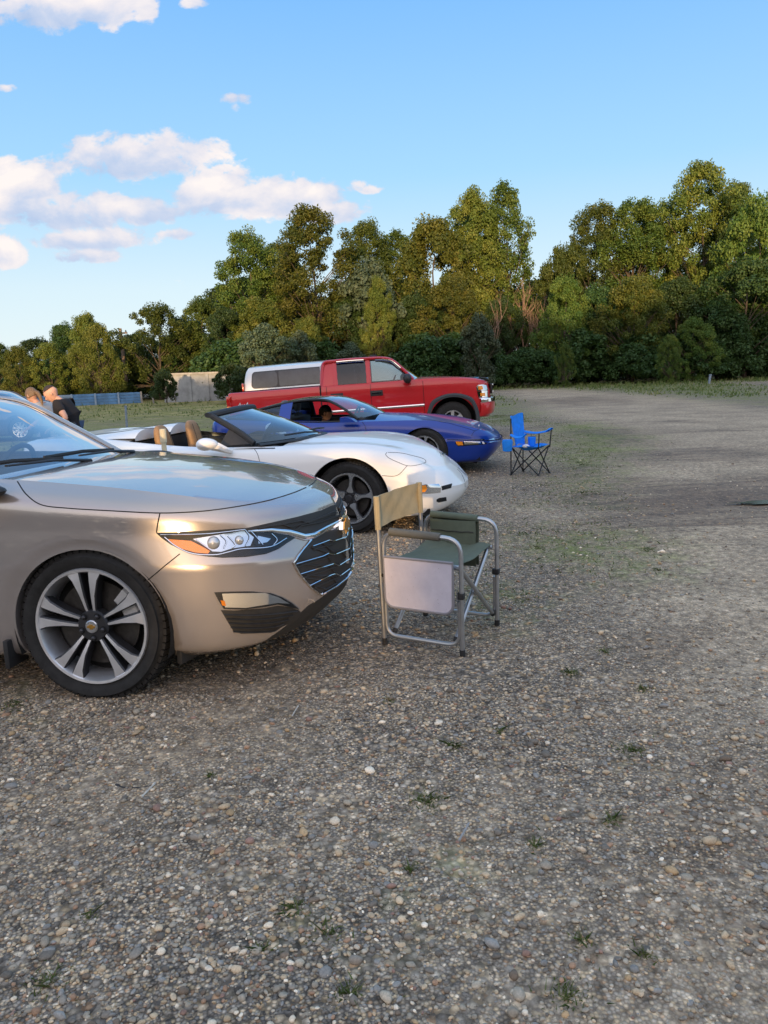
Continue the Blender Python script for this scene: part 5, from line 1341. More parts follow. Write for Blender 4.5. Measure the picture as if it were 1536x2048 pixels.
for fl in (False, True):
    o = bpy.data.objects.new('front_lamp', None); link(o, blu.root)
    for n, pxs, off, mt in (('lamp_housing', [(909, 879.5), (930, 879.5), (960, 878), (968, 877.5), (974, 888), (960, 889.5), (916, 892.5), (911, 888)], .002, M_GLOSSBLK), ('turn_signal', [(911, 881.5), (924, 881), (926.4, 890), (916, 890.6), (912.8, 887.5)], .005, M_AMBER), ('lamp_lens', [(927.5, 882), (957.5, 880.5), (963, 887.3), (929, 888.8)], .005, M_REFL), ('lamp_trim', [(961, 880), (964, 879.8), (969.5, 887.5), (966, 888)], .006, M_WHITE), ('fog_lens', [(973.5, 880.5), (987, 876.5), (991.5, 882.5), (976.5, 886)], .005, M_REFL)):
        d = blu.decal(pxs, off, 4); 
        if len(d.f): blu.part(n, flip_y(d) if fl else d, mt, o)
sm = MB()
for L_ in ([(943, 872), (948, 863), (960, 858), (971.5, 853.5)], [(880, 843), (900, 847), (914, 851), (932, 856), (950, 862)], [(721, 840), (729, 850), (732, 860), (733, 869)], [(830, 838), (860, 840), (880, 843)]): 
    sm = MB(); blu.seam(sm, L_, .0032, .0003); blu.both('panel_gap', sm, M_SEAM)
rb = MB(); L_ = [tuple(p) for p in b.belt[25:, int(b.belt.shape[1] * .57)]]
jj = int(np.argmin(np.abs(b.belt[60, :, 2] - .508))); pts = [Vector((p[0], -p[1] - .002, p[2])) for p in b.belt[:, jj]]
pts = [p for p in pts if math.hypot(p.x, p.z - .335) > .36 and math.hypot(p.x + 2.44, p.z - .335) > .37]
segs = [[]]
for p in pts:
    if segs[-1] and (p - segs[-1][-1]).length > .2: segs.append([])
    segs[-1].append(p)
for sgm in segs:
    if len(sgm) > 3:
        m = MB(); m.tube(sgm, .011, 6, flat=(1, .6)); blu.both('rub_strip', m, M_BLUE)
        m = MB(); m.tube([p + Vector((0, .002, .016)) for p in sgm], .006, 5); blu.both('rub_strip_groove', m, M_SEAM)
M_BLKROOF = plain('black_roof', (.012, .012, .016), .12, coat=1)
st = [(-.68, .875, -.98, .73, .825), (-1.0, 1.03, -1.22, .66, .99), (-1.36, 1.145, -1.48, .575, 1.105), (-1.75, 1.155, -1.78, .56, 1.115), (-2.05, 1.13, -2.02, .57, 1.09), (-2.45, 1.05, -2.45, .60, 1.01), (-3.05, .90, -3.0, .66, .885)]
bl = [(-.98, .81, .81), (-1.22, .81, .80), (-1.48, .81, .80), (-1.78, .81, .803), (-2.02, .81, .81), (-2.45, .80, .85), (-3.0, .76, .885)]
D, blp = cabin(blu, st, bl, ['windscreen', 'windscreen', 'roof', 'roof', 'rear_window', 'rear_window'], {'windscreen': M_WIND, 'roof': M_BLKROOF, 'rear_window': M_SIDEG}, None, side_pillars=(4,), rail_w=.026, rail_m=M_BLACK, win_open=((-1, 0), (1, 0)), head=M_FABRICD)
for sg in (1, -1):   # body-coloured hoop behind the doors
    m = MB(); g = []
    for q in np.linspace(0, 1, 8):
        k0, k1 = int(3.9 * 8), int(4.45 * 8)
        g.append([tuple(Vector(D[k, -1 if sg > 0 else 0]).lerp(Vector((blp[k, 0], sg * blp[k, 1], blp[k, 2])), q) + Vector((0, sg * (.022 + .018 * 4 * q * (1 - q)), 0))) for k in range(k0, k1 + 1)])
    m.grid(np.array(g)); blu.part('roof_hoop', m, M_BLUE)
for sg in (1, -1):
    m = MB(); P = [[(-.98 + .02, sg * .92, .835), (-.98, sg * .92, .835)]]
    m.prism([(-1.18, .80), (-.95, .80), (-1.01, .845), (-1.10, .875), (-1.18, .87)], sg * .88, sg * 1.06, 'y'); blu.part('door_mirror', m, M_BLUE, sharp=50)
inn = MB(); inn.box((-1.7, 0, .28), (2.2, 1.5, .05)); blu.part('cockpit_floor', inn, M_FABRICD)
for sg in (1, -1):
    d = MB(); d.box((-1.6, sg * .755, .54), (1.7, .07, .48), bev=.02); blu.part('door_trim', d, M_FABRICD)
d = MB(); d.box((-1.08, 0, .76), (.40, 1.44, .18), bev=.06); blu.part('dashboard', d, M_FABRICD)
rd = MB(); rd.box((-2.5, 0, .72), (.9, 1.44, .24), bev=.05); blu.part('rear_deck', rd, M_FABRICD)
steering_wheel(blu, -1.22, .36, .80, .175, 22, M_FABRICG)
for y in (.36, -.36): seat(blu, -1.78, y, .38, M_FABRICD, h=.50, w=.48, rake=.30, headmat=M_FABRICG)
# ------------------------------------------------------------------ red crew-cab pickup
M_RED = paint('red_paint', (.56, .006, .012), .05, .35, 0, .008, .25, .8, 1.45)
tru = Car('pickup_truck', (1.574, 17.168, 0), 0.0, 'red four-door pickup truck parked beyond the blue coupe', 'pickup truck', pitch=2.3)
T_PLAN = [(-4.80, 0), (-4.80, .55), (-4.795, .88), (-4.74, .955), (-3.6, .97), (-2.7, .97), (-1.6, .97), (-.6, .97), (0, .97), (.45, .95), (.70, .90), (.84, .70), (.90, .38), (.92, 0)]
n14 = lambda a: a
T_LINES = [
 (.44, .10),
 ([.56, .56, .56, .54, .50, .48, .48, .48, .48, .47, .45, .44, .44, .44], .03),
 (.72, 0.0),
 (.98, 0.0),
 ([1.2] * 8 + [1.18, 1.14, 1.10, 1.08, 1.07, 1.07], [.004] * 9 + [.01, .015, .02, .02, .02]),
 ([1.325] * 6 + [1.315, 1.30, 1.285, 1.245, 1.205, 1.185, 1.175, 1.17], [.03] * 9 + [.03, .035, .04, .04, .04]),
 ([1.345] * 6 + [1.34, 1.34, 1.325, 1.285, 1.24, 1.215, 1.20, 1.195], [.06] * 8 + [.08, .09, .10, .10, .10, .10]),
]
T_ZC = [(-4.9, 1.345), (-.75, 1.375), (-.3, 1.365), (.2, 1.33), (.6, 1.265), (.82, 1.195)]
T_ARCH = [(0, .42, .50), (-3.62, .42, .47)]
b = Body(T_PLAN, T_LINES, T_ZC, 150, 40)
mb = b.mesh(T_ARCH, open_x=(-4.72, -.78), open_y=.88); half = MB(); half.v = list(mb.v); half.f = list(mb.f); tru.bvh = bvh_of(half)
mb.mirror_y(); tru.part('body', mb, M_RED, sharp=28, weld=.0006)
arch_liner(tru, [(a, c, r) for a, c, r in T_ARCH], .55, .95, M_LINER)
bx = MB()
for sg in (1, -1): bx.grid(np.array([[(x, sg * .87, z) for z in (.85, 1.33)] for x in (-4.72, -2.82)]))
for x in (-4.72, -2.80): bx.grid(np.array([[(x, y, z) for z in (.85, 1.33)] for y in (-.87, .87)]))
bx.grid(np.array([[(x, y, .86) for y in (-.87, .87)] for x in (-4.72, -2.80)])); tru.part('bed_liner', bx, M_BLACK, weld=.001)
u = MB(); u.box((-2.0, 0, .50), (5.3, 1.2, .14)); tru.part('chassis', u, M_DARK)
STY_T = dict(kind='plain', n=6, face=M_ALU, pocket=M_ALU, lip=M_ALU, hub=.09, nuts=6, caliper=False)
for xx in (0, -3.62):
    for sd in (-1, 1): wheel(tru, xx, sd * .93, .405, .405, .225, .26, STY_T, sd, steer=0)
st = [(-.62, 1.365, -.80, .82, 1.345), (-.94, 1.62, -1.03, .77, 1.60), (-1.25, 1.845, -1.30, .715, 1.815), (-1.9, 1.885, -1.9, .70, 1.855), (-2.45, 1.88, -2.47, .70, 1.85), (-2.69, 1.84, -2.70, .705, 1.805), (-2.77, 1.36, -2.77, .82, 1.345)]
bl = [(-.80, .90, 1.335), (-1.03, .90, 1.325), (-1.30, .90, 1.32), (-1.9, .90, 1.32), (-2.46, .90, 1.325), (-2.68, .90, 1.33), (-2.76, .90, 1.335)]
D, blp = cabin(tru, st, bl, ['windscreen', 'windscreen', 'roof', 'roof', 'roof', 'rear_window'], {'windscreen': M_WIND, 'roof': M_RED, 'rear_window': M_SIDEG, 'belt': M_BLACK}, None, side_pillars=(2.75, 4.0), pillar_m=M_RED, pillar_w=.055, rail_w=.052, rail_m=M_RED, head=M_FABRICG, win_open=((-1, 1), (1, 1), (-1, 2), (1, 2)), side_glass=M_SIDEG)
for sg in (1, -1):     # privacy glass of the rear doors and the red quarter panel behind it
    def pan(k0, k1, off, nm, mt):
        g = np.array([[tuple(Vector(D[k, -1 if sg > 0 else 0]).lerp(Vector((blp[k, 0], sg * blp[k, 1], blp[k, 2])), q) + Vector((0, sg * (off + .018 * 4 * q * (1 - q)), 0))) for q in np.linspace(0, 1, 8)] for k in range(k0, k1 + 1)])
        m = MB(); m.grid(g); tru.part(nm, m, mt)
    pan(22, 32, .0, 'side_window', M_TINT); pan(32, 48, .0, 'cab_quarter_panel', M_RED)
    e = D[:, -1 if sg > 0 else 0]
    for k0, k1 in ((9, 21), (23, 32)):
        P = [Vector(e[k]) + Vector((0, sg * .062, -.035)) for k in range(k0, k1)]; m = MB(); m.tube(P, .03, 6, flat=(1.0, .35)); tru.part('window_visor', m, M_CHROME)
lb = MB(); lb.box((-1.62, -.1, 1.905), (.16, .5, .05), bev=.015); tru.part('roof_lamp', lb, M_BLACK)
# handles, trim, lamps
for xx in (-1.60, -2.45):
    for sg in (1, -1):
        o = bpy.data.objects.new('door_handle', None); link(o, tru.root)
        m = MB(); m.box((xx, sg * .972, 1.115), (.27, .02, .115), bev=.009); tru.part('handle_bezel', m, M_BLACK, o)
        m = MB(); m.box((xx, sg * .988, 1.125), (.20, .02, .04), bev=.008); tru.part('handle_pull', m, M_GLOSSBLK, o)
for sg in (1, -1):
    for x0, x1 in ((-.60, -1.69), (-1.74, -2.62)):
        m = MB(); m.tube([(x0, sg * .975, .79), (x1, sg * .975, .79)], .026, 8, flat=(1, .5)); tru.part('door_strip', m, M_CHROME)
    for ax, az, ar in T_ARCH:
        P = []
        for t in np.linspace(-.12, math.pi + .12, 29):
            c, s_ = math.cos(t), math.sin(t); sq = 1 / max(abs(c), abs(s_)) ** .25
            P.append([(ax + (ar + dr) * c * sq, sg * y, az + (ar + dr) * s_ * sq) for dr, y in ((-.01, .93), (-.005, 1.01), (.04, 1.015), (.072, .985), (.078, .955))])
        m = MB(); m.grid(np.array(P)); tru.part('wheel_flare', m, plain('flare_plastic', (.045, .05, .055), .6) if 'flare_plastic' not in bpy.data.materials else bpy.data.materials['flare_plastic'])
    o = bpy.data.objects.new('door_mirror', None); link(o, tru.root)
    m = blob((-.93, sg * 1.16, 1.375), (.09, .13, .105), n=20, m=14); m.tube([(-.92, sg * 1.10, 1.32), (-.90, sg * .93, 1.31)], .04, 8); tru.part('mirror_housing', m, M_BLACK, o)
    o = bpy.data.objects.new('tail_light', None); link(o, tru.root)
    m = MB(); m.box((-4.755, sg * .955, 1.12), (.11, .06, .32), bev=.015); tru.part('tail_lens', m, M_REDLENS, o)
    m = MB(); m.box((-4.77, sg * .962, 1.03), (.085, .055, .07), bev=.01); tru.part('tail_lens', m, M_AMBER, o)
for fl in (False, True):
    o = bpy.data.objects.new('headlight', None); link(o, tru.root)
    for n, pxs, off, mt in (('lamp_lens', [(952.5, 774), (956, 770), (966, 769), (973, 771), (975, 781), (954, 782)], .008, M_REFL), ('turn_signal', [(956, 772), (964, 771.5), (966, 779), (957, 780)], .012, M_AMBER), ('lamp_lens', [(954, 783), (974, 781.5), (976, 794), (957, 795)], .008, M_CHROME), ('turn_signal', [(960, 786), (969, 785.5), (970, 792), (961, 792.5)], .012, M_AMBER)):
        d = tru.decal(pxs, off, 4)
        if len(d.f): tru.part(n, flip_y(d) if fl else d, mt, o)
bm_ = MB(); P = crom([(.62, .985, 0), (.80, .93, 0), (.93, .72, 0), (1.01, .38, 0), (1.03, 0, 0)], 20)
bm_.grid(np.array([[(p[0] - i_, p[1], z) for z, i_ in ((.85, .05), (.835, .0), (.76, -.005), (.745, .03))] for p in P])); bm_.mirror_y(); tru.part('bumper_chrome', bm_, M_CHROME)
bm_ = MB(); bm_.grid(np.array([[(p[0] - i_, p[1], z) for z, i_ in ((.745, .03), (.73, .008), (.60, .012), (.50, .05), (.46, .12))] for p in P])); bm_.mirror_y(); tru.part('front_bumper', bm_, M_RED)
gr = MB(); gr.box((.90, 0, 1.02), (.05, 1.25, .22), bev=.03); tru.part('grille', gr, M_BLACK)
gb = MB()
for z in (1.10, .95): gb.box((.93, 0, z), (.03, 1.3, .035), bev=.01)
tru.part('grille_trim', gb, M_CHROME)
bg = MB(); P = crom([(.60, .86, 1.265), (.74, .80, 1.245), (.84, .55, 1.235), (.88, 0, 1.24)], 18)
bg.grid(np.array([[(p[0] - .03, p[1], p[2] + .005), (p[0] + .03, p[1] * 1.01, p[2] + .022), (p[0] + .05, p[1] * 1.01, p[2] + .005), (p[0] + .05, p[1], p[2] - .03)] for p in P])); bg.mirror_y(); tru.part('bug_deflector', bg, M_GLOSSBLK)
rbm = MB(); rbm.box((-4.92, 0, .62), (.16, 1.8, .16), bev=.02); tru.part('rear_bumper', rbm, M_CHROME)
sm = MB()
for x_, z0_, z1_ in ((-.60, .55, 1.30), (-1.72, .55, 1.31), (-2.66, .9, 1.32)):
    h = [tru.bvh.ray_cast(Vector((x_, -3, z)), Vector((0, 1, 0)))[0] for z in np.linspace(z0_, z1_, 20)]
    m = MB(); m.tube([p + Vector((0, -.0005, 0)) for p in h if p], .005, 5, caps=False); tru.both('panel_gap', m, M_SEAM)
m = MB(); m.box((-2.79, -.966, 1.0), (.028, .012, .72)); tru.both('bed_gap', m, M_SEAM)
def text_mesh(body, size, mat, name, parent, loc, rot, ext=.002):
    cu_ = bpy.data.curves.new(name, 'FONT'); cu_.body = body; cu_.size = size; cu_.extrude = ext; cu_.resolution_u = 2
    to = bpy.data.objects.new(name, cu_); COL.objects.link(to); dg = bpy.context.evaluated_depsgraph_get(); me = bpy.data.meshes.new_from_object(to.evaluated_get(dg)); bpy.data.objects.remove(to)
    me.materials.clear(); me.materials.append(mat); o = link(bpy.data.objects.new(name, me), parent); o.location = loc; o.rotation_euler = rot; return o
text_mesh('4x4', .16, plain('white_decal', (.75, .75, .75), .5), 'lettering', tru.root, (-4.58, -.973, 1.02), (R(90), 0, 0))
inn = MB(); inn.box((-1.7, 0, .62), (2.0, 1.6, .06)); tru.part('cab_floor', inn, M_FABRICD)
d = MB(); d.box((-.98, 0, 1.20), (.36, 1.6, .26), bev=.06); tru.part('dashboard', d, M_FABRICD)
for sg in (1, -1):
    dd = MB(); dd.box((-1.7, sg * .86, .98), (1.9, .05, .62), bev=.01); tru.part('door_trim', dd, M_FABRICD)
steering_wheel(tru, -1.22, .42, 1.28, .18, 25, M_FABRICG)
for y in (.42, -.42): seat(tru, -1.58, y, .88, M_FABRICG, h=.60)
rs = MB(); rs.box((-2.3, 0, .92), (.5, 1.3, .2), bev=.05); rs.box((-2.58, 0, 1.22), (.14, 1.3, .60), bev=.05); tru.part('rear_seat', rs, M_FABRICG)
# ------------------------------------------------------------------ white van behind it
M_PRIV = plain('privacy_glass', (.045, .052, .058), .08, spec=.6, var=.35, vscale=3)
M_VAN = paint('van_white', (.78, .79, .80), 0, .4, 0, .04)
van = Car('van', (.30, 20.95, 0), 0.0, 'white passenger van half hidden behind the red pickup', 'van', pitch=2.6)
V_PLAN = [(-3.90, 0), (-3.89, .55), (-3.84, .80), (-3.66, .895), (-2.9, .905), (-1.6, .905), (-.6, .90), (0, .90), (.40, .87), (.66, .78), (.80, .50), (.86, 0)]
def vz(r, f): return [r] * 6 + list(np.linspace(r, f, 6))
V_LINES = [(.25, .1), (.35, .02), (.6, 0), (vz(1.0, .75), 0), (vz(1.22, .92), [.015] * 12), (vz(1.50, 1.0), [.055] * 7 + [.07, .1, .12, .14, .16]), (vz(1.74, 1.04), [.115] * 6 + [.13, .15, .18, .22, .25, .28]), (vz(1.86, 1.06), [.19] * 6 + [.22, .26, .3, .34, .36, .38])]
# bonnet stays low: the cabin is closed by its own panel
V_ZC = [(-3.9, 1.90), (-3.4, 1.925), (-1.6, 1.925), (-.9, 1.86), (-.45, 1.62), (0, 1.30), (.4, 1.12), (.6, 1.06)]
b = Body(V_PLAN, V_LINES, V_ZC, 120, 40)
e_ = b.edge; 
mb = b.mesh([(0, .35, .38), (-3.0, .35, .38)]); half = MB(); half.v = list(mb.v); half.f = list(mb.f); van.bvh = bvh_of(half)
mb.mirror_y(); van.part('body', mb, M_VAN, sharp=30, weld=.0006)
arch_liner(van, [(0, .35, .38), (-3.0, .35, .38)], .55, .88, M_LINER)
for xx in (0, -3.0):
    for sd in (-1, 1): wheel(van, xx, sd * .89, .335, .335, .21, .21, STY_T, sd, tread=False)
def vpan(name, pts, mat, off=.004, mir=True):
    bm = bmesh.new(); P = crom(pts + [pts[0]], len(pts) * 6)[:-1]; vs = [bm.verts.new((p[0], 0, p[1])) for p in P]; bm.faces.new(vs)
    for ax in (0, 2):
        lo = min(v.co[ax] for v in bm.verts); hi = max(v.co[ax] for v in bm.verts); q = lo + .07
        while q < hi:
            co = Vector((0, 0, 0)); co[ax] = q; no = Vector((0, 0, 0)); no[ax] = 1
            bmesh.ops.bisect_plane(bm, geom=bm.verts[:] + bm.edges[:] + bm.faces[:], plane_co=co, plane_no=no); q += .07
    for v in bm.verts:
        h = van.bvh.ray_cast(Vector((v.co.x, -3, v.co.z)), Vector((0, 1, 0)))
        v.co = h[0] + Vector((0, -off, .0)) if h[0] else Vector((v.co.x, -.9, v.co.z))
    m = MB(); bm.verts.index_update(); m.add([v.co for v in bm.verts], [[v.index for v in f.verts] for f in bm.faces]); bm.free(); van.both(name, m, mat)
def rrect(x0, x1, z0, z1, r, sl=0.0):
    out = []
    for cx, cz, a0 in ((x1 - r, z1 - r, 0), (x0 + r, z1 - r, 90), (x0 + r, z0 + r, 180), (x1 - r, z0 + r, 270)):
        for a in (0, 30, 60, 90): out.append((cx + r * math.cos(R(a0 + a)) + sl * (cz - z0) * (cx < (x0 + x1) / 2), cz + r * math.sin(R(a0 + a))))
    return out
vpan('window_band', rrect(-3.63, -.90, 1.325, 1.765, .10, .12), plain('window_band', (.012, .012, .014), .3), .002)
for x0, x1, r_ in ((-3.60, -2.92, .10), (-2.88, -1.78, .04), (-1.74, -.95, .04)): vpan('side_window', rrect(x0, x1, 1.345, 1.745, r_, .12 if x0 < -3 else 0), M_PRIV, .005)
vpan('door_gap', [(-1.77, .5), (-1.755, .5), (-1.755, 1.82), (-1.77, 1.82)], M_SEAM, .0025)
for sg in (1, -1):
    m = MB(); m.box((-1.765, sg * .855, 1.545), (.022, .05, .46), Matrix.Rotation(R(-8 * sg), 3, 'X')); van.part('door_edge', m, M_VAN)
    m = MB(); m.box((-3.86, sg * .77, 1.30), (.05, .10, .38), bev=.015); van.part('tail_light', m, M_REDLENS)
    m = MB(); m.box((.52, sg * .74, .86), (.22, .16, .14), bev=.04); van.part('headlight', m, M_REFL)
m = MB(); m.grid(np.array([[(x, y * w_, z) for y in np.linspace(-1, 1, 9)] for x, z, w_ in ((-.86, 1.85, .60), (-.60, 1.72, .64), (-.25, 1.49, .68), (.02, 1.31, .70))])); m.v = [(x, y, z + .03) for x, y, z in m.v]; van.part('windscreen', m, M_PRIV)
# ------------------------------------------------------------------ dark blue car at the far left
M_NAVY = paint('navy_paint', (.012, .022, .055), .3, .35, 0, .05)
nav = Car('parked_car', (-10.85, 23.6, -.20), 0.0, 'dark blue car half hidden behind the champagne sedan at the left edge')
sedan_body(nav, M_NAVY)
for x_ in (0, -2.83):
    for sd in (-1, 1): wheel(nav, x_, sd * .905, .352, .352, .23, .22, dict(kind='plain', n=10, face=M_ALU, pocket=M_ALU, lip=M_ALU, hub=.08, caliper=False), sd, tread=False)
SH = .45
st2 = [(-.50, 1.035, -.66, .755, 1.05), (-.90, 1.30, -.97, .70, 1.27), (-1.28, 1.49, -1.30, .625, 1.46), (-1.9, 1.57, -1.9, .60, 1.53), (-2.6, 1.56, -2.6, .59, 1.52), (-3.2, 1.46, -3.2, .60, 1.42), (-3.75, 1.12, -3.70, .66, 1.10)]
bl2 = [(-.66, .79, 1.05), (-.97, .80, 1.055), (-1.30, .81, 1.06), (-1.9, .82, 1.065), (-2.6, .82, 1.07), (-3.2, .81, 1.08), (-3.70, .76, 1.09)]
st2 = [(a + SH, b_, c + SH, d, e) for a, b_, c, d, e in st2]; bl2 = [(a + SH, b_, c) for a, b_, c in bl2]
cabin(nav, st2, bl2, ['windscreen', 'windscreen', 'roof', 'roof', 'roof', 'rear_window'], {'windscreen': M_WIND, 'roof': M_NAVY, 'rear_window': M_TINT}, None, side_pillars=(3.1, 4.6), side_glass=M_TINT)
for sg in (1, -1):
    m = MB(); m.box((.60, sg * .70, .76), (.30, .22, .11), bev=.03); nav.part('headlight', m, M_REFL)
# ------------------------------------------------------------------ people
M_SKIN = plain('skin', (.60, .34, .245), .55, var=.08, vscale=30)
M_HAIRB = plain('light_brown_hair', (.20, .125, .065), .6, var=.35, vscale=60)
M_HAIRD = plain('dark_hair', (.035, .022, .016), .6, var=.35, vscale=80)
M_TEE = plain('black_cotton', (.018, .016, .018), .9, var=.2, vscale=25)
M_JEANS = plain('blue_denim', (.05, .075, .13), .9, var=.25, vscale=40)
M_PLAID = plain('pale_shirt', (.62, .60, .58), .9, var=.1, vscale=30)
M_SHOE = plain('shoe', (.05, .05, .05), .7)
M_LIPS = plain('lips', (.42, .16, .13), .5); M_EYE = plain('eye', (.05, .035, .03), .2)
def skin_mesh(nodes, edges, lv=2):
    """continuous surface grown round a skeleton; nodes: name -> (x, y, z, rx, ry)"""
    me = bpy.data.meshes.new('skel'); names = list(nodes)
    me.from_pydata([nodes[n][:3] for n in names], [(names.index(a), names.index(b)) for a, b in edges], [])
    o = bpy.data.objects.new('skel', me); COL.objects.link(o)
    o.modifiers.new('skin', 'SKIN'); sv = me.skin_vertices[0].data
    for k, n in enumerate(names):
        r = nodes[n][3:]; sv[k].radius = (r[0], r[1] if len(r) > 1 else r[0]); sv[k].use_root = (k == 0)
    sb = o.modifiers.new('sub', 'SUBSURF'); sb.levels = lv; sb.render_levels = lv
    dg = bpy.context.evaluated_depsgraph_get(); ev = o.evaluated_get(dg); m2 = ev.to_mesh()
    V = [v.co.copy() for v in m2.vertices]; F = [tuple(p.vertices) for p in m2.polygons]
    ev.to_mesh_clear(); bpy.data.objects.remove(o); return V, F
def head_mesh(c, yaw, nod, s=1.0):
    """skin parts of a head in place: returns function to place local points and the MB; local +x is the face"""
    Rm = Matrix.Rotation(R(yaw), 3, 'Z') @ Matrix.Rotation(R(nod), 3, 'Y'); c = Vector(c)
    pl = lambda p: c + Rm @ (Vector(p) * s)
    mb = MB(); n, m = 32, 24; P = []
    for i in range(m + 1):
        a = math.pi * i / m; row = []
        for k in range(n):
            b = 2 * math.pi * k / n; x, y, z = math.sin(a) * math.cos(b), math.sin(a) * math.sin(b), math.cos(a)
            X, Y, Z = x * .098, y * .076, z * .118
            if z < 0: # jaw: narrower, pushed forward, cut off under the chin
                t = -z; Y *= 1 - .30 * t; X = X * (1 - .32 * t) + .028 * t; Z *= 1.02
            if x > 0:
                f = max(0, 1 - abs(y) / .75)
                X += .004 * f
                X += .026 * math.exp(-((z + .12) / .13) ** 2 - (y / .16) ** 2)       # nose
                X += .007 * math.exp(-((z + .46) / .10) ** 2 - (y / .35) ** 2)      # lips
                X += .010 * math.exp(-((z + .80) / .14) ** 2 - (y / .30) ** 2)      # chin
                X -= .010 * (math.exp(-((z - .10) / .11) ** 2 - ((abs(y) - .38) / .16) ** 2))  # eye sockets
                X += .005 * math.exp(-((z - .30) / .10) ** 2 - (y / .6) ** 2)       # brow
            row.append(pl((X, Y, Z)))
        P.append(row)
    mb.grid(np.array([[tuple(q) for q in r] for r in P]), wrap=True)
    for sg in (1, -1):
        e = MB(); e.ellipsoid((0, 0, 0), (.017, .008, .030), 12, 8, Matrix.Rotation(R(12), 3, 'Y'))
        mb.add([pl((v[0] - .008, sg * .078 + v[1] + sg * .004 * (v[0] < 0), v[2] - .008)) for v in e.v], e.f)
    return pl, mb
def finish(root, name, mb, mat): return mb.build(name, mat, root, weld=.0)
def face_bits(root, pl):
    for sg in (1, -1):
        e = MB(); e.ellipsoid((0, 0, 0), (.008, .012, .006), 10, 6); m = MB(); m.add([pl((v[0] + .084, sg * .030 + v[1], v[2] + .012)) for v in e.v], e.f); m.build('eye', M_EYE, root)
    e = MB(); e.ellipsoid((0, 0, 0), (.008, .022, .006), 10, 6); m = MB(); m.add([pl((v[0] + .092, v[1], v[2] - .053)) for v in e.v], e.f); m.build('mouth', M_LIPS, root)
def hair_cap(root, pl, mat, zmin=lambda x: .0, th=.008, name='hair', back=-.02, fine=True):
    n, m = 40, 26; V = []; mb = MB()
    P = []
    for i in range(m + 1):
        a = math.pi * .80 * i / m; row = []
        for k in range(n):
            b = 2 * math.pi * k / n; x, y, z = math.sin(a) * math.cos(b), math.sin(a) * math.sin(b), math.cos(a)
            lim = zmin(x); zz = max(z, lim); g = math.sqrt(max(1e-6, 1 - zz * zz)) / max(1e-6, math.hypot(x, y)) if z < lim else 1
            wob = 1 + .03 * math.sin(17 * b + 5 * a) * math.sin(9 * a)
            X, Y, Z = (x * g if z < lim else x) * (.098 + th) * wob, (y * g if z < lim else y) * (.076 + th) * wob, zz * (.118 + th) * wob
            row.append(tuple(pl((X - .004, Y, Z))))
        P.append(row)
    mb.grid(np.array(P), wrap=True); return mb.build(name, mat, root)
def hand_nodes(N, E, pre, wrist, d, up, curl=.5):
    """palm, four fingers and a thumb beyond the wrist; d: direction of the hand, up: back of the hand"""
    d = Vector(d).normalized(); up = Vector(up); up = (up - d * up.dot(d)).normalized(); sd = d.cross(up); w = Vector(wrist)
    palm = w + d * .06; N[pre + 'palm'] = (*palm, .030, .016); E.append((pre + 'wrist', pre + 'palm'))
    for k, (off, L) in enumerate(((-.027, .070), (-.009, .080), (.009, .074), (.027, .058))):
        a = palm + d * .035 + sd * off; b_ = a + d * L * .5 - up * L * .25 * curl; c_ = b_ + d * L * .35 - up * L * .45 * curl
        for nm, p in (('k', a), ('m', b_), ('t', c_)): N[f'{pre}f{k}{nm}'] = (*p, .0088, .0088)
        E += [(pre + 'palm', f'{pre}f{k}k'), (f'{pre}f{k}k', f'{pre}f{k}m'), (f'{pre}f{k}m', f'{pre}f{k}t')]
    a = w + d * .03 - sd * .034; b_ = a + d * .03 - sd * .022 - up * .006
    N[pre + 'th'] = (*a, .012, .011); N[pre + 'tt'] = (*b_, .009, .009); E += [(pre + 'wrist', pre + 'th'), (pre + 'th', pre + 'tt')]
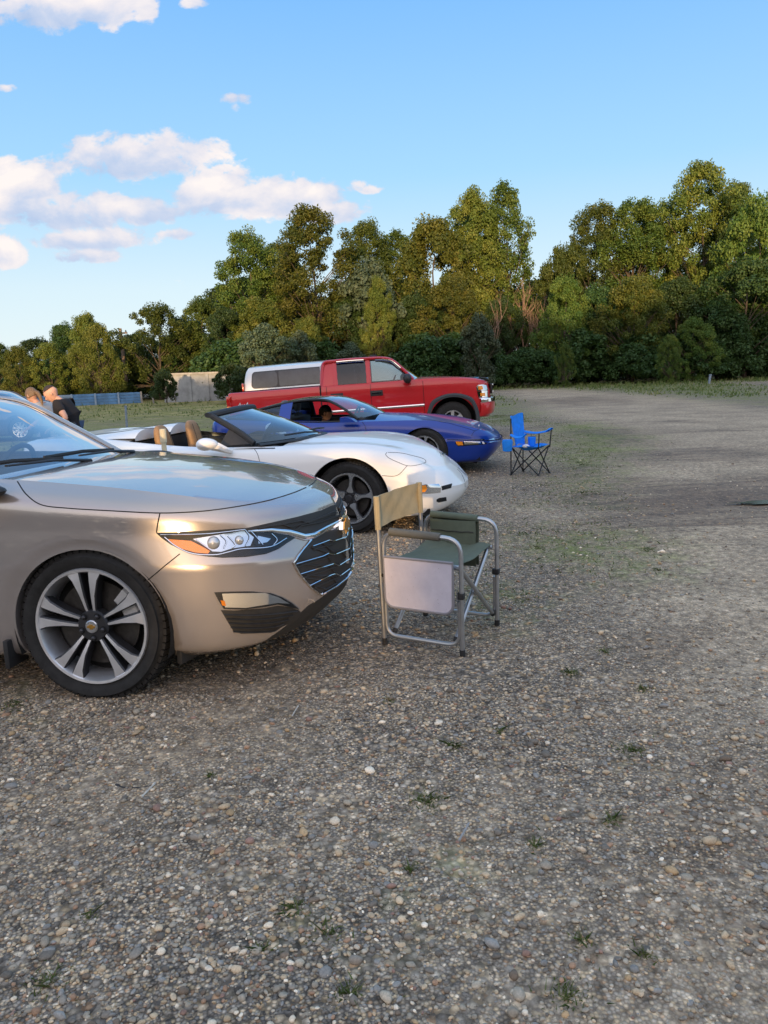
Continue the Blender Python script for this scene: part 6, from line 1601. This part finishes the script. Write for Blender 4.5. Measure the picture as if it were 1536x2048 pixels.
def standing(name_label, hip, face, lean, head_c, yaw, nod, tee, pants, s=1.0, arm_r=None, arm_l=None, hair=None, group=None):
    root = empty('person', (hip[0], hip[1], hip[3])); ox, oy, oz = hip[0], hip[1], hip[3]; hz = hip[2] - oz
    fx = Vector((math.cos(R(face)), math.sin(R(face)), 0)); sx_ = Vector((-fx.y, fx.x, 0))
    hc = Vector(head_c) - Vector((ox, oy, oz))
    pel = Vector((0, 0, hz)); nk = hc - Matrix.Rotation(R(yaw), 3, 'Z') @ Matrix.Rotation(R(nod), 3, 'Y') @ Vector((.012, 0, .125)) * s
    ch = pel.lerp(nk, .70) - fx * .03; wa = pel.lerp(nk, .35) - fx * .02
    N = {'pel': (*pel, .135 * s, .105 * s), 'wa': (*wa, .125 * s, .10 * s), 'ch': (*ch, .15 * s, .11 * s), 'nb': (*ch.lerp(nk, .72), .075 * s, .07 * s), 'nk': (*nk, .050 * s, .052 * s), 'hd': (*(nk.lerp(hc, .5)), .05 * s, .05 * s)}
    E = [('pel', 'wa'), ('wa', 'ch'), ('ch', 'nb'), ('nb', 'nk'), ('nk', 'hd')]
    for sg, pre, arm in ((1, 'l', arm_l), (-1, 'r', arm_r)):
        sh = ch.lerp(nk, .45) + sx_ * (sg * .175 * s); el, wr = [Vector(p) - Vector((ox, oy, oz)) for p in arm]
        N[pre + 'sh'] = (*sh, .062 * s, .062 * s); N[pre + 'el'] = (*el, .042 * s, .042 * s); N[pre + 'wrist'] = (*wr, .027 * s, .024 * s); E += [('ch', pre + 'sh'), (pre + 'sh', pre + 'el'), (pre + 'el', pre + 'wrist')]
        hand_nodes(N, E, pre, wr, (wr - el), (0, 0, 1))
        hp = pel + sx_ * (sg * .09 * s) - Vector((0, 0, .06)); kn = Vector((hp.x, hp.y, 0)) + fx * .03 + Vector((0, 0, .50 * s)); an = Vector((hp.x, hp.y, .085)) - fx * .01
        N[pre + 'hp'] = (*hp, .088 * s, .09 * s); N[pre + 'kn'] = (*kn, .060 * s, .06 * s); N[pre + 'an'] = (*an, .042 * s, .045 * s); N[pre + 'to'] = (*(an + fx * .17 - Vector((0, 0, .05))), .040, .03)
        E += [('pel', pre + 'hp'), (pre + 'hp', pre + 'kn'), (pre + 'kn', pre + 'an'), (pre + 'an', pre + 'to')]
    V, F = skin_mesh(N, E); mb = MB(); mb.add(V, F)
    pl, hm = head_mesh(hc, yaw, nod, s); mb.add(hm.v, hm.f); finish(root, 'body', mb, M_SKIN); face_bits(root, pl)
    def grow(keys, edges, k, add, nm, mat):
        n2 = {q: (*N[q][:3], N[q][3] * k + add, N[q][4] * k + add) for q in keys}; v, f = skin_mesh(n2, edges); m = MB(); m.add(v, f); m.build(nm, mat, root)
    N['lse'] = (*Vector(N['lsh'][:3]).lerp(Vector(N['lel'][:3]), .62), .05 * s, .05 * s); N['rse'] = (*Vector(N['rsh'][:3]).lerp(Vector(N['rel'][:3]), .62), .05 * s, .05 * s)
    N['hem'] = (*(pel + Vector((0, 0, -.10))), .15 * s, .12 * s)
    grow(['pel', 'hem', 'wa', 'ch', 'nb', 'lsh', 'rsh', 'lse', 'rse'], [('pel', 'hem'), ('pel', 'wa'), ('wa', 'ch'), ('ch', 'nb'), ('ch', 'lsh'), ('ch', 'rsh'), ('lsh', 'lse'), ('rsh', 'rse')], 1.09, .014, 'shirt', tee)
    grow(['pel', 'lhp', 'rhp', 'lkn', 'rkn', 'lan', 'ran'], [('pel', 'lhp'), ('pel', 'rhp'), ('lhp', 'lkn'), ('lkn', 'lan'), ('rhp', 'rkn'), ('rkn', 'ran')], 1.06, .008, 'trousers', pants)
    for pre in 'lr':
        m = MB(); a, t = Vector(N[pre + 'an'][:3]), Vector(N[pre + 'to'][:3]); m.ellipsoid(a.lerp(t, .5) - Vector((0, 0, .02)), (.15, .055, .05), 14, 8, Matrix.Rotation(R(face), 3, 'Z')); m.build('shoe', M_SHOE, root)
    tag(root, name_label, 'person', group); hair(root, pl); return root
def man_hair(root, pl):
    hair_cap(root, pl, M_HAIRD, lambda x: .48 + .20 * max(0, x), .004)
def woman_hair(root, pl):
    hair_cap(root, pl, M_HAIRB, lambda x: -.35 if x < .05 else -.35 + 1.6 * (x - .05) if x < .55 else .45, .010)
    m = MB(); P = [pl(p) for p in ((-.10, 0, .0), (-.135, .0, -.03), (-.15, 0, -.09), (-.14, 0, -.17), (-.12, .0, -.24))]; m.tube(P, [.026, .030, .028, .022, .008], 12); m.build('ponytail', M_HAIRB, root)
hm_ = depth_at(103, 787, 10.7); hw = depth_at(64, 791, 10.9)
standing('man in a black T-shirt bending his cropped head, behind the champagne sedan', (hm_.x + .17, 10.78, .93, 0), 180, 40, hm_, 188, 38, M_TEE, M_JEANS, 1.0,
         arm_r=((hm_.x + .22, 10.98, 1.00), (hm_.x + .0, 10.95, .90)), arm_l=((hm_.x + .27, 10.46, 1.01), (hm_.x + .06, 10.50, .90)), hair=man_hair)
standing('woman with light brown ponytail bending beside the man in the black T-shirt', (hw.x + .14, 11.05, .88, 0), 165, 40, hw, 150, 30, M_PLAID, M_JEANS, .95,
         arm_r=((hw.x + .15, 11.30, 1.02), (hw.x - .10, 11.25, .92)), arm_l=((hw.x + .16, 10.80, 1.02), (hw.x + .02, 10.72, .91)), hair=woman_hair)
# the driver of the blue coupe
def driver():
    root = bpy.data.objects.new('person', None); link(root); root.matrix_world = blu.M
    d = blu.Mi.to_3x3() @ ray(651, 826); t = (.34 - blu.o.y) / d.y; hc = blu.o + d * t
    pl, hm = head_mesh(hc, 8, 6, 1.0)
    nk = hc + Vector((-.02, 0, -.13)); ch = nk + Vector((-.07, 0, -.20)); pel = Vector((ch.x - .02, .36, .48))
    N = {'pel': (*pel, .14, .12), 'ch': (*ch, .16, .12), 'nb': (*ch.lerp(nk, .65), .08, .07), 'nk': (*nk, .052, .055), 'hd': (*nk.lerp(hc, .5), .05, .05)}
    E = [('pel', 'ch'), ('ch', 'nb'), ('nb', 'nk'), ('nk', 'hd')]
    for sg, p in ((1, 'l'), (-1, 'r')):
        N[p + 'sh'] = (ch.x + .01, ch.y + sg * .18, ch.z + .09, .06, .06); N[p + 'el'] = (ch.x + .18, ch.y + sg * .22, ch.z - .14, .045, .045); N[p + 'wrist'] = (ch.x + .36, ch.y + sg * .14, ch.z - .08, .028, .026); E += [('ch', p + 'sh'), (p + 'sh', p + 'el'), (p + 'el', p + 'wrist')]
        hand_nodes(N, E, p, N[p + 'wrist'][:3], (.8, 0, .3), (0, 0, 1), .8)
        N[p + 'kn'] = (pel.x + .45, pel.y + sg * .12, .56, .07, .07); N[p + 'an'] = (pel.x + .80, pel.y + sg * .1, .36, .045, .045); E += [('pel', p + 'kn'), (p + 'kn', p + 'an')]
    V, F = skin_mesh(N, E); mb = MB(); mb.add(V, F); mb.add(hm.v, hm.f); mb.build('body', M_SKIN, root); face_bits(root, pl)
    n2 = {k: (*N[k][:3], N[k][3] + .014, N[k][4] + .014) for k in ('pel', 'ch', 'lsh', 'rsh', 'lel', 'rel')}
    v, f = skin_mesh(n2, [('pel', 'ch'), ('ch', 'lsh'), ('ch', 'rsh'), ('lsh', 'lel'), ('rsh', 'rel')]); m = MB(); m.add(v, f); m.build('shirt', M_TEE, root)
    hair_cap(root, pl, M_HAIRD, lambda x: -.30 if x < .15 else .35, .006)
    M_CAP = plain('grey_cap', (.045, .05, .05), .9); cp = hair_cap(root, pl, M_CAP, lambda x: .22, .014, 'cap')
    m = MB(); P = []
    for q in np.linspace(-1, 1, 11): P.append([tuple(pl((.085 - .03 * q * q, .072 * q, .040))), tuple(pl((.165 - .055 * q * q, .062 * q, .026)))])
    m.grid(np.array(P)); m.grid(np.array(P)[:, ::-1] - np.array([0, 0, .004])); m.build('cap_peak', M_CAP, root)
    tag(root, 'driver in a dark cap sitting inside the blue coupe', 'person')
driver()
# ------------------------------------------------------------------ director's chair with side table
M_TUBE = plain('chair_tube', (.50, .51, .53), .34, .85, var=.08, vscale=15)
M_CANVAS = plain('tan_canvas', (.43, .35, .21), .9, var=.08, vscale=25, bump=.25, bscale=500)
M_GREEN = plain('green_canvas', (.12, .145, .105), .9, var=.10, vscale=25, bump=.25, bscale=500)
M_SLEEVE = plain('arm_sleeve', (.13, .125, .105), .85, var=.1)
M_TABLE, nt, b = new_mat('white_tabletop'); tc = nd(nt, 'ShaderNodeTexCoord').outputs['Object']; b.inputs['Roughness'].default_value = .38
_sp = ramp(nt, noise(nt, tc, 85, 2, .5), [(.70, (0, 0, 0)), (.76, (1, 1, 1))]); _sm = ramp(nt, noise(nt, tc, 9, 6, .65), [(.35, (.62, .58, .66)), (.7, (.72, .68, .76))])
nt.links.new(mixc(nt, _sp, _sm, (.30, .26, .28)), b.inputs['Base Color'])
def arc_path(P, r, n=6):
    """polyline with rounded corners"""
    P = [Vector(p) for p in P]; out = [P[0]]
    for a, b, c in zip(P[:-2], P[1:-1], P[2:]):
        u, v = (a - b), (c - b); k = min(r, u.length * .48, v.length * .48); s, e = b + u.normalized() * k, b + v.normalized() * k
        for i in range(n + 1):
            t = i / n; out.append(s * (1 - t) ** 2 + b * 2 * t * (1 - t) + e * t * t)
    out.append(P[-1]); return out
dc_o = ground_at(770, 1287); fr_ = ground_at(925, 1312)
ang = math.atan2(fr_.y - dc_o.y, fr_.x - dc_o.x); DL = math.hypot(fr_.x - dc_o.x, fr_.y - dc_o.y)
dc = empty('folding_chair', (dc_o.x, dc_o.y, 0), (0, 0, ang)); tag(dc, 'folding camp chair with tan backrest, green seat and a pale side table, nearest the viewer', 'camp chair')
DW = .53; HB = .81; HA = .645
def cp(name, mb, mat, parent=None, **k): return mb.build(name, mat, parent or dc, **k)
for y in (0, DW):
    # rear post with backrest socket, arm loop, front post and floor bar
    m = MB(); m.tube([(.0, y, .02), (-.022, y, HB)], .0125, 10); cp('rear_post', m, M_TUBE)
    m = MB(); m.tube(arc_path([(.012, y, .36), (.012, y, HA), (DL, y, HA - .01), (DL, y, .035)], .09), .0125, 10); cp('arm_frame', m, M_TUBE)
    m = MB(); m.tube(arc_path([(.016, y, .30), (.016, y, .055), (DL - .012, y, .055), (DL - .012, y, .30)], .075), .011, 10); cp('floor_bar', m, M_TUBE)
    m = MB(); m.tube([(.055, y, HA + .001), (DL - .115, y, HA - .007)], .022, 12); cp('arm_sleeve', m, M_SLEEVE if y == 0 else M_GREEN)
    for xx in (0, DL):
        m = MB(); m.tube([(xx, y, .0), (xx, y, .035)], .0155, 10); cp('foot_cap', m, M_BLACK)
    for zz in (.40,):
        m = MB(); m.box((.018, y, zz), (.035, .03, .02), bev=.004); cp('joint', m, M_BLACK); m = MB(); m.box((DL - .005, y, .33), (.04, .034, .035), bev=.006); cp('joint', m, M_BLACK)
# crossed seat legs, front and rear, with the two seat rails
for xx in (.055, DL - .045):
    m = MB(); m.tube(arc_path([(xx, .03, .085), (xx, DW - .035, .465), (xx - .03 * (1 if xx > .2 else -1), DW - .02, .477)], .05), .0125, 10); cp('cross_leg', m, M_TUBE)
    m = MB(); m.tube(arc_path([(xx + .026, DW - .03, .085), (xx + .026, .035, .465), (xx, .02, .477)], .05), .0125, 10); cp('cross_leg', m, M_TUBE)
    for yy in (.018, DW - .018):
        m = MB(); m.tube([(xx + (.026 if yy > .2 else 0), yy, .070), (xx + (.026 if yy > .2 else 0), yy + (.012 if yy < .2 else -.012), .087)], .0145, 8); cp('leg_cap', m, M_BLACK)
for yy in (.02, DW - .02):
    m = MB(); m.tube([(.03, yy, .477), (DL - .02, yy, .477)], .0125, 10); cp('seat_rail', m, M_TUBE)
def cloth(P, th=.004):
    P = np.array(P); m = MB(); m.grid(P)
    n = np.zeros_like(P); du = np.gradient(P, axis=0); dv = np.gradient(P, axis=1); n = np.cross(du, dv); n /= np.linalg.norm(n, axis=2)[..., None] + 1e-9
    Q = P - n * th; m.grid(Q, flip=True)
    for A, B in ((P[0], Q[0]), (P[-1], Q[-1]), (P[:, 0], Q[:, 0]), (P[:, -1], Q[:, -1])): m.grid(np.array([A, B]))
    return m
us = np.linspace(0, 1, 17)
m = cloth([[(.03 + (DL - .06) * u, .012 + (DW - .024) * v, .492 - .022 * math.sin(math.pi * v) - .006 * math.sin(9 * u + 3 * v) + .003 * math.sin(23 * u - 12 * v)) for v in us] for u in us]); cp('seat', m, M_GREEN)
m = cloth([[(-.015 - .022 * (z - .3) - .028 * math.sin(math.pi * v) * (.6 + .4 * math.cos((z - .7) * 14)) + .004 * math.sin(8 * v + 30 * z) + .003 * math.sin(21 * v - 44 * z), -.014 + (DW + .028) * v, z) for v in us] for z in np.linspace(.655, .835, 12)])
bk = cp('backrest', m, M_CANVAS)
for y in (0, DW):
    m = MB(); m.tube([(-.017, y, .652), (-.022, y, .836)], .017, 10); cp('backrest_hem', m, M_CANVAS, bk)
m = MB(); m.tube([(-.036 - .012 * math.sin(math.pi * v), .03 + (DW - .06) * v, .81 - .075 * math.sin(math.pi * v)) for v in us], .0012, 5); cp('stitching', m, plain('stitch', (.16, .13, .08), .9), bk)
# pocket hanging from the far arm
m = cloth([[(.055 + (DL - .17) * u, DW + .018 + (.012 + .006 * math.sin(7 * t)) * math.sin(math.pi * u) + .004 * math.sin(11 * u + 9 * t) - .006 * t, HA + .01 - .30 * t) for t in us] for u in us]); pk = cp('side_pocket', m, M_GREEN)
m = cloth([[(.06 + (DL - .18) * u, DW - .022 - .014 * math.sin(math.pi * u), HA - .02 - .27 * t) for t in us] for u in us]); cp('pocket_front', m, M_GREEN, pk)
m = MB(); m.tube([(.07 + (DL - .20) * u, DW - .030 - .014 * math.sin(math.pi * u), HA - .085 - .002 * math.sin(20 * u)) for u in us], .003, 5); cp('zip', m, M_BLACK, pk)
# folding side table hanging on the near side
TB = [(.022, .425), (DL - .022, .425)]
def rtab(x0, x1, z0, z1, r):
    out = [(x0, z1), (x1, z1)]
    for cx, a0 in ((x1 - r, 0), (x0 + r, -90)):
        for k in range(7): a = R(a0 - 15 * k); out.append((cx + r * math.cos(a), z0 + r + r * math.sin(a)))
    return out
tb = bpy.data.objects.new('side_table', None); link(tb, dc)
m = MB(); m.prism(rtab(.030, DL - .035, .232, .512, .055), -.034, -.026, 'y'); cp('table_panel', m, M_TABLE, tb, sharp=40)
pp = rtab(.030, DL - .035, .232, .512, .055); m = MB(); m.tube([(p[0], -.030, p[1]) for p in pp], .0085, 8, closed=True); cp('table_edge', m, plain('grey_trim', (.26, .25, .27), .5), tb)
m = MB(); m.tube([(DL - .01, -.03, .49), (DL - .015, -.03, .24)], .0015, 5); cp('table_strut', m, M_TUBE, tb)
# ------------------------------------------------------------------ blue quad camp chair
M_BLUEC = plain('blue_polyester', (.008, .25, .85), .75, var=.15, vscale=18, bump=.5, bscale=30)
M_BLKTUBE = plain('black_tube', (.012, .012, .013), .45, .2)
f = [ground_at(1022, 952), ground_at(1046, 944), ground_at(1077, 954), ground_at(1099, 948)]
cx = sum(p.x for p in f) / 4; cy = sum(p.y for p in f) / 4
qc = empty('quad_chair', (cx, cy, 0)); tag(qc, 'bright blue folding quad camp chair with black legs, standing alone right of the blue coupe', 'camp chair')
L = [Vector((p.x - cx, p.y - cy, 0)) for p in f]; nl, fl, nr, frr = L      # near-left, far-left, near-right, far-right feet
up = lambda p, z, k=.86: Vector((p.x * k, p.y * k, z))
def qp(name, mb, mat, parent=None, **k): return mb.build(name, mat, parent or qc, **k)
SZ = .40
for a, b_ in ((nl, fl), (fl, frr), (frr, nr), (nr, nl)):
    for p, q in ((a, b_), (b_, a)):
        m = MB(); m.tube([up(p, .02, 1), up(q, SZ, .95)], .0085, 8); qp('cross_leg', m, M_BLKTUBE)
for p in L:
    m = MB(); m.ellipsoid(up(p, .014, 1), (.02, .02, .014), 10, 6); qp('foot', m, M_BLKTUBE)
TOP = {0: up(nl, .80, 1.0), 1: up(fl, .83, 1.0), 2: up(nr, .60, 1.05), 3: up(frr, .62, 1.08)}
for k, p in enumerate(L):
    m = MB(); m.tube([up(p, .02 if k < 2 else SZ - .02, 1), TOP[k]], .0085, 8); qp('post', m, M_BLKTUBE)
def patch4(a, b, c, d, sag, n=13, wob=.008):
    P = []
    for u in np.linspace(0, 1, n):
        P.append([tuple(a.lerp(b, u).lerp(d.lerp(c, u), v) + Vector((0, 0, -sag * math.sin(math.pi * u) * math.sin(math.pi * v) + wob * math.sin(9 * u + 5 * v) * math.sin(7 * v - 3 * u)))) for v in np.linspace(0, 1, n)])
    return cloth(P, .005)
qp('seat', patch4(up(nl, .41, .95), up(nr, .42, 1.02), up(frr, .43, 1.02), up(fl, .41, .95), .07), M_BLUEC)
a, b_ = TOP[0] + Vector((0, 0, .02)), TOP[1] + Vector((0, 0, .02)); lo0, lo1 = up(nl, .42, .72), up(fl, .42, .72)
P = []
for u in np.linspace(0, 1, 13): P.append([tuple(a.lerp(b_, v).lerp(lo0.lerp(lo1, v), u) + Vector((-.05 * math.sin(math.pi * v), 0, .01 * math.sin(9 * v + 8 * u)))) for v in np.linspace(0, 1, 13)])
qp('backrest', cloth(P, .008), M_BLUEC)
def arm(pb, pf, w, name='armrest'):
    d = (pf - pb).normalized(); s = d.cross(Vector((0, 0, 1))).normalized() * w
    P = [[tuple(pb.lerp(pf, u) + s * v + Vector((0, 0, -.035 * math.sin(math.pi * u) + .012 * abs(v) - .03 * v * v + .015 * (u > .9)))) for v in np.linspace(-1, 1, 7)] for u in np.linspace(0, 1, 15)]
    qp(name, cloth(P, .006), M_BLUEC)
arm(up(fl, .60, 1.0), up(frr, .63, 1.10), .045); arm(up(nl, .585, 1.0), up(nr, .58, 1.0).lerp(up(nl, .58, 1), .45), .045)
ch = up(nl, .46, 1.10) + Vector((-.03, -.05, 0)); m = MB(); m.lathe([(-.11, .03), (-.10, .062), (0.02, .075), (.055, .066), (.06, .0)], 20, 'z', tuple(ch)); qp('cup_holder', m, M_BLUEC)
ch = up(fl, .48, .8).lerp(up(frr, .48, .8), .35); m = MB(); m.lathe([(-.09, .03), (-.085, .05), (.03, .058), (.04, .05)], 16, 'z', tuple(ch)); qp('cup_holder', m, M_BLUEC)
m = blob((up(nl, .42).lerp(up(nr, .42), .52)), (.05, .03, .025), n=10, m=7, fn=lambda v: (v[0] * (1 + .3 * math.sin(40 * v[1])), v[1], v[2])); m.build('crumpled_tissue', plain('tissue', (.75, .75, .77), .9)); tt = bpy.data.objects['crumpled_tissue']
tt.location = (cx, cy, 0.0); tag(tt, 'crumpled white tissue lying on the seat of the blue quad chair', 'tissue')
# ------------------------------------------------------------------ posts, pole, walls
def post(px, top, bot, r, mat, label, name='post', cat='post', group=None, lean=0.0, capm=None):
    b_ = ground_at(px, bot); zb = float(gz(np.array(b_.x), np.array(b_.y))); b_ = ground_at(px, bot, zb); t = depth_at(px + lean, top, b_.y)
    o = empty(name, (b_.x, b_.y, zb)); h = t.z - zb; dx = (t.x - b_.x) if lean else 0
    m = MB(); m.tube([(0, 0, -.05), (dx, 0, h)], r, 12); m.build('shaft', mat, o)
    m = MB(); m.tube([(dx, 0, h - .07), (dx, 0, h + .015)], r * 1.22, 12); m.build('cap', capm or mat, o); tag(o, label, cat, group); return o
M_PVC = plain('cream_pvc', (.80, .70, .46), .45, var=.05)
pv = depth_at(325, 858, 6.30)
o = empty('speaker_post', (pv.x, pv.y, 0)); m = MB(); m.tube([(0, 0, -.05), (0, 0, pv.z - .10)], .021, 16); m.build('shaft', M_PVC, o)
m = MB(); m.lathe([(pv.z - .115, .022), (pv.z - .112, .027), (pv.z - .012, .027), (pv.z, .024), (pv.z, .001)], 20, 'z'); m.build('cap', M_PVC, o)
tag(o, 'cream plastic pipe post with a cap, rising between the sedan and the white convertible', 'post')
M_GREYP = plain('weathered_blue_post', (.22, .27, .33), .8, var=.35, vscale=12); M_WOODP = plain('grey_wood_post', (.30, .27, .24), .9, var=.3, vscale=12)
post(254, 812, 860, .038, M_GREYP, 'blue-grey weathered post standing in the field left of the white convertible', lean=-3)
post(1265, 744, 765, .07, M_GREYP, 'grey marker post at the left end of the far grass verge')
post(1418, 749, 767, .07, M_GREYP, 'grey marker post on the far grass verge near the right edge', lean=3)
for px, tp, bt in ((308, 794, 808), (352, 792, 806), (370, 792, 803)): post(px, tp, bt, .05, M_WOODP, 'short grey wooden stake in the grass before the white wall', 'stake', 'stake', 'grey stakes before the white wall', lean=-3)
up_b = depth_at(247, 790, 58); pt = depth_at(236, 657, 58)
o = empty('utility_pole', (pt.x + .15, 58, 0)); m = MB(); m.tube([(.1, 0, 0), (0, 0, pt.z)], [.16, .11], 10); m.build('pole', plain('pole_wood', (.26, .19, .14), .9, var=.3, vscale=5), o)
m = MB(); m.box((0, -.12, pt.z - .35), (1.1, .1, .12)); m.build('crossarm', plain('crossarm_wood', (.20, .15, .11), .9), o)
for x_ in (-.45, .45):
    m = MB(); m.lathe([(0, .05), (.06, .06), (.12, .04), (.16, .02)], 10, 'z', (x_, -.12, pt.z - .29)); m.build('insulator', M_DISC, o)
tag(o, 'wooden utility pole rising above the golden willow', 'utility pole')
M_BLUEW = plain('blue_planks', (.10, .22, .40), .8, var=.30, vscale=1.5); M_BLUEP = plain('pale_blue_planks', (.24, .32, .42), .85, var=.25, vscale=2)
wl0 = ground_at(50, 818, -.15); wl1 = ground_at(284, 808, -.15)
def plank_wall(a, b, h, label, mats):
    o = empty('plank_fence', (a.x, a.y, -.2), (0, 0, math.atan2(b.y - a.y, b.x - a.x))); Ln = math.hypot(b.x - a.x, b.y - a.y); n = 5
    for k in range(n):
        m = MB(); x0 = Ln * k / n
        for r_ in range(4): m.box((x0 + Ln / n / 2, .01 * (r_ % 2), .10 + h * (r_ + .5) / 4), (Ln / n - .06, .05, h / 4 - .015), Matrix.Rotation(R(rng.normal() * .25), 3, 'Y'), bev=.004)
        m.build('board_panel', mats[k % 2 if k < 2 else 0], o)
        m = MB(); m.box((x0 + Ln / n, -.06, .08 + h / 2), (.12, .10, h + .10)); m.build('fence_post', M_WOODP if k == n - 1 else mats[1], o)
    tag(o, label, 'fence')
plank_wall(wl0, wl1, .78, 'low weathered blue plank fence in front of the left trees', (M_BLUEW, M_BLUEP))
M_WHITEW = plain('whitewashed_block', (.29, .30, .31), .9, var=.25, vscale=1.6, bump=.6, bscale=9)
w0 = depth_at(330, 800, 52); w1 = depth_at(470, 796, 52)
o = empty('white_wall', (w0.x, 52, -.2), (0, 0, 0)); Lw = w1.x - w0.x; hw_ = depth_at(395, 748, 52).z + .2
m = MB(); m.box((Lw / 2, 0, hw_ / 2), (Lw, .2, hw_)); m.build('wall_panel', M_WHITEW, o)
m = MB(); m.box((Lw / 2, -.02, hw_ + .05), (Lw + .1, .34, .12)); m.build('coping', plain('grey_coping', (.30, .29, .28), .9, var=.2, vscale=3), o)
for k in range(4):
    m = MB(); m.box((Lw * (k + .5) / 4, -.13, hw_ / 2), (.22, .08, hw_)); m.build('pier', M_WHITEW, o)
tag(o, 'old whitewashed wall with grey coping among the bushes left of the van', 'wall')
